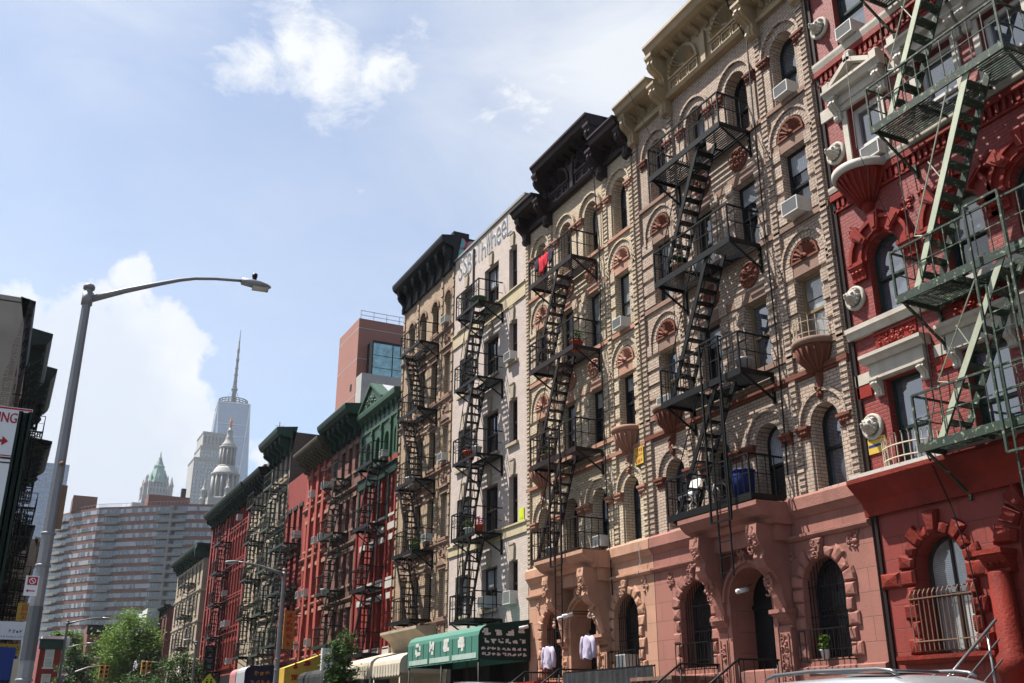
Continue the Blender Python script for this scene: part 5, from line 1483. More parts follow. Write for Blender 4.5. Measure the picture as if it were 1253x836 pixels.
# cables
def cable(label, pts, r=.012, mat='iron_black'):
    p0 = pts[0]; o = empty('cable', p0, label, 'cable')
    mb = MB(); mb.tube([tuple(a-b for a,b in zip(p,p0)) for p in pts], r, 5); mb.build('cable_run', mat, o)
W_ = B_TAN.world
cable('black cable running down tan building from its cornice', [W_(16.1,18.3,.95),W_(16.2,17.3,.6),W_(16.15,16.4,.15),W_(16.2,14,.13),W_(16.25,11,.1),W_(16.2,8,.12),W_(16.3,5,.1)], .02)
cable('thin wire hanging down left bay of tan building', [W_(20.7,17.5,.75),W_(20.6,16.9,.6),W_(20.1,15.2,.2),W_(20.0,12,.1),W_(20.05,8,.1)], .01)
W_ = B_CREAM.world
cable('black cable dropping down cream building beside its top arch', [W_(23.75,17.6,1.0),W_(23.7,16.4,.2),W_(23.65,14,.1),W_(23.75,10.4,.1),W_(23.72,6,.1),W_(23.6,3.2,.1)], .018)
cable('loose wire over salmon ground floor', [W_(22.1,4.4,.2),W_(22.15,3.9,.12),W_(22.3,3.6,.14)], .008, 'plastic_white')
W_ = B_RED.world
cable('pair of black wires hanging down the red building', [W_(12.0,14,.2),W_(12.1,11,.2),W_(12.05,8,.3),W_(12.15,5.5,.2),W_(12.2,4.5,.55),W_(12.15,3.6,.2),W_(12.0,2.7,.15),W_(11.9,1.5,.15)], .014)
cable('thin wire slanting across the red facade', [W_(12.9,13.9,.35),W_(12.6,11.0,.75),W_(12.3,8.6,.2)], .007)

# ------------------------------------------------------------------ stoops, railings, fence
def stoop(label, yc, width, ztop, x0, x1, steps, mat):
    r = empty('stoop', ((x0+x1)/2, yc, 0), label, 'steps')
    cx = (x0+x1)/2
    mb = MB(lambda p: (p[0]-cx, p[1]-yc, p[2]))
    P = [(x0,0.0)]
    run = (x1-.9-x0)/steps
    for k in range(steps): P += [(x0+k*run, ztop*(k+1)/steps),(x0+(k+1)*run, ztop*(k+1)/steps)]
    P += [(x1-.02,ztop),(x1-.02,0)]
    mb.prism(P, lambda p: (p[0],yc-width/2,p[1]), lambda p: (p[0],yc+width/2,p[1]))
    mb.build('treads', mat, r)
def hand_railing(label, y, pts, mat, posts, low=True, top_flat=None, bars=0):
    x0 = pts[0][0]; r = empty('hand_railing', (x0, y, pts[0][1]-.9), label, 'railing')
    z0 = pts[0][1]-.9
    T = lambda x,z,yy=0: (x-x0, yy, z-z0)
    mb = MB(); mb.tube([T(*p) for p in pts], .024, 8); mb.build('rail', mat, r)
    mb = MB()
    if low:
        for d in (.3,.6): mb.tube([T(p[0],p[1]-d) for p in pts], .016, 6)
    for (x,zt,zb) in posts: mb.tube([T(x,zt),T(x,zb)], .02, 6)
    for k in range(bars):
        f = (k+.5)/bars; i = 0
        x = pts[0][0]+(pts[-1][0]-pts[0][0])*f
        for a,b in zip(pts[:-1],pts[1:]):
            if a[0] <= x <= b[0]: zt = a[1]+(b[1]-a[1])*(x-a[0])/max(1e-6,b[0]-a[0]); break
        mb.bar(T(x,zt),T(x,zt-.82),.008)
    mb.build('posts', mat, r)
DR = 10.3
stoop('red painted steps up to the red building', DR, 1.8, 1.15, 12.3, 15.0, 7, 'red_paint_dull')
hand_railing('grey steel hand railing by the red building entrance', 11.15, [(12.35,1.55),(14.2,2.85)], 'steel_rail', [(12.6,1.7,.1),(13.95,2.67,1.1)])
hand_railing('second grey steel hand railing nearer the viewer at red entrance', 9.45, [(12.35,1.55),(14.2,2.85)], 'steel_rail', [(12.6,1.7,.1),(13.95,2.67,1.1)])
dt = B_TAN.dc; dcr = B_CREAM.dc
stoop('brownstone steps up to the rose doorway', dt, 1.9, 1.3, 12.4, 15.0, 7, 'brownstone')
hand_railing('black stoop railing left of the rose doorway', dt+1.0, [(12.2,1.65),(13.55,2.52),(14.6,2.52)], 'iron_black', [(12.3,1.7,.05),(13.55,2.5,1.2),(14.55,2.5,1.2)], False, bars=9)
hand_railing('black stoop railing right of the rose doorway', dt-1.0, [(12.2,1.65),(13.55,2.52),(14.6,2.52)], 'iron_black', [(12.3,1.7,.05),(13.55,2.5,1.2),(14.55,2.5,1.2)], False, bars=9)
stoop('salmon steps up to the cream building doorway', dcr, 1.9, 1.4, 12.4, 15.0, 7, 'salmon')
hand_railing('black stoop railing left of the salmon doorway', dcr+1.0, [(12.2,1.75),(13.45,2.62),(14.6,2.62)], 'iron_black', [(12.3,1.8,.05),(13.45,2.6,1.3),(14.55,2.6,1.3)], False, bars=9)
hand_railing('black stoop railing right of the salmon doorway', dcr-1.0, [(12.2,1.75),(13.45,2.62),(14.6,2.62)], 'iron_black', [(12.3,1.8,.05),(13.45,2.6,1.3),(14.55,2.6,1.3)], False, bars=9)
def fence(label, x, ya, yb, zt, canvas):
    r = empty('iron_fence', (x,(ya+yb)/2,0), label, 'fence'); yc = (ya+yb)/2
    mb = MB(lambda p: (p[0]-x,p[1]-yc,p[2]))
    for z in (zt,zt-.9): mb.bar((x,ya,z),(x,yb,z),.025)
    n = int((yb-ya)/.14)
    for k in range(n+1): mb.bar((x,ya+(yb-ya)*k/n,.1),(x,ya+(yb-ya)*k/n,zt+.03),.011)
    mb.build('bars','iron_black',r)
    if canvas:
        mb = MB(lambda p: (p[0]-x,p[1]-yc,p[2])); vs = []; n = 60
        for k in range(n+1):
            for j in range(4): vs.append((x-.05+.03*math.sin(k*1.9+j*.5),ya+(yb-ya)*k/n,zt-.02-j*.35))
        mb.add(vs,[(k*4+j,(k+1)*4+j,(k+1)*4+j+1,k*4+j+1) for k in range(n) for j in range(3)],True)
        mb.build('canvas_cover','canvas_dark',r,recalc=False)
fence('black iron fence wrapped in dark canvas before salmon ground floor', 13.5, 19.7, dcr-1.15, 2.52, True)
r = empty('cellar_hood', (14.3,18.6,0), 'flat grey topped cellar entrance hood before rose ground floor', 'cellar hood')
mb = MB(lambda p: (p[0]-14.3,p[1]-18.6,p[2])); mb.box(13.4,14.95,dt+1.15,20.6,2.2,2.28); mb.box(13.45,14.95,dt+1.2,20.55,.0,2.2); mb.build('hood','rust_tin',r)
r = empty('red_box', (14.4,27.4,0), 'red topped box by the salmon ground floor', 'box')
mb = MB(lambda p: (p[0]-14.4,p[1]-27.4,p[2])); mb.box(14.0,14.85,26.5,28.2,0,2.15); mb.build('body','dirty_white',r)
mb = MB(lambda p: (p[0]-14.4,p[1]-27.4,p[2])); mb.box(13.95,14.88,26.45,28.25,2.15,2.4); mb.build('lid','sign_red',r)

# ------------------------------------------------------------------ awnings and shop signs
def awn_end(poly, label, x0, x1, ya, yb, mat, endmat, group='shop awnings', name='awning'):
    """curved awning: profile in (x,z) run from ya to yb"""
    r = empty(name, ((x0+x1)/2,(ya+yb)/2,2.0), label, 'awning', group)
    tf = lambda p: (p[0]-(x0+x1)/2, p[1]-(ya+yb)/2, p[2]-2.0)
    n = len(poly)
    mb = MB(tf)
    vs = [(p[0],ya,p[1]) for p in poly]+[(p[0],yb,p[1]) for p in poly]
    mb.add(vs,[(i,i+1,n+i+1,n+i) for i in range(n-1)],False)
    mb.build('canopy',mat,r,recalc=False)
    for y,e in ((ya,0),(yb,0)):
        mb = MB(tf); mb.add([(p[0],y,p[1]) for p in poly],[tuple(range(n))]); mb.build('end_panel',endmat,r)
    return r, tf
def prof(xf, xw, zb, zs, zt):
    """front drop, rounded shoulder, slope back to the wall"""
    R = min(.45,(xw-xf)*.4)
    P = [(xf,zb),(xf,zs-R*.4)]+[(xf+R*(1-math.cos(a)), zs-R*.4+R*.75*math.sin(a)) for a in (PI/8,PI/4,3*PI/8,PI/2)]+[(xw,zt),(xw,zb)]
    return P
ga = prof(13.2,14.95,3.08,3.98,4.32)
r, tf = awn_end(ga,'long green awning with blurred white lettering on whitish house',13.2,14.95,28.6,34.6,'awning_green','awning_dkgreen')
rnd = random.Random(21)
mb = MB(tf)
for k,yc in enumerate((29.9,31.1,32.3,33.6)): strokes(mb, yc-.26, yc+.26, 3.42, 3.95-.05, lambda a,b,e: (13.2-.008-e,a,b-.05), rnd, 8, .24)
mb.build('lettering','awning_letter',r)
mb = MB(tf)
for a,b in ((28.75,30.6),(30.8,32.5),(32.7,34.4)): mb.box(13.185,13.194,a,b,3.14,3.3)
mb.build('pale_band','awning_pale',r)
mb = MB(tf)
for k in range(4): strokes(mb, 13.3+k*.4,13.6+k*.4,3.8,4.02, lambda a,b,e: (a,28.59-e,b), rnd, 7, .26)
for k in range(6): strokes(mb, 13.35+k*.25,13.55+k*.25,3.56,3.72, lambda a,b,e: (a,28.59-e,b), rnd, 6, .26)
for z in (3.36,3.2): 
    for k in range(9): strokes(mb, 13.28+k*.175,13.44+k*.175,z,z+.1, lambda a,b,e: (a,28.59-e,b), rnd, 6, .3)
mb.build('lettering','awning_letter',r)
mb = MB(tf)
for k in range(13): mb.bar((13.2,28.6+k*.5,3.08),(13.2,28.6+k*.5,3.8),.012)
for y in (28.7,31.6,34.5): mb.tube([(13.25,y,0),(13.25,y,3.1)],.03,6)
mb.build('awning_frame','iron_black',r)
def scallop(label, ya, yb, xf, zb, zs, zt):
    r, tf = awn_end(prof(xf,14.95,zb,zs,zt),label,xf,14.95,ya,yb,'awning_beige','awning_beige')
    mb = MB(tf); n = int((yb-ya)/.3)
    for k in range(n):
        y0 = ya+(yb-ya)*k/n; w = (yb-ya)/n
        mb.add([(xf-.006,y0,zb+.02),(xf-.006,y0+w,zb+.02)]+[(xf-.006,y0+w/2+w/2*math.cos(-PI*j/8),zb+.02-.12*math.sin(PI*j/8)) for j in range(9)],[tuple(range(11))])
        mb.bar((xf-.01,y0,zb),(xf-.01,y0,zs-.2),.012)
    mb.build('scalloped_valance','awning_beige',r)
    mb = MB(tf)
    for y in (ya+.1,yb-.1): mb.tube([(xf+.05,y,0),(xf+.05,y,zb)],.03,6)
    mb.build('support','awning_beige',r)
scallop('cream scalloped awning next to the green awning', 35.6, 38.6, 13.3, 2.98, 3.5, 3.95)
scallop('cream scalloped awning farther from the green awning', 38.9, 42.2, 13.3, 2.98, 3.55, 4.0)
r, tf = awn_end(prof(12.45,14.9,2.9,4.0,4.25),'navy awning end with gold lettering behind the second lamp post',12.45,14.9,57.2,59.3,'awning_grey','awning_navy')
mb = MB(tf)
for k in range(3): strokes(mb, 12.95+k*.3,13.2+k*.3,3.65,3.9, lambda a,b,e: (a,57.19-e,b), rnd, 7, .22)
for k in range(5): strokes(mb, 12.75+k*.3,13.0+k*.3,3.15,3.42, lambda a,b,e: (a,57.19-e,b), rnd, 8, .22)
mb.build('lettering','sign_orange',r)
r, tf = awn_end(prof(12.6,14.9,2.9,4.0,4.25),'pink and white shop awning beyond the navy one',12.55,14.9,60.2,61.8,'awning_pink','awning_pink')
r, tf = awn_end([(12.85,2.95),(12.85,3.75),(14.9,4.5),(14.9,2.95)],'bright yellow awning end with red Chinese characters',12.85,14.9,50.3,51.4,'sign_yellow','sign_yellow')
mb = MB(tf)
for k,(x,z) in enumerate(((13.35,3.82),(13.95,3.95),(13.35,3.3),(13.95,3.3))):
    strokes(mb, x-.17,x+.17,z-.17,z+.17, lambda a,b,e: (a,50.29-e,b), rnd, 9, .2)
mb.build('lettering','sign_red',r)
r, tf = awn_end(prof(13.4,14.9,2.9,3.4,3.8),'dark awning between yellow awning and young street tree',13.4,14.9,45.5,49.8,'canvas_dark','canvas_dark')
r = empty('sign_box', (13.4,45,3.4), 'blank white light box sign behind young street tree', 'sign')
mb = MB(lambda p: (p[0]-13.4,p[1]-45,p[2]-3.4)); mb.box(13.07,13.6,44.8,45.0,3.42,4.36); mb.build('box','white_box',r)
mb = MB(lambda p: (p[0]-13.4,p[1]-45,p[2]-3.4)); mb.box(13.6,15.0,44.87,44.93,4.2,4.26); mb.build('bracket','iron_black',r)
r = empty('banner_sign', (14.25,55.5,4.9), 'tall yellow vertical banner sign with faded red characters', 'sign')
tf = lambda p: (p[0]-14.25,p[1]-55.5,p[2]-4.9)
mb = MB(tf); mb.box(13.96,14.55,55.5,55.6,4.97,6.98); mb.build('panel','sign_orange',r)
mb = MB(tf)
for k in range(5): strokes(mb, 14.08,14.43,5.1+k*.37,5.38+k*.37, lambda a,b,e: (a,55.49-e,b), rnd, 8, .2)
mb.build('lettering','sign_red',r)
mb = MB(tf); mb.bar((14.55,55.55,6.8),(15,55.55,6.8),.03); mb.bar((14.55,55.55,5.2),(15,55.55,5.2),.03); mb.build('bracket','iron_black',r)
r = empty('banner_sign', (14.35,78,4.7), 'black vertical shop sign on the large red block', 'sign')
tf = lambda p: (p[0]-14.35,p[1]-78,p[2]-4.7)
mb = MB(tf); mb.box(13.95,14.75,78,78.12,4.75,6.5); mb.build('panel','sign_black',r)
mb = MB(tf)
for k in range(4): strokes(mb, 14.15,14.55,4.9+k*.4,5.18+k*.4, lambda a,b,e: (a,77.99-e,b), rnd, 8, .18)
mb.build('lettering','graffiti_grey',r)
# roof things
def dish(x, y, z, label, R=.55):
    r = empty('satellite_dish', (x,y,z), label, 'satellite dish')
    mb = MB(); prof_ = [(R*k/6, .28*R*(k/6)**2) for k in range(7)]
    mb.lathe(prof_[1:], (0,0,0), 20, axis='z'); mb.lathe([(0.001,0),(R/6,.28*R/36)],(0,0,0),20,axis='z')
    mb.v = [(p[0]*.5-p[2]*.3, -p[2]*.85-.1, .8+p[1]) if False else (p[0]*.92, -.25*p[1]-p[2], 1.0+p[1]*.95) for p in mb.v]
    o = mb.build('reflector','lamp_grey',r); o.modifiers.new('t','SOLIDIFY').thickness = .02
    mb = MB(); mb.tube([(0,.05,0),(0,.05,1.0)],.04,6); mb.tube([(0,0,.7),(0,-.5,.9)],.02,5); mb.build('mount','iron_black',r)
dish(15.4,66.8,17.25,'upper satellite dish on roof edge before the skyline')
dish(15.2,66.9,16.6,'lower satellite dish on roof edge before the skyline',.5)
r = empty('chimney', (15.6,69.5,17.1), 'small brick chimney stack on roof beside satellite dishes', 'chimney')
mb = MB(); mb.box(-.5,.5,-.6,.6,0,1.0); mb.box(-.58,.58,-.68,.68,1.0,1.12); mb.build('stack','brick_dark_red',r)
r = empty('roof_antenna', (15.3,66.4,16.5), 'thin aerial mast rising from ornate roof', 'aerial')
mb = MB(); mb.tube([(0,0,0),(0,0,4.2)],.025,5); mb.tube([(-.4,0,3.6),(.4,0,3.6)],.012,4); mb.tube([(-.3,0,3.9),(.3,0,3.9)],.012,4); mb.build('mast','iron_black',r)

for B,u,v,t,m,k in ((B_CREAM,24.2,10.42,'dark leafy plant in pot on third landing of brown fire escape','plastic_red',1),(B_CREAM,25.9,4.47,'grey bucket on lowest landing of brown fire escape','lamp_grey',0),(B_CREAM,26.1,7.32,'brown pot with plant on second landing of brown fire escape','brownstone',1),
    (B_BROWN,37.9,9.07,'white bucket on third landing of sooty brown house','plastic_white',0),(B_BROWN,37.2,6.24,'green planter on second landing of sooty brown house','plastic_green',1),(B_TAN,18.9,10.7,'terracotta pot with plant on third black landing','terracotta_light',1),(B_TAN,16.7,7.42,'small grey bucket on second black landing','lamp_grey',0),
    (B_ORNATE,62.6,6.02,'large dark tub on second landing of ornate grey tenement','post_green',1),(B_MAROON,49.4,5.82,'white tub on middle landing of dark maroon tenement','plastic_white',0)):
    pot(B, u, v, .7, t, m, .19, .3, 'leaf_dark' if k else None, name='flower_pot' if k else 'bucket')
# ------------------------------------------------------------------ vehicles
def loft(mb, secs, closed=True, smooth=True):
    n = len(secs[0]); vs = [p for s in secs for p in s]
    fs = [(i*n+k,i*n+(k+1)%n,(i+1)*n+(k+1)%n,(i+1)*n+k) for i in range(len(secs)-1) for k in range(n)]
    fs += [tuple(range(n))[::-1], tuple((len(secs)-1)*n+k for k in range(n))]
    mb.add(vs, fs, smooth)
def wheel(r, x, y, R, side):
    mb = MB(lambda p: (x+p[2]*side, y+p[0], R+p[1])); mb.lathe([(R*.62,-.11),(R*.95,-.11),(R,-.07),(R,.07),(R*.95,.11),(R*.62,.11)],(0,0,0),24,axis='w'); w = mb.build('wheel','tyre',r)
    mb = MB(lambda p: (x+p[2]*side, y+p[0], R+p[1])); mb.lathe([(R*.63,.06),(R*.6,.1),(R*.2,.07),(0,.09)],(0,0,0),20,axis='w')
    for k in range(5): mb.bar((R*.1*math.cos(k*1.2566),R*.1*math.sin(k*1.2566),.085),(R*.58*math.cos(k*1.2566),R*.58*math.sin(k*1.2566),.1),.03)
    mb.build('rim','lamp_grey',w)
def car(label, cx, cy, L, W, H, paintm, rails=False, boxy=False, group=None):
    """nose towards -y; sections run from nose to tail"""
    r = empty('parked_car',(cx,cy,0),label,'car',group)
    hw = W/2
    def ring(y, zl, zb, top, wt, wl=1.0):
        a = hw*wl
        return [(-a*.9,y,zl),(-a,y,zl+.12),(-a,y,zb-.06),(-a*.985,y,zb),(-wt,y,top-.05),(-wt*.9,y,top-.008),(-wt*.5,y,top+.02),(wt*.5,y,top+.02),(wt*.9,y,top-.008),(wt,y,top-.05),(a*.985,y,zb),(a,y,zb-.06),(a,y,zl+.12),(a*.9,y,zl)]
    B_ = .98 if not boxy else 1.1
    y = lambda f: -L/2+L*f
    body = [ring(y(0),.42,.7,.72,hw*.7,.86),ring(y(.02),.32,.85,.88,hw*.84,.95),ring(y(.12),.3,B_-.03,B_,hw*.88),ring(y(.25),.3,B_,B_+.06,hw*.9),
            ring(y(.36),.3,B_,H-.1 if not boxy else H-.05,hw*.72),ring(y(.42),.3,B_,H-.02,hw*.76),ring(y(.6),.3,B_,H,hw*.77),ring(y(.85),.3,B_,H-.03,hw*.75),ring(y(.93),.3,B_,H-.1,hw*.73),ring(y(.985),.32,B_,B_+.1 if not boxy else H-.16,hw*.78),ring(y(1),.4,B_-.1,B_-.05 if not boxy else H-.3,hw*.8,.94)]
    mb = MB(); loft(mb, body); mb.build('body',paintm,r)
    for s in (-1,1):
        g = MB()
        for f0,f1 in ((.36,.54),(.555,.74),(.755,.9)):
            P = []
            for f,zz in ((f0,B_+.06),(f1,B_+.06),(f1-.01,H-.17),(f0+(.02 if f0 > .4 else .04),H-.17)):
                t = (zz-B_)/(H-.05-B_); P.append((s*(hw*.985+(hw*.76-hw*.985)*t+.012),y(f),zz))
            g.add(P,[(0,1,2,3)])
        g.build('side_windows','pane_dark',r)
    g = MB(); g.add([(-hw*.78,y(.265),B_+.1),(hw*.78,y(.265),B_+.1),(hw*.68,y(.355),H-.13),(-hw*.68,y(.355),H-.13)],[(0,1,2,3)]); g.v = [(p[0],p[1]-.02,p[2]+.02) for p in g.v]; g.build('windscreen','pane_dark',r)
    g = MB(); g.add([(-hw*.66,y(.44),H+.03),(hw*.66,y(.44),H+.03),(hw*.66,y(.6),H+.032),(-hw*.66,y(.6),H+.032)],[(0,1,2,3)]); g.build('sunroof','pane_dark',r)
    for s in (-1,1):
        g = MB(); g.box(s*hw*.55-.16,s*hw*.55+.16,y(.0)-.0,y(.03),.66,.8); g.build('headlight','lamp_lens',r)
        g = MB(); g.box(s*hw*.8-.07,s*hw*.8+.07,y(.985),y(1.0)+.01,.95,1.25); g.build('tail_light','sign_red',r)
        g = MB(); g.lathe([(.0,-.1),(.09,-.08),(.1,.05),(0,.1)],(s*(hw+.1),y(.36),B_+.1),10,axis='v'); g.build('mirror',paintm,r)
        for f in (.18,.8): wheel(r,s*(hw-.1),y(f),.36,s)
        if rails:
            g = MB(); xr = s*hw*.66
            g.tube([(xr,y(.41),H-.0),(xr,y(.43),H+.045),(xr,y(.47),H+.07),(xr,y(.7),H+.085),(xr,y(.84),H+.06),(xr,y(.88),H+.01)],[.018,.026,.026,.026,.026,.018],8); g.build('roof_rail','car_rail',r)
    if rails:
        for f in (.52,.7):
            g = MB(); g.tube([(-hw*.66,y(f),H+.075),(hw*.66,y(f),H+.075)],.014,6); g.build('cross_bar','car_rail',r)
    return r
car('silver sport utility car with roof rails parked at the right kerb',9.95,9.15,4.85,1.95,1.845,'car_silver',True,group='parked cars')
car('white van with rounded roof parked farther along right kerb',10.6,22.5,4.9,2.0,2.17,'car_white',False,True,group='parked cars')

# ------------------------------------------------------------------ signals and the crossing sign
def traffic_signal(label, px, py, z0, ex, ez, sx_, sz):
    r = empty('traffic_signal',(px,py,0),label,'traffic light','traffic signals')
    mb = MB(); mb.tube([(0,0,0),(0,0,z0+.25)],[.12,.09],10); mb.build('pole','pole_grey',r)
    mb = MB(); d = ex-px
    mb.tube([(0,0,z0),(d*.3,0,z0+(ez-z0)*.5),(d*.6,0,z0+(ez-z0)*.85),(d,0,ez)],[.07,.06,.05,.045],8); mb.build('mast_arm','lamp_grey',r)
    for o,rot in ((0,0),(.38,1)):
        xx = sx_-px+o
        mb = MB(); mb.box(xx-.16,xx+.16,-.13,.13,sz-.5,sz+.5)
        for k in range(3):
            if rot == 0: mb.arcband(xx,0,.11,.13,0,0) if False else None
            for s in range(7):
                a = PI*s/6; mb.box(xx+.12*math.cos(a)-.02,xx+.12*math.cos(a)+.02,-.3,-.13,sz+.33-k*.33+.12*math.sin(a)-.01,sz+.33-k*.33+.12*math.sin(a)+.01)
        h = mb.build('signal_head','signal_yellow',r)
        for k in range(3):
            mb = MB(lambda p,xx=xx,k=k: (xx+p[0],-.131-p[2],sz+.33-k*.33+p[1])); mb.lathe([(.1,0),(.09,.02),(0,.03)],(0,0,0),14,axis='w'); mb.build('lens','signal_green' if k == 2 and rot == 0 else 'black_plastic',h)
traffic_signal('yellow traffic signal on curved arm reaching from the left',5.2,88,4.4,8.1,5.42,7.95,4.95)
traffic_signal('yellow traffic signal on arm reaching from the right',13.2,84,5.2,10.35,5.6,10.55,5.12)
r = empty('crossing_sign',(12.6,68,0),'fluorescent yellow green school crossing sign with two walking figures','sign')
mb = MB(); mb.tube([(0,.05,0),(0,.05,4.1)],.035,6); mb.build('post','pole_grey',r)
mb = MB(lambda p: (p[0],-p[2],p[1])); mb.slab([(-.42,3.1),(.42,3.1),(.42,3.65),(0,4.15),(-.42,3.65)],-.01,.01); mb.build('panel','sign_lime',r)
mb = MB(lambda p: (p[0],-p[2],p[1]))
for s,k in ((-.13,.9),(.13,1.0)):
    mb.lathe([(.055*k,0),(.055*k,.003),(0,.003)],(s,3.78*1,.012),12,axis='w')
    mb.slab([(s-.07,3.7),(s+.07,3.7),(s+.06,3.45),(s+.12,3.2),(s+.05,3.2),(s,3.4),(s-.06,3.2),(s-.13,3.2),(s-.06,3.45)],.012,.015)
mb.build('figures','sign_black',r)

# ------------------------------------------------------------------ trees
def tree(label, x, y, h, rx, rz, zc, leaf, n, size, seed, trunk=.22, group='street trees', clumps=26, name='street_tree'):
    r = empty(name,(x,y,0),label,'tree',group)
    rnd = random.Random(seed)
    mb = MB(); mb.tube([(0,0,0),(.05*h*.1,.03,h*.25),(-.03*h*.1,0,h*.45),(.02,.05,h*.72)],[trunk,trunk*.8,trunk*.6,trunk*.25],9)
    cl = []
    for k in range(clumps):
        a = rnd.random()*6.283; u = rnd.uniform(-1,1); q = rnd.random()**.45
        s = math.sqrt(1-u*u)
        c = Vector((rx*q*s*math.cos(a), rx*q*s*math.sin(a), zc+rz*q*u*(1 if u > 0 else .85)))
        cl.append((c, rnd.uniform(.2,.42)*rx))
        if k < clumps*.7:
            b = Vector((0,0,max(h*.2,min(c.z-rx*.35,h*.6)))); m = (b+c)/2+Vector((rnd.uniform(-.2,.2),rnd.uniform(-.2,.2),rx*.1))
            mb.tube([tuple(b),tuple(m),tuple(c)],[trunk*.38,trunk*.24,trunk*.06],5)
    mb.build('trunk','bark',r)
    mb = MB()
    for i in range(n):
        c,R = cl[rnd.randrange(len(cl))]
        d = Vector((rnd.gauss(0,1),rnd.gauss(0,1),rnd.gauss(0,.8)))*R*.55
        p = c+d
        t = Vector((rnd.gauss(0,1),rnd.gauss(0,1),rnd.gauss(0,.5))).normalized(); nrm = Vector((rnd.gauss(0,.6),rnd.gauss(0,.6),1)).normalized()
        e = t.cross(nrm).normalized(); t = nrm.cross(e); s = size*rnd.uniform(.6,1.3)
        mb.add([tuple(p-t*s),tuple(p+e*s*.45-t*s*.2),tuple(p+t*s),tuple(p-e*s*.45-t*s*.2)],[(0,1,2,3)])
    mb.build('crown',leaf,r,recalc=False)
tree('large round leafy tree in the middle distance below the curved tower',14.6,126,13.3,4.3,5.0,8.1,'leaf_mid',15000,.19,5,.3,clumps=46)
tree('dark leafy tree left of the large round tree',8.3,124,9.6,1.9,3.4,5.6,'leaf_dark',5000,.19,6,.22,clumps=26)
tree('paler tree peeking over the small red house',10.2,158,14.8,2.6,3.2,11.2,'leaf_mid',4500,.22,8,.2,clumps=20)
tree('low dark tree by the school crossing sign',13.0,80,5.9,2.4,2.2,3.6,'leaf_dark',6500,.14,7,.14,clumps=26)
tree('second low dark tree beneath the traffic signals',11.2,92,5.0,2.3,2.0,3.0,'leaf_dark',5000,.15,12,.14,clumps=22)
tree('young narrow street tree before the dark maroon tenement',12.3,39.5,4.8,.66,1.75,3.0,'leaf_dark',7000,.07,9,.06,clumps=90)

# ------------------------------------------------------------------ houses facing the viewer at the end of the street
def facing_house(name, label, x0, x1, y, ztop, wall, wins, cornice, depth=9, cat='building', arch=False, chz=.5, frame='frame_white'):
    r = empty(name,((x0+x1)/2,y,0),label,cat); cx = (x0+x1)/2
    tf = lambda p: (p[0]-cx, -p[2], p[1])
    mb = MB(tf); mb.box(x0,x1,0,ztop,-depth,0); mb.build('wall',wall,r)
    mb = MB(tf); mb.box(x0-.15,x1+.15,ztop-chz,ztop-.1,-.1,.25); mb.box(x0-.22,x1+.22,ztop-.1,ztop+.04,-.2,.35); mb.build('cornice',cornice,r)
    for (a,b,c,d) in wins:
        mb = MB(tf); mb.slab([(a-.14,c-.14),(b+.14,c-.14),(b+.14,d+.14),(a-.14,d+.14)],-.03,.05); mb.box(a,b,(c+d)/2-.04,(c+d)/2+.04,.05,.09); o = mb.build('window',frame,r)
        mb = MB(tf); mb.slab(arch_loop(a,b,c,d,arch,8),.045,.06); mb.build('pane','pane_dark',o)
        mb = MB(tf); mb.box(a-.25,b+.25,c-.3,c-.14,-.02,.16); mb.build('sill','frame_white',o)
    return r, tf
r, tf = facing_house('brick_house','small bright red house with green cornice left of the trees',4.9,7.2,131,10.15,'red_paint',[(5.65,6.35,7.2,9.0),(5.65,6.35,4.4,6.2)],'green_tin',chz=1.1)
mb = MB(tf); mb.box(5.0,7.9,10.2,10.6,-7,-1); mb.box(7.2,8.0,8.9,10.4,-5,-.5); mb.build('roof_plant','dirty_white',r)
facing_house('brick_house','brown house with black cornice and arched window behind dark tree',11.3,14.4,152,13.6,'brick_maroon',[(12.2,13.2,9.6,11.4),(12.2,13.2,6.0,8.0)],'black_tin',arch=True,chz=1.2,frame='frame_brown')

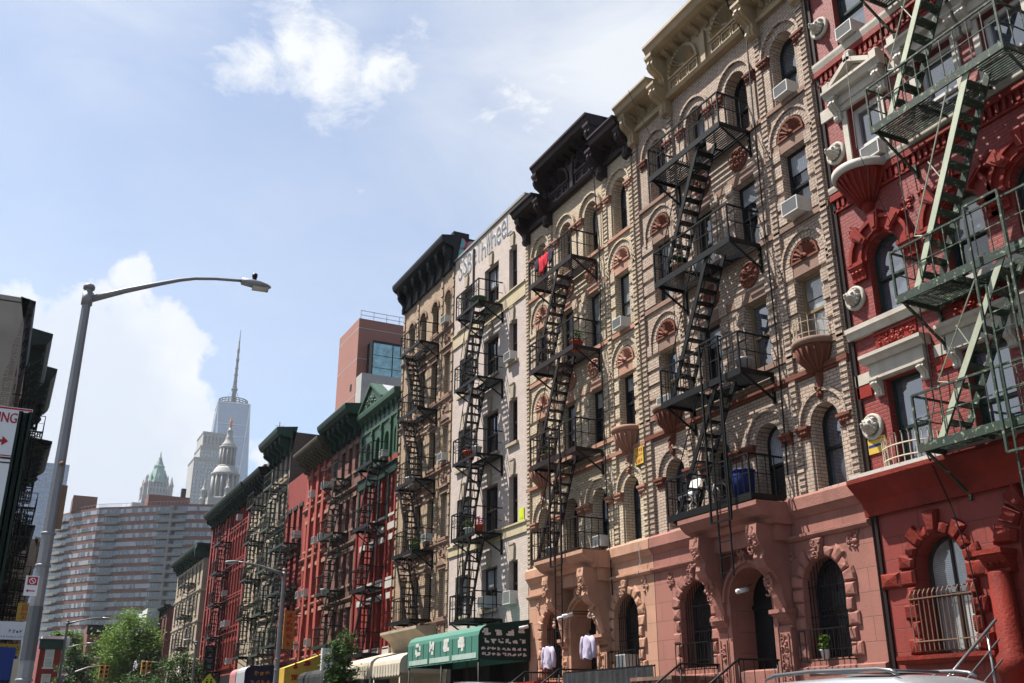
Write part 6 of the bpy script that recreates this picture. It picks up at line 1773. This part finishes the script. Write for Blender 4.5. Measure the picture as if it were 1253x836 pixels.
# pink brick block rising behind the row
def pink_block():
    X, Y, Z = 26.3, 85.0, 37.3
    r = empty('office_building',(X+8,Y+5,0),'tall pink brick block with teal glass box rising behind green house','building')
    tf = lambda p: (p[0]-(X+8),p[1]-(Y+5),p[2])
    mb = MB(tf); mb.box(X,X+18,Y,Y+6.2,0,Z); mb.build('wall','brick_pink_far',r)
    for z in (33.2,36.3,29.6):
        mb = MB(tf); mb.box(X-.012,X+18,Y-.02,Y+6.21,z,z+.08); mb.build('belt_course','concrete',r)
    mb = MB(tf)
    for k in range(14): mb.bar((X+.2+k*1.3,Y+.2,Z),(X+.2+k*1.3,Y+.2,Z+.9),.03)
    for z in (.45,.9): mb.bar((X+.2,Y+.2,Z+z),(X+17,Y+.2,Z+z),.03)
    mb.build('roof_railing','lamp_grey',r)
    mb = MB(tf); mb.box(X+7.5,X+10.5,Y+1,Y+4,Z,Z+1.7); mb.build('roof_plant','lamp_grey',r)
    mb = MB(tf); mb.lathe([(.3,0),(.3,.7),(.42,.75),(.42,1.2),(.15,1.25),(.15,2.3),(0,2.3)],(X+.4,Y+5.2,Z-2.3),10,axis='z'); mb.build('roof_vent','limestone_dark',r)
    gx, gy, z0, z1 = 27.25, 83.5, 26, 34.7
    mb = MB(tf); mb.box(gx,gx+14,gy,Y-.02,z0,z1); b = mb.build('glass_box','black_tin',r)
    for i in range(5):
        for j in range(7):
            mb = MB(tf); mb.box(gx+.12+i*1.95,gx+.02+(i+1)*1.95,gy-.03,gy-.005,z1-.2-(j+1)*1.22,z1-.26-j*1.22); mb.build('pane','pane_teal',b)
    mb = MB(tf); mb.box(25.9,45,82,83.6,0,30.8); mb.build('white_wing','concrete',r)
    mb = MB(tf); mb.box(31.2,32.0,81.93,81.99,27.0,28.2); w = mb.build('window','black_tin',r)
    mb = MB(tf); mb.box(30.3,31.1,81.7,82,29.6,30.2); mb.build('vent_hood','limestone_dark',r)
    for z in (26.0,30.4):
        mb = MB(tf); mb.box(X-.05,X-.01,86.2,86.6,z,z+.6) if z > 0 else None; mb.build('vent','black_tin',r)
    mb = MB(tf); rr = random.Random(31)
    for k in range(5): strokes(mb, 31.6+k*.55,32.1+k*.55,34.85,35.7, lambda a,b,e: (a,84.97-e,b), rr, 7, .2)
    mb.build('graffiti','awning_navy',r)
    mb = MB(tf); mb.box(33.3,34.5,Y-.05,Y,35.9,36.9); mb.build('window','black_tin',r)
pink_block()

# ------------------------------------------------------------------ long curved apartment tower
def curved_tower():
    pts = [(13.7,377),(16.5,371),(24.5,358),(27.0,356),(31.0,353.5),(42.2,344),(50.2,338.8),(62,333.5),(75,329)]
    kinds = ['balc','bay','bay','balc','bay','balc2','bay','bay']
    r = empty('apartment_tower',(40,352,0),'long curved brown brick apartment tower with pale window bands and balconies','building')
    tf = lambda p: (p[0]-40,p[1]-352,p[2]); H = 68.2; F = 2.75
    mb = MB(tf); n = len(pts)
    back = [(p[0]+9,p[1]+16) for p in pts]
    ring = pts+back[::-1]
    mb.prism(ring, lambda p: (p[0],p[1],0), lambda p: (p[0],p[1],H)); mb.build('wall','brick_tower',r)
    rnd = random.Random(2)
    nf = 22
    for f in range(nf):
        z = H-.55-(f+1)*F
        for (a,b),k in zip(zip(pts[:-1],pts[1:]),kinds):
            dx,dy = b[0]-a[0],b[1]-a[1]; L = math.hypot(dx,dy); nx,ny = dy/L,-dx/L
            if ny > 0: nx,ny = -nx,-ny
            Q = lambda t,o,zz: (a[0]+dx*t/L+nx*o, a[1]+dy*t/L+ny*o, zz)
            if k == 'bay':
                mb = MB(tf); t = .15
                mb.add([Q(0,.06,z+1.1),Q(L,.06,z+1.1),Q(L,.06,z+2.5),Q(0,.06,z+2.5)],[(0,1,2,3)])
                while t < L-.5:
                    w = rnd.choice((.9,1.1,1.4)); w = min(w,L-.2-t)
                    if rnd.random() < .62:
                        mb.slot = 1 if rnd.random() < .6 else 2
                        mb.add([Q(t,.1,z+1.15),Q(t+w-.15,.1,z+1.15),Q(t+w-.15,.1,z+2.45),Q(t,.1,z+2.45)],[(0,1,2,3)])
                        mb.slot = 0
                        if rnd.random() < .25: mb.add([Q(t,.35,z+1.0),Q(t+.5,.35,z+1.0),Q(t+.5,.35,z+1.4),Q(t,.35,z+1.4)],[(0,1,2,3)])
                    t += w
                mb.build('window_band',['tower_panel','pane_far','pane_dark'],r,recalc=False)
            else:
                mb = MB(tf); o = 1.7
                e = .0 if k == 'balc' else .3
                for (z0,z1,o0,o1) in ((z+.0,z+.16,-.0,o),(z+.16,z+1.05,o-.08,o)):
                    P = [Q(-e,o0,z0),Q(L+e,o0,z0),Q(L+e,o1,z0),Q(-e,o1,z0)]
                    mb.add(P+[(p[0],p[1],z1) for p in P],[(0,3,2,1),(4,5,6,7),(0,1,5,4),(1,2,6,5),(2,3,7,6),(3,0,4,7)])
                mb.slot = 1
                mb.add([Q(0,.05,z+.2),Q(L,.05,z+.2),Q(L,.05,z+2.6),Q(0,.05,z+2.6)],[(0,1,2,3)])
                mb.slot = 0
                if k == 'balc2':
                    for t in (L*.5,): mb.add([Q(t-.35,.1,z),Q(t+.35,.1,z),Q(t+.35,1.8,z),Q(t-.35,1.8,z)]+[Q(t-.35,.1,z+F),Q(t+.35,.1,z+F),Q(t+.35,1.8,z+F),Q(t-.35,1.8,z+F)],[(0,1,5,4),(1,2,6,5),(2,3,7,6),(3,0,4,7)])
                mb.build('balcony',['limestone_dark','pane_far'],r,recalc=False)
    for (x0,x1,y0,y1,z1) in ((16.5,24.2,368,378,73.6),(39,52.5,352,362,73)):
        mb = MB(tf); mb.box(x0,x1,y0,y1,H-.1,z1); mb.build('roof_house','brick_maroon',r)
    mb = MB(tf); mb.box(49.5,51,352,354,72.8,76); mb.build('chimney','black_tin',r)
    mb = MB(tf)
    for a,b in zip(pts[1:-1],pts[2:]):
        for k in range(8): 
            t = k/8; mb.bar((a[0]+(b[0]-a[0])*t,a[1]+(b[1]-a[1])*t+.6,H),(a[0]+(b[0]-a[0])*t,a[1]+(b[1]-a[1])*t+.6,H+1.2),.06)
        mb.bar((a[0],a[1]+.6,H+1.2),(b[0],b[1]+.6,H+1.2),.07)
    mb.build('roof_railing','lamp_grey',r)
curved_tower()

# ------------------------------------------------------------------ skyline
def rot(p, a):
    return (p[0]*math.cos(a)-p[1]*math.sin(a), p[0]*math.sin(a)+p[1]*math.cos(a))
def glass_tower():
    cx, cy = 253, 1400
    r = empty('skyscraper',(cx,cy,0),'tallest bluish glass skyscraper with tapering facets and a spire','skyscraper')
    a0 = math.radians(-6)
    top = [rot((sx*22,sy*22),a0) for sx,sy in ((-1,-1),(1,-1),(1,1),(-1,1))]
    bas = [rot((44*math.cos(k*PI/2),44*math.sin(k*PI/2)),a0) for k in (3,0,1,2)]   # front, right, back, left corners
    zt, zb = 422, 57
    mb = MB(); mb.prism(bas, lambda p: (p[0],p[1],0), lambda p: (p[0],p[1],zb)); mb.build('podium','limestone_dark',r)
    for k in range(4):
        t0,t1 = top[k],top[(k+1)%4]; b0 = bas[k]; b1 = bas[(k+1)%4]
        mb = MB(); mb.add([(*t0,zt),(*t1,zt),(*b0,zb)],[(0,1,2)]); mb.build('facet','pane_tower',r)
        mb = MB(); mb.add([(*t1,zt),(*b0,zb),(*b1,zb)],[(0,1,2)]); mb.build('facet','pane_tower',r)
    mb = MB()
    for k in range(4):
        t0,t1 = top[k],top[(k+1)%4]; b0 = bas[k]; b1 = bas[(k+1)%4]
        mb.tube([(*t0,zt),(*b0,zb)],.7,4,False); mb.tube([(*t1,zt),(*b0,zb)],.7,4,False); mb.tube([(*t0,zt),(*t1,zt)],.9,4,False)
    mb.build('edge_trim','sign_white',r)
    for z,d in ((390,.0),(372,.0),(330,0)):
        f = (zt-z)/(zt-zb); mb = MB()
        P = [tuple(top[k][i]*(1-f)+bas[k][i]*f for i in (0,1)) for k in range(2)]
        A = (top[0][0]*(1-f)+bas[0][0]*f, top[0][1]*(1-f)+bas[0][1]*f-.4); Bq = (top[1][0]*(1-f)+bas[0][0]*f, top[1][1]*(1-f)+bas[0][1]*f-.4)
        mb.bar((*A,z),(*Bq,z),.5); mb.build('floor_line','sign_white',r)
    mb = MB()
    for z in (424.5,427.5,430.5): mb.arcband(0,0,19.2,20.6,z,z+1.0,0,2*PI,36)
    for k in range(24):
        a = 2*PI*k/24; mb.v += []; mb.box(20*math.cos(a)-.5,20*math.cos(a)+.5,20*math.sin(a)-.5,20*math.sin(a)+.5,422,431.5)
    mb.build('antenna_ring','mast_steel',r)
    mb = MB(); mb.tube([(0,0,422),(0,0,470),(0,0,500),(0,0,541)],[3.6,2.1,1.5,.5],10)
    for z,R,h in ((447,5.5,3),(452,4,2),(460,3.4,2),(470,3.6,2),(480,3.2,2),(492,2.8,5),(505,2.2,8),(520,1.4,4)): mb.tube([(0,0,z),(0,0,z+h)],R*.8,10)
    for k in range(4):
        a = k*PI/2+.4; mb.tube([(17*math.cos(a),17*math.sin(a),424),(0,0,452)],.18,4)
    mb.build('spire','mast_steel',r)
glass_tower()

def windows_row(tf, parent, x0, x1, z0, z1, y, n, mat='pane_far', fill=.55, name='window_row'):
    mb = MB(tf); w = (x1-x0)/n
    for k in range(n): 
        a = x0+k*w+w*(1-fill)/2; mb.add([(a,y,z0),(a+w*fill,y,z0),(a+w*fill,y,z1),(a,y,z1)],[(0,1,2,3)])
    mb.build(name, mat, parent, recalc=False)
def stone_tower():
    cx, cy = 172, 1050
    r = empty('skyscraper',(cx,cy,0),'stepped pale limestone skyscraper left of domed tower','skyscraper')
    I = ident
    tiers = [(-22,26,0,190),(-17.6,22,190,255),(-12.5,15,255,268),(-11.3,12.5,268,283)]
    for a,b,z0,z1 in tiers:
        mb = MB(); mb.box(a,b,-12,24,z0,z1); mb.build('tier','limestone',r)
        mb = MB(); mb.box(a-.6,b+.6,-12.6,24.6,z1-1.4,z1+.3); mb.build('cornice','limestone',r)
        n = max(5,int((b-a)/3.4)); z = max(z0,120)+2
        while z < z1-3.4:
            windows_row(I, r, a+1, b-1, z, z+2.4, -12.08, n, 'pane_blue', .5); z += 4.0
    mb = MB()
    for k in range(7): mb.box(-11.2+k*3.75,-9.9+k*3.75,-12.9,-12,268,281)
    mb.build('crown_piers','limestone',r)
    mb = MB(); 
    for k in range(6): mb.box(-9.7+k*3.75,-7.8+k*3.75,-12.15,-12.02,271,279)
    mb.build('crown_openings','limestone_dark',r)
stone_tower()
def domed_tower():
    cx, cy = 112.8, 624
    r = empty('civic_tower',(cx,cy,0),'ornate round colonnaded stone tower topped by a gilded statue','tower')
    mb = MB(); mb.box(-38,34,-6,24,0,120); mb.box(-11,11,-11,11,120,128); mb.build('block','limestone',r)
    for z in range(88,118,5): windows_row(ident, r, -36, 32, z, z+3, -6.1, 22)
    def drum(name, R, z0, z1, cols, colr, mat='limestone', core=.72):
        mb = MB(); mb.lathe([(R*core,z0),(R*core,z1)],(0,0,0),28,axis='z'); c = mb.build(name, mat, r)
        mb = MB()
        for k in range(cols):
            a = 2*PI*(k+.5)/cols; mb.tube([(R*.93*math.cos(a),R*.93*math.sin(a),z0),(R*.93*math.cos(a),R*.93*math.sin(a),z1)],colr,7)
        mb.build('columns', mat, c)
        mb = MB(); mb.lathe([(R*.7,z0-1.2),(R*1.06,z0-1.2),(R*1.06,z0),(R*.7,z0)],(0,0,0),32,axis='z'); mb.lathe([(R*.7,z1),(R,z1),(R*1.08,z1+.9),(R*1.08,z1+1.5),(R*.7,z1+1.6)],(0,0,0),32,axis='z'); mb.build('cornice', mat, c)
        mb = MB()
        for k in range(cols):
            a = 2*PI*k/cols; q = R*core+.05; d = .32
            mb.add([(q*math.cos(a-d/ R*3),q*math.sin(a-d/R*3),z0+(z1-z0)*.12),(q*math.cos(a+d/R*3),q*math.sin(a+d/R*3),z0+(z1-z0)*.12),(q*math.cos(a+d/R*3),q*math.sin(a+d/R*3),z0+(z1-z0)*.8),(q*math.cos(a-d/R*3),q*math.sin(a-d/R*3),z0+(z1-z0)*.8)],[(0,1,2,3)])
        mb.build('windows', 'limestone_dark', c, recalc=False)
    drum('lower_drum', 8.3, 129.2, 143.5, 14, .75)
    mb = MB(); mb.lathe([(8.4,145),(8.0,145.6),(7.2,147.5),(6.2,149)],(0,0,0),28,axis='z'); mb.build('stepped_base','limestone',r)
    drum('upper_drum', 5.0, 150.2, 161, 12, .5)
    mb = MB(); mb.lathe([(4.6,162.6),(4.2,164),(3.0,165.5),(2.2,168),(2.3,168.5),(1.9,169),(1.7,172.5),(2.0,173),(1.2,173.6),(.9,175.4),(0,175.5)],(0,0,0),20,axis='z'); mb.build('lantern','limestone',r)
    mb = MB(); mb.lathe([(.9,175.4),(1.1,176),(.7,177.5),(.95,178.6),(.75,180),(.35,180.6),(.5,181.3),(.3,182),(0,182.2)],(0,0,0),12,axis='z'); mb.tube([(.6,0,179.6),(1.3,0,180.6),(1.6,0,182)],.22,5); mb.build('statue','gilt',r)
    for x,y in ((-12,0),(0,-12),(12,0),(0,12)):
        mb = MB(); mb.lathe([(2.1,118),(2.1,127.5),(2.5,128),(2.5,128.6),(1.8,129),(1.8,133.2),(2.1,133.6),(1.5,134.3),(1.0,135.3),(.5,137.4),(.2,140),(0,140.2)],(x,y,0),14,axis='z'); t = mb.build('turret','limestone',r)
        mb = MB()
        for k in range(8):
            a = 2*PI*k/8; mb.box(x+1.82*math.cos(a)-.25,x+1.82*math.cos(a)+.25,y+1.82*math.sin(a)-.25,y+1.82*math.sin(a)+.25,129.6,132.6)
        mb.build('openings','limestone_dark',t)
domed_tower()
def gothic_tower():
    cx, cy = 115.8, 990
    r = empty('skyscraper',(cx,cy,0),'gothic white stone tower with pointed green copper roof','skyscraper')
    mb = MB(); mb.box(-13.5,13.5,-13.5,13.5,0,196); mb.build('shaft','limestone',r)
    mb = MB(); mb.box(-21,-13.5,-10,16,0,192); mb.box(13.5,21,-10,16,0,190); mb.box(-8.5,8.5,-8.5,8.5,196,214); mb.build('shoulders','limestone',r)
    for z in range(130,194,5): windows_row(ident, r, -12.5, 12.5, z, z+3, -13.6, 9, 'pane_far', .45)
    for z in (198,204,209): windows_row(ident, r, -7.5, 7.5, z, z+3.4, -8.6, 5, 'pane_far', .5)
    mb = MB()
    for k in range(8): mb.box(-13.6+k*3.7,-12.8+k*3.7,-14.1,-13.5,120,199)
    mb.build('piers','limestone',r)
    for x,y in ((-11.5,-11.5),(11.5,-11.5),(-11.5,11.5),(11.5,11.5)):
        mb = MB(); mb.lathe([(2.1,190),(2.1,209),(2.5,209.5),(2.3,211),(1.2,214),(.3,218.5),(0,219)],(x,y,0),8,axis='z',smooth=False); mb.build('turret','limestone',r)
    mb = MB(); mb.lathe([(11.2,213),(10.6,215),(6.2,226.5),(5.2,227),(5.2,230.5),(4.2,231),(1.7,237.5),(1.8,238.5),(.9,240),(.2,245),(0,245)],(0,0,0),8,a0=PI/8,a1=2*PI+PI/8,axis='z',smooth=False); mb.build('copper_roof','copper_green',r)
    mb = MB()
    for k in range(8):
        a = 2*PI*(k+.5)/8+PI/8
        mb.lathe([(.9,216),(.9,219.5),(.1,222.5),(0,222.5)],(9.2*math.cos(a),9.2*math.sin(a),0),6,axis='z',smooth=False)
    mb.build('roof_pinnacles','copper_green',r)
gothic_tower()
def blue_tower():
    r = empty('skyscraper',(8,900,0),'blue glass tower partly hidden behind the lamp post','skyscraper')
    mb = MB(); mb.box(-30,25,0,25,0,203); mb.build('shaft','pane_bluetower',r)
    for k in range(24):
        mb = MB(); mb.box(-30.1,25.1,-.15,-.02,104+k*4.1,104.9+k*4.1); mb.build('spandrel','limestone',r)
    mb = MB()
    for k in range(12): mb.box(-30+k*5,-29.4+k*5,-.3,-.16,90,203)
    mb.build('mullions','limestone',r)
blue_tower()

# ------------------------------------------------------------------ ground
def sheet(name, x0, x1, y0, y1, z, mat):
    mb = MB(); mb.add([(x0,y0,z),(x1,y0,z),(x1,y1,z),(x0,y1,z)],[(0,1,2,3)]); o = mb.build(name, mat); o['kind'] = 'structure'; return o
sheet('ground',-2500,2500,-2500,2500,-.12,'ground_far')
sheet('road',1.4,11.4,-40,140,-.1,'asphalt')
sheet('side_street',11.4,140,86,93.6,-.104,'asphalt')
mb = MB(); mb.box(11.55,60,-40,86,-.3,.0); o = mb.build('pavement','pavement'); o['kind']='structure'
mb = MB(); mb.box(11.4,11.55,-40,86,-.3,.003); o = mb.build('kerb','kerb_stone'); o['kind']='structure'
mb = MB(); mb.box(-2.2,1.25,-40,140,-.3,.0); o = mb.build('pavement','pavement'); o['kind']='structure'
mb = MB(); mb.box(1.25,1.4,-40,140,-.3,.003); o = mb.build('kerb','kerb_stone'); o['kind']='structure'
mb = MB(); mb.box(12.9,60,93.6,160,-.3,.0); o = mb.build('pavement','pavement'); o['kind']='structure'
mb = MB()
for k in range(20): mb.add([(6.33,-30+k*6,-.096),(6.45,-30+k*6,-.096),(6.45,-27+k*6,-.096),(6.33,-27+k*6,-.096)],[(0,1,2,3)])
for k in range(11): mb.add([(1.8+k*.9,82,-.096),(2.3+k*.9,82,-.096),(2.3+k*.9,85,-.096),(1.8+k*.9,85,-.096)],[(0,1,2,3)])
o = mb.build('road_markings','road_paint'); o['kind']='structure'
# ------------------------------------------------------------------ camera, sun, sky, air
TILT, AZ, FPX = math.radians(20.915), math.radians(26.622), 1214.14
cam = bpy.data.cameras.new('camera'); co = bpy.data.objects.new('camera', cam); COL.objects.link(co)
co.location = (0,0,EYE); co.rotation_euler = (PI/2+TILT, 0, -AZ)
cam.sensor_width = 36; cam.lens = 36*FPX/1253; cam.clip_start = .1; cam.clip_end = 6000
SC.camera = co
def look(px, py):
    F = Vector((math.sin(AZ)*math.cos(TILT), math.cos(AZ)*math.cos(TILT), math.sin(TILT))); R = Vector((math.cos(AZ),-math.sin(AZ),0)); U = R.cross(F)
    return (F+R*(px-626.5)/FPX-U*(py-418)/FPX).normalized()
SUN = Vector((-1.0,.8,2.4)).normalized()
li = bpy.data.lights.new('sun','SUN'); li.energy = SUN_E; li.angle = math.radians(.53); li.color = (1,.955,.88)
lo = bpy.data.objects.new('sun', li); COL.objects.link(lo); lo.rotation_euler = (-SUN).to_track_quat('-Z','Y').to_euler(); lo.location = (-20,20,60)
w = bpy.data.worlds.new('World'); SC.world = w; w.use_nodes = True
nt = w.node_tree; nt.nodes.clear(); L = nt.links.new
out = nt.nodes.new('ShaderNodeOutputWorld'); bg = nt.nodes.new('ShaderNodeBackground')
sky = nt.nodes.new('ShaderNodeTexSky'); sky.sky_type = 'NISHITA'; sky.sun_disc = False
sky.sun_elevation = math.asin(SUN.z); sky.sun_rotation = math.atan2(SUN.x, SUN.y)
sky.air_density = 1.0; sky.dust_density = .25; sky.ozone_density = 1.0
tc = nt.nodes.new('ShaderNodeTexCoord'); D = tc.outputs['Generated']
def blob(px, py, rpx, gain=1.0):
    c = look(px, py)
    v = nt.nodes.new('ShaderNodeVectorMath'); v.operation = 'DISTANCE'; L(D, v.inputs[0]); v.inputs[1].default_value = c
    m = nt.nodes.new('ShaderNodeMapRange'); m.interpolation_type = 'LINEAR'
    m.inputs['From Min'].default_value = rpx/FPX; m.inputs['From Max'].default_value = 0; m.inputs['To Max'].default_value = gain
    L(v.outputs['Value'], m.inputs['Value']); return m.outputs[0]
def vmax(xs):
    r = xs[0]
    for x in xs[1:]: r = _math(nt, 'MAXIMUM', r, x)
    return r
def dn(scale, detail, rough, off=(0,0,0), sc=(1,1,1), dist=0):
    mp = nt.nodes.new('ShaderNodeMapping'); mp.inputs['Location'].default_value = off; mp.inputs['Scale'].default_value = sc; L(D, mp.inputs['Vector'])
    n = nt.nodes.new('ShaderNodeTexNoise'); n.inputs['Scale'].default_value = scale; n.inputs['Detail'].default_value = detail; n.inputs['Roughness'].default_value = rough; n.inputs['Distortion'].default_value = dist
    L(mp.outputs[0], n.inputs['Vector']); return n.outputs['Fac']
n_c = dn(9, 9, .58); n_f = dn(26, 6, .6)
# piled cumulus low on the left
cum = vmax([blob(20,500,230),blob(110,430,150),blob(185,510,120),blob(60,600,220),blob(160,338,55,.85),blob(195,425,100,.95),blob(30,395,80,.9),blob(235,560,90,.8),blob(-150,520,260),blob(320,560,60,.55),blob(-400,300,300)])
cd = _math(nt,'ADD', cum, _math(nt,'MULTIPLY', _math(nt,'SUBTRACT', n_c, .5), 1.7))
cd = _math(nt,'ADD', cd, _math(nt,'MULTIPLY', _math(nt,'SUBTRACT', n_f, .5), .5))
cum_a = _ramp(nt, cd, .33, .5)
# torn fair-weather cloud near the top and thin veils towards the right
wis = vmax([blob(320,68,80,1.05),blob(360,60,100,1.1),blob(410,78,115,1.15),blob(460,88,95,1.1),blob(500,100,70,.9),blob(400,105,90,1.0),blob(640,130,120,1.0),blob(600,145,70,.9),blob(690,90,130,.95),blob(760,40,130,.85),blob(280,90,60,.7),blob(520,60,80,.7),blob(720,70,150,.6),blob(590,150,50,.5)])
wd = _math(nt,'ADD', wis, _math(nt,'MULTIPLY', _math(nt,'SUBTRACT', dn(15,12,.7,(3,1,0),(1,1,1.5),.4), .5), 2.2))
wis_a = _math(nt,'MULTIPLY', _ramp(nt, wd, .36, 1.12), .95)
veil = vmax([blob(760,60,480,.95),blob(120,-90,330,.8),blob(520,420,220,.4),blob(430,10,260,.5),blob(1100,-300,700,.8)])
vd = _math(nt,'MULTIPLY', veil, _math(nt,'ADD', dn(4,8,.6,(0,5,2),(1,1,2.2),.6), .25))
veil_a = _ramp(nt, vd, .08, .75)
rest = _math(nt,'MULTIPLY', _ramp(nt, dn(2.6,8,.6,(7,2,1)), .55, .8), .3)    # scattered cloud in the rest of the sky
def behind():
    s = nt.nodes.new('ShaderNodeVectorMath'); s.operation = 'DOT_PRODUCT'  # away from the photographed part of the sky; L(D, s.inputs[0]); s.inputs[1].default_value = look(626,418)
    return _ramp(nt, s.outputs['Value'], .72, .55)
def bank(d, r):
    v = nt.nodes.new('ShaderNodeVectorMath'); v.operation = 'DISTANCE'; L(D, v.inputs[0]); v.inputs[1].default_value = Vector(d).normalized()
    m = nt.nodes.new('ShaderNodeMapRange'); m.inputs['From Min'].default_value = r; m.inputs['From Max'].default_value = 0; L(v.outputs['Value'], m.inputs['Value']); return m.outputs[0]
fill_cloud = _ramp(nt, _math(nt,'ADD', bank((-1,1.0,.75),.85), _math(nt,'MULTIPLY', _math(nt,'SUBTRACT', dn(5,8,.6,(2,4,1)), .5), 1.2)), .25, .7)  # unseen cloud bank, added to brighten pane reflections and fill the facades
thin = _math(nt,'ADD', _math(nt,'MULTIPLY', dn(3,7,.6,(5,1,3),(1,1,2)), .44), .0)
alpha = _math(nt,'MAXIMUM', vmax([cum_a, wis_a, _math(nt,'MULTIPLY',veil_a,.85), thin, _math(nt,'MULTIPLY',fill_cloud,.8)]), _math(nt,'MULTIPLY',rest,behind()))
# shaded undersides of the piled cloud
shade = _ramp(nt, _math(nt,'ADD', dn(8,8,.6,(1,1,.4)), _math(nt,'MULTIPLY', blob(40,570,300), .45)), .47, .82)
ccol = _mix(nt, CLOUD_LIT, CLOUD_SHADE, _math(nt,'MULTIPLY', shade, cum_a))
base = nt.nodes.new('ShaderNodeMix'); base.data_type = 'RGBA'; base.blend_type = 'MULTIPLY'; base.inputs[0].default_value = 1
L(sky.outputs[0], base.inputs[6]); base.inputs[7].default_value = (*SKY_TINT,1)
col = _mix(nt, base.outputs[2], ccol, alpha)
L(col, bg.inputs['Color']); bg.inputs['Strength'].default_value = SKY_E
L(bg.outputs[0], out.inputs['Surface'])
w.cycles.sampling_method = 'MANUAL'; w.cycles.sample_map_resolution = 1024
# the air: one even, thin haze
if HAZE:
    mb = MB(); mb.box(-400,700,-60,1600,-1.3,600)
    m = bpy.data.materials.new('air'); m.use_nodes = True; t = m.node_tree; t.nodes.clear()
    o_ = t.nodes.new('ShaderNodeOutputMaterial'); pv = t.nodes.new('ShaderNodeVolumePrincipled')
    pv.inputs['Density'].default_value = HAZE; pv.inputs['Color'].default_value = (.86,.92,1,1); pv.inputs['Anisotropy'].default_value = .3
    t.links.new(pv.outputs[0], o_.inputs['Volume'])
    MATS['air'] = m
    h = mb.build('haze','air'); h['kind'] = 'stuff'
vs = SC.view_settings
vs.view_transform = 'Standard'; vs.look = 'None'; vs.exposure = EXPO; vs.gamma = 1; vs.use_curve_mapping = False
SC.render.engine = 'CYCLES'
SC.cycles.max_bounces = 6; SC.cycles.diffuse_bounces = 2; SC.cycles.glossy_bounces = 3; SC.cycles.volume_bounces = 0
SC.cycles.use_denoising = True
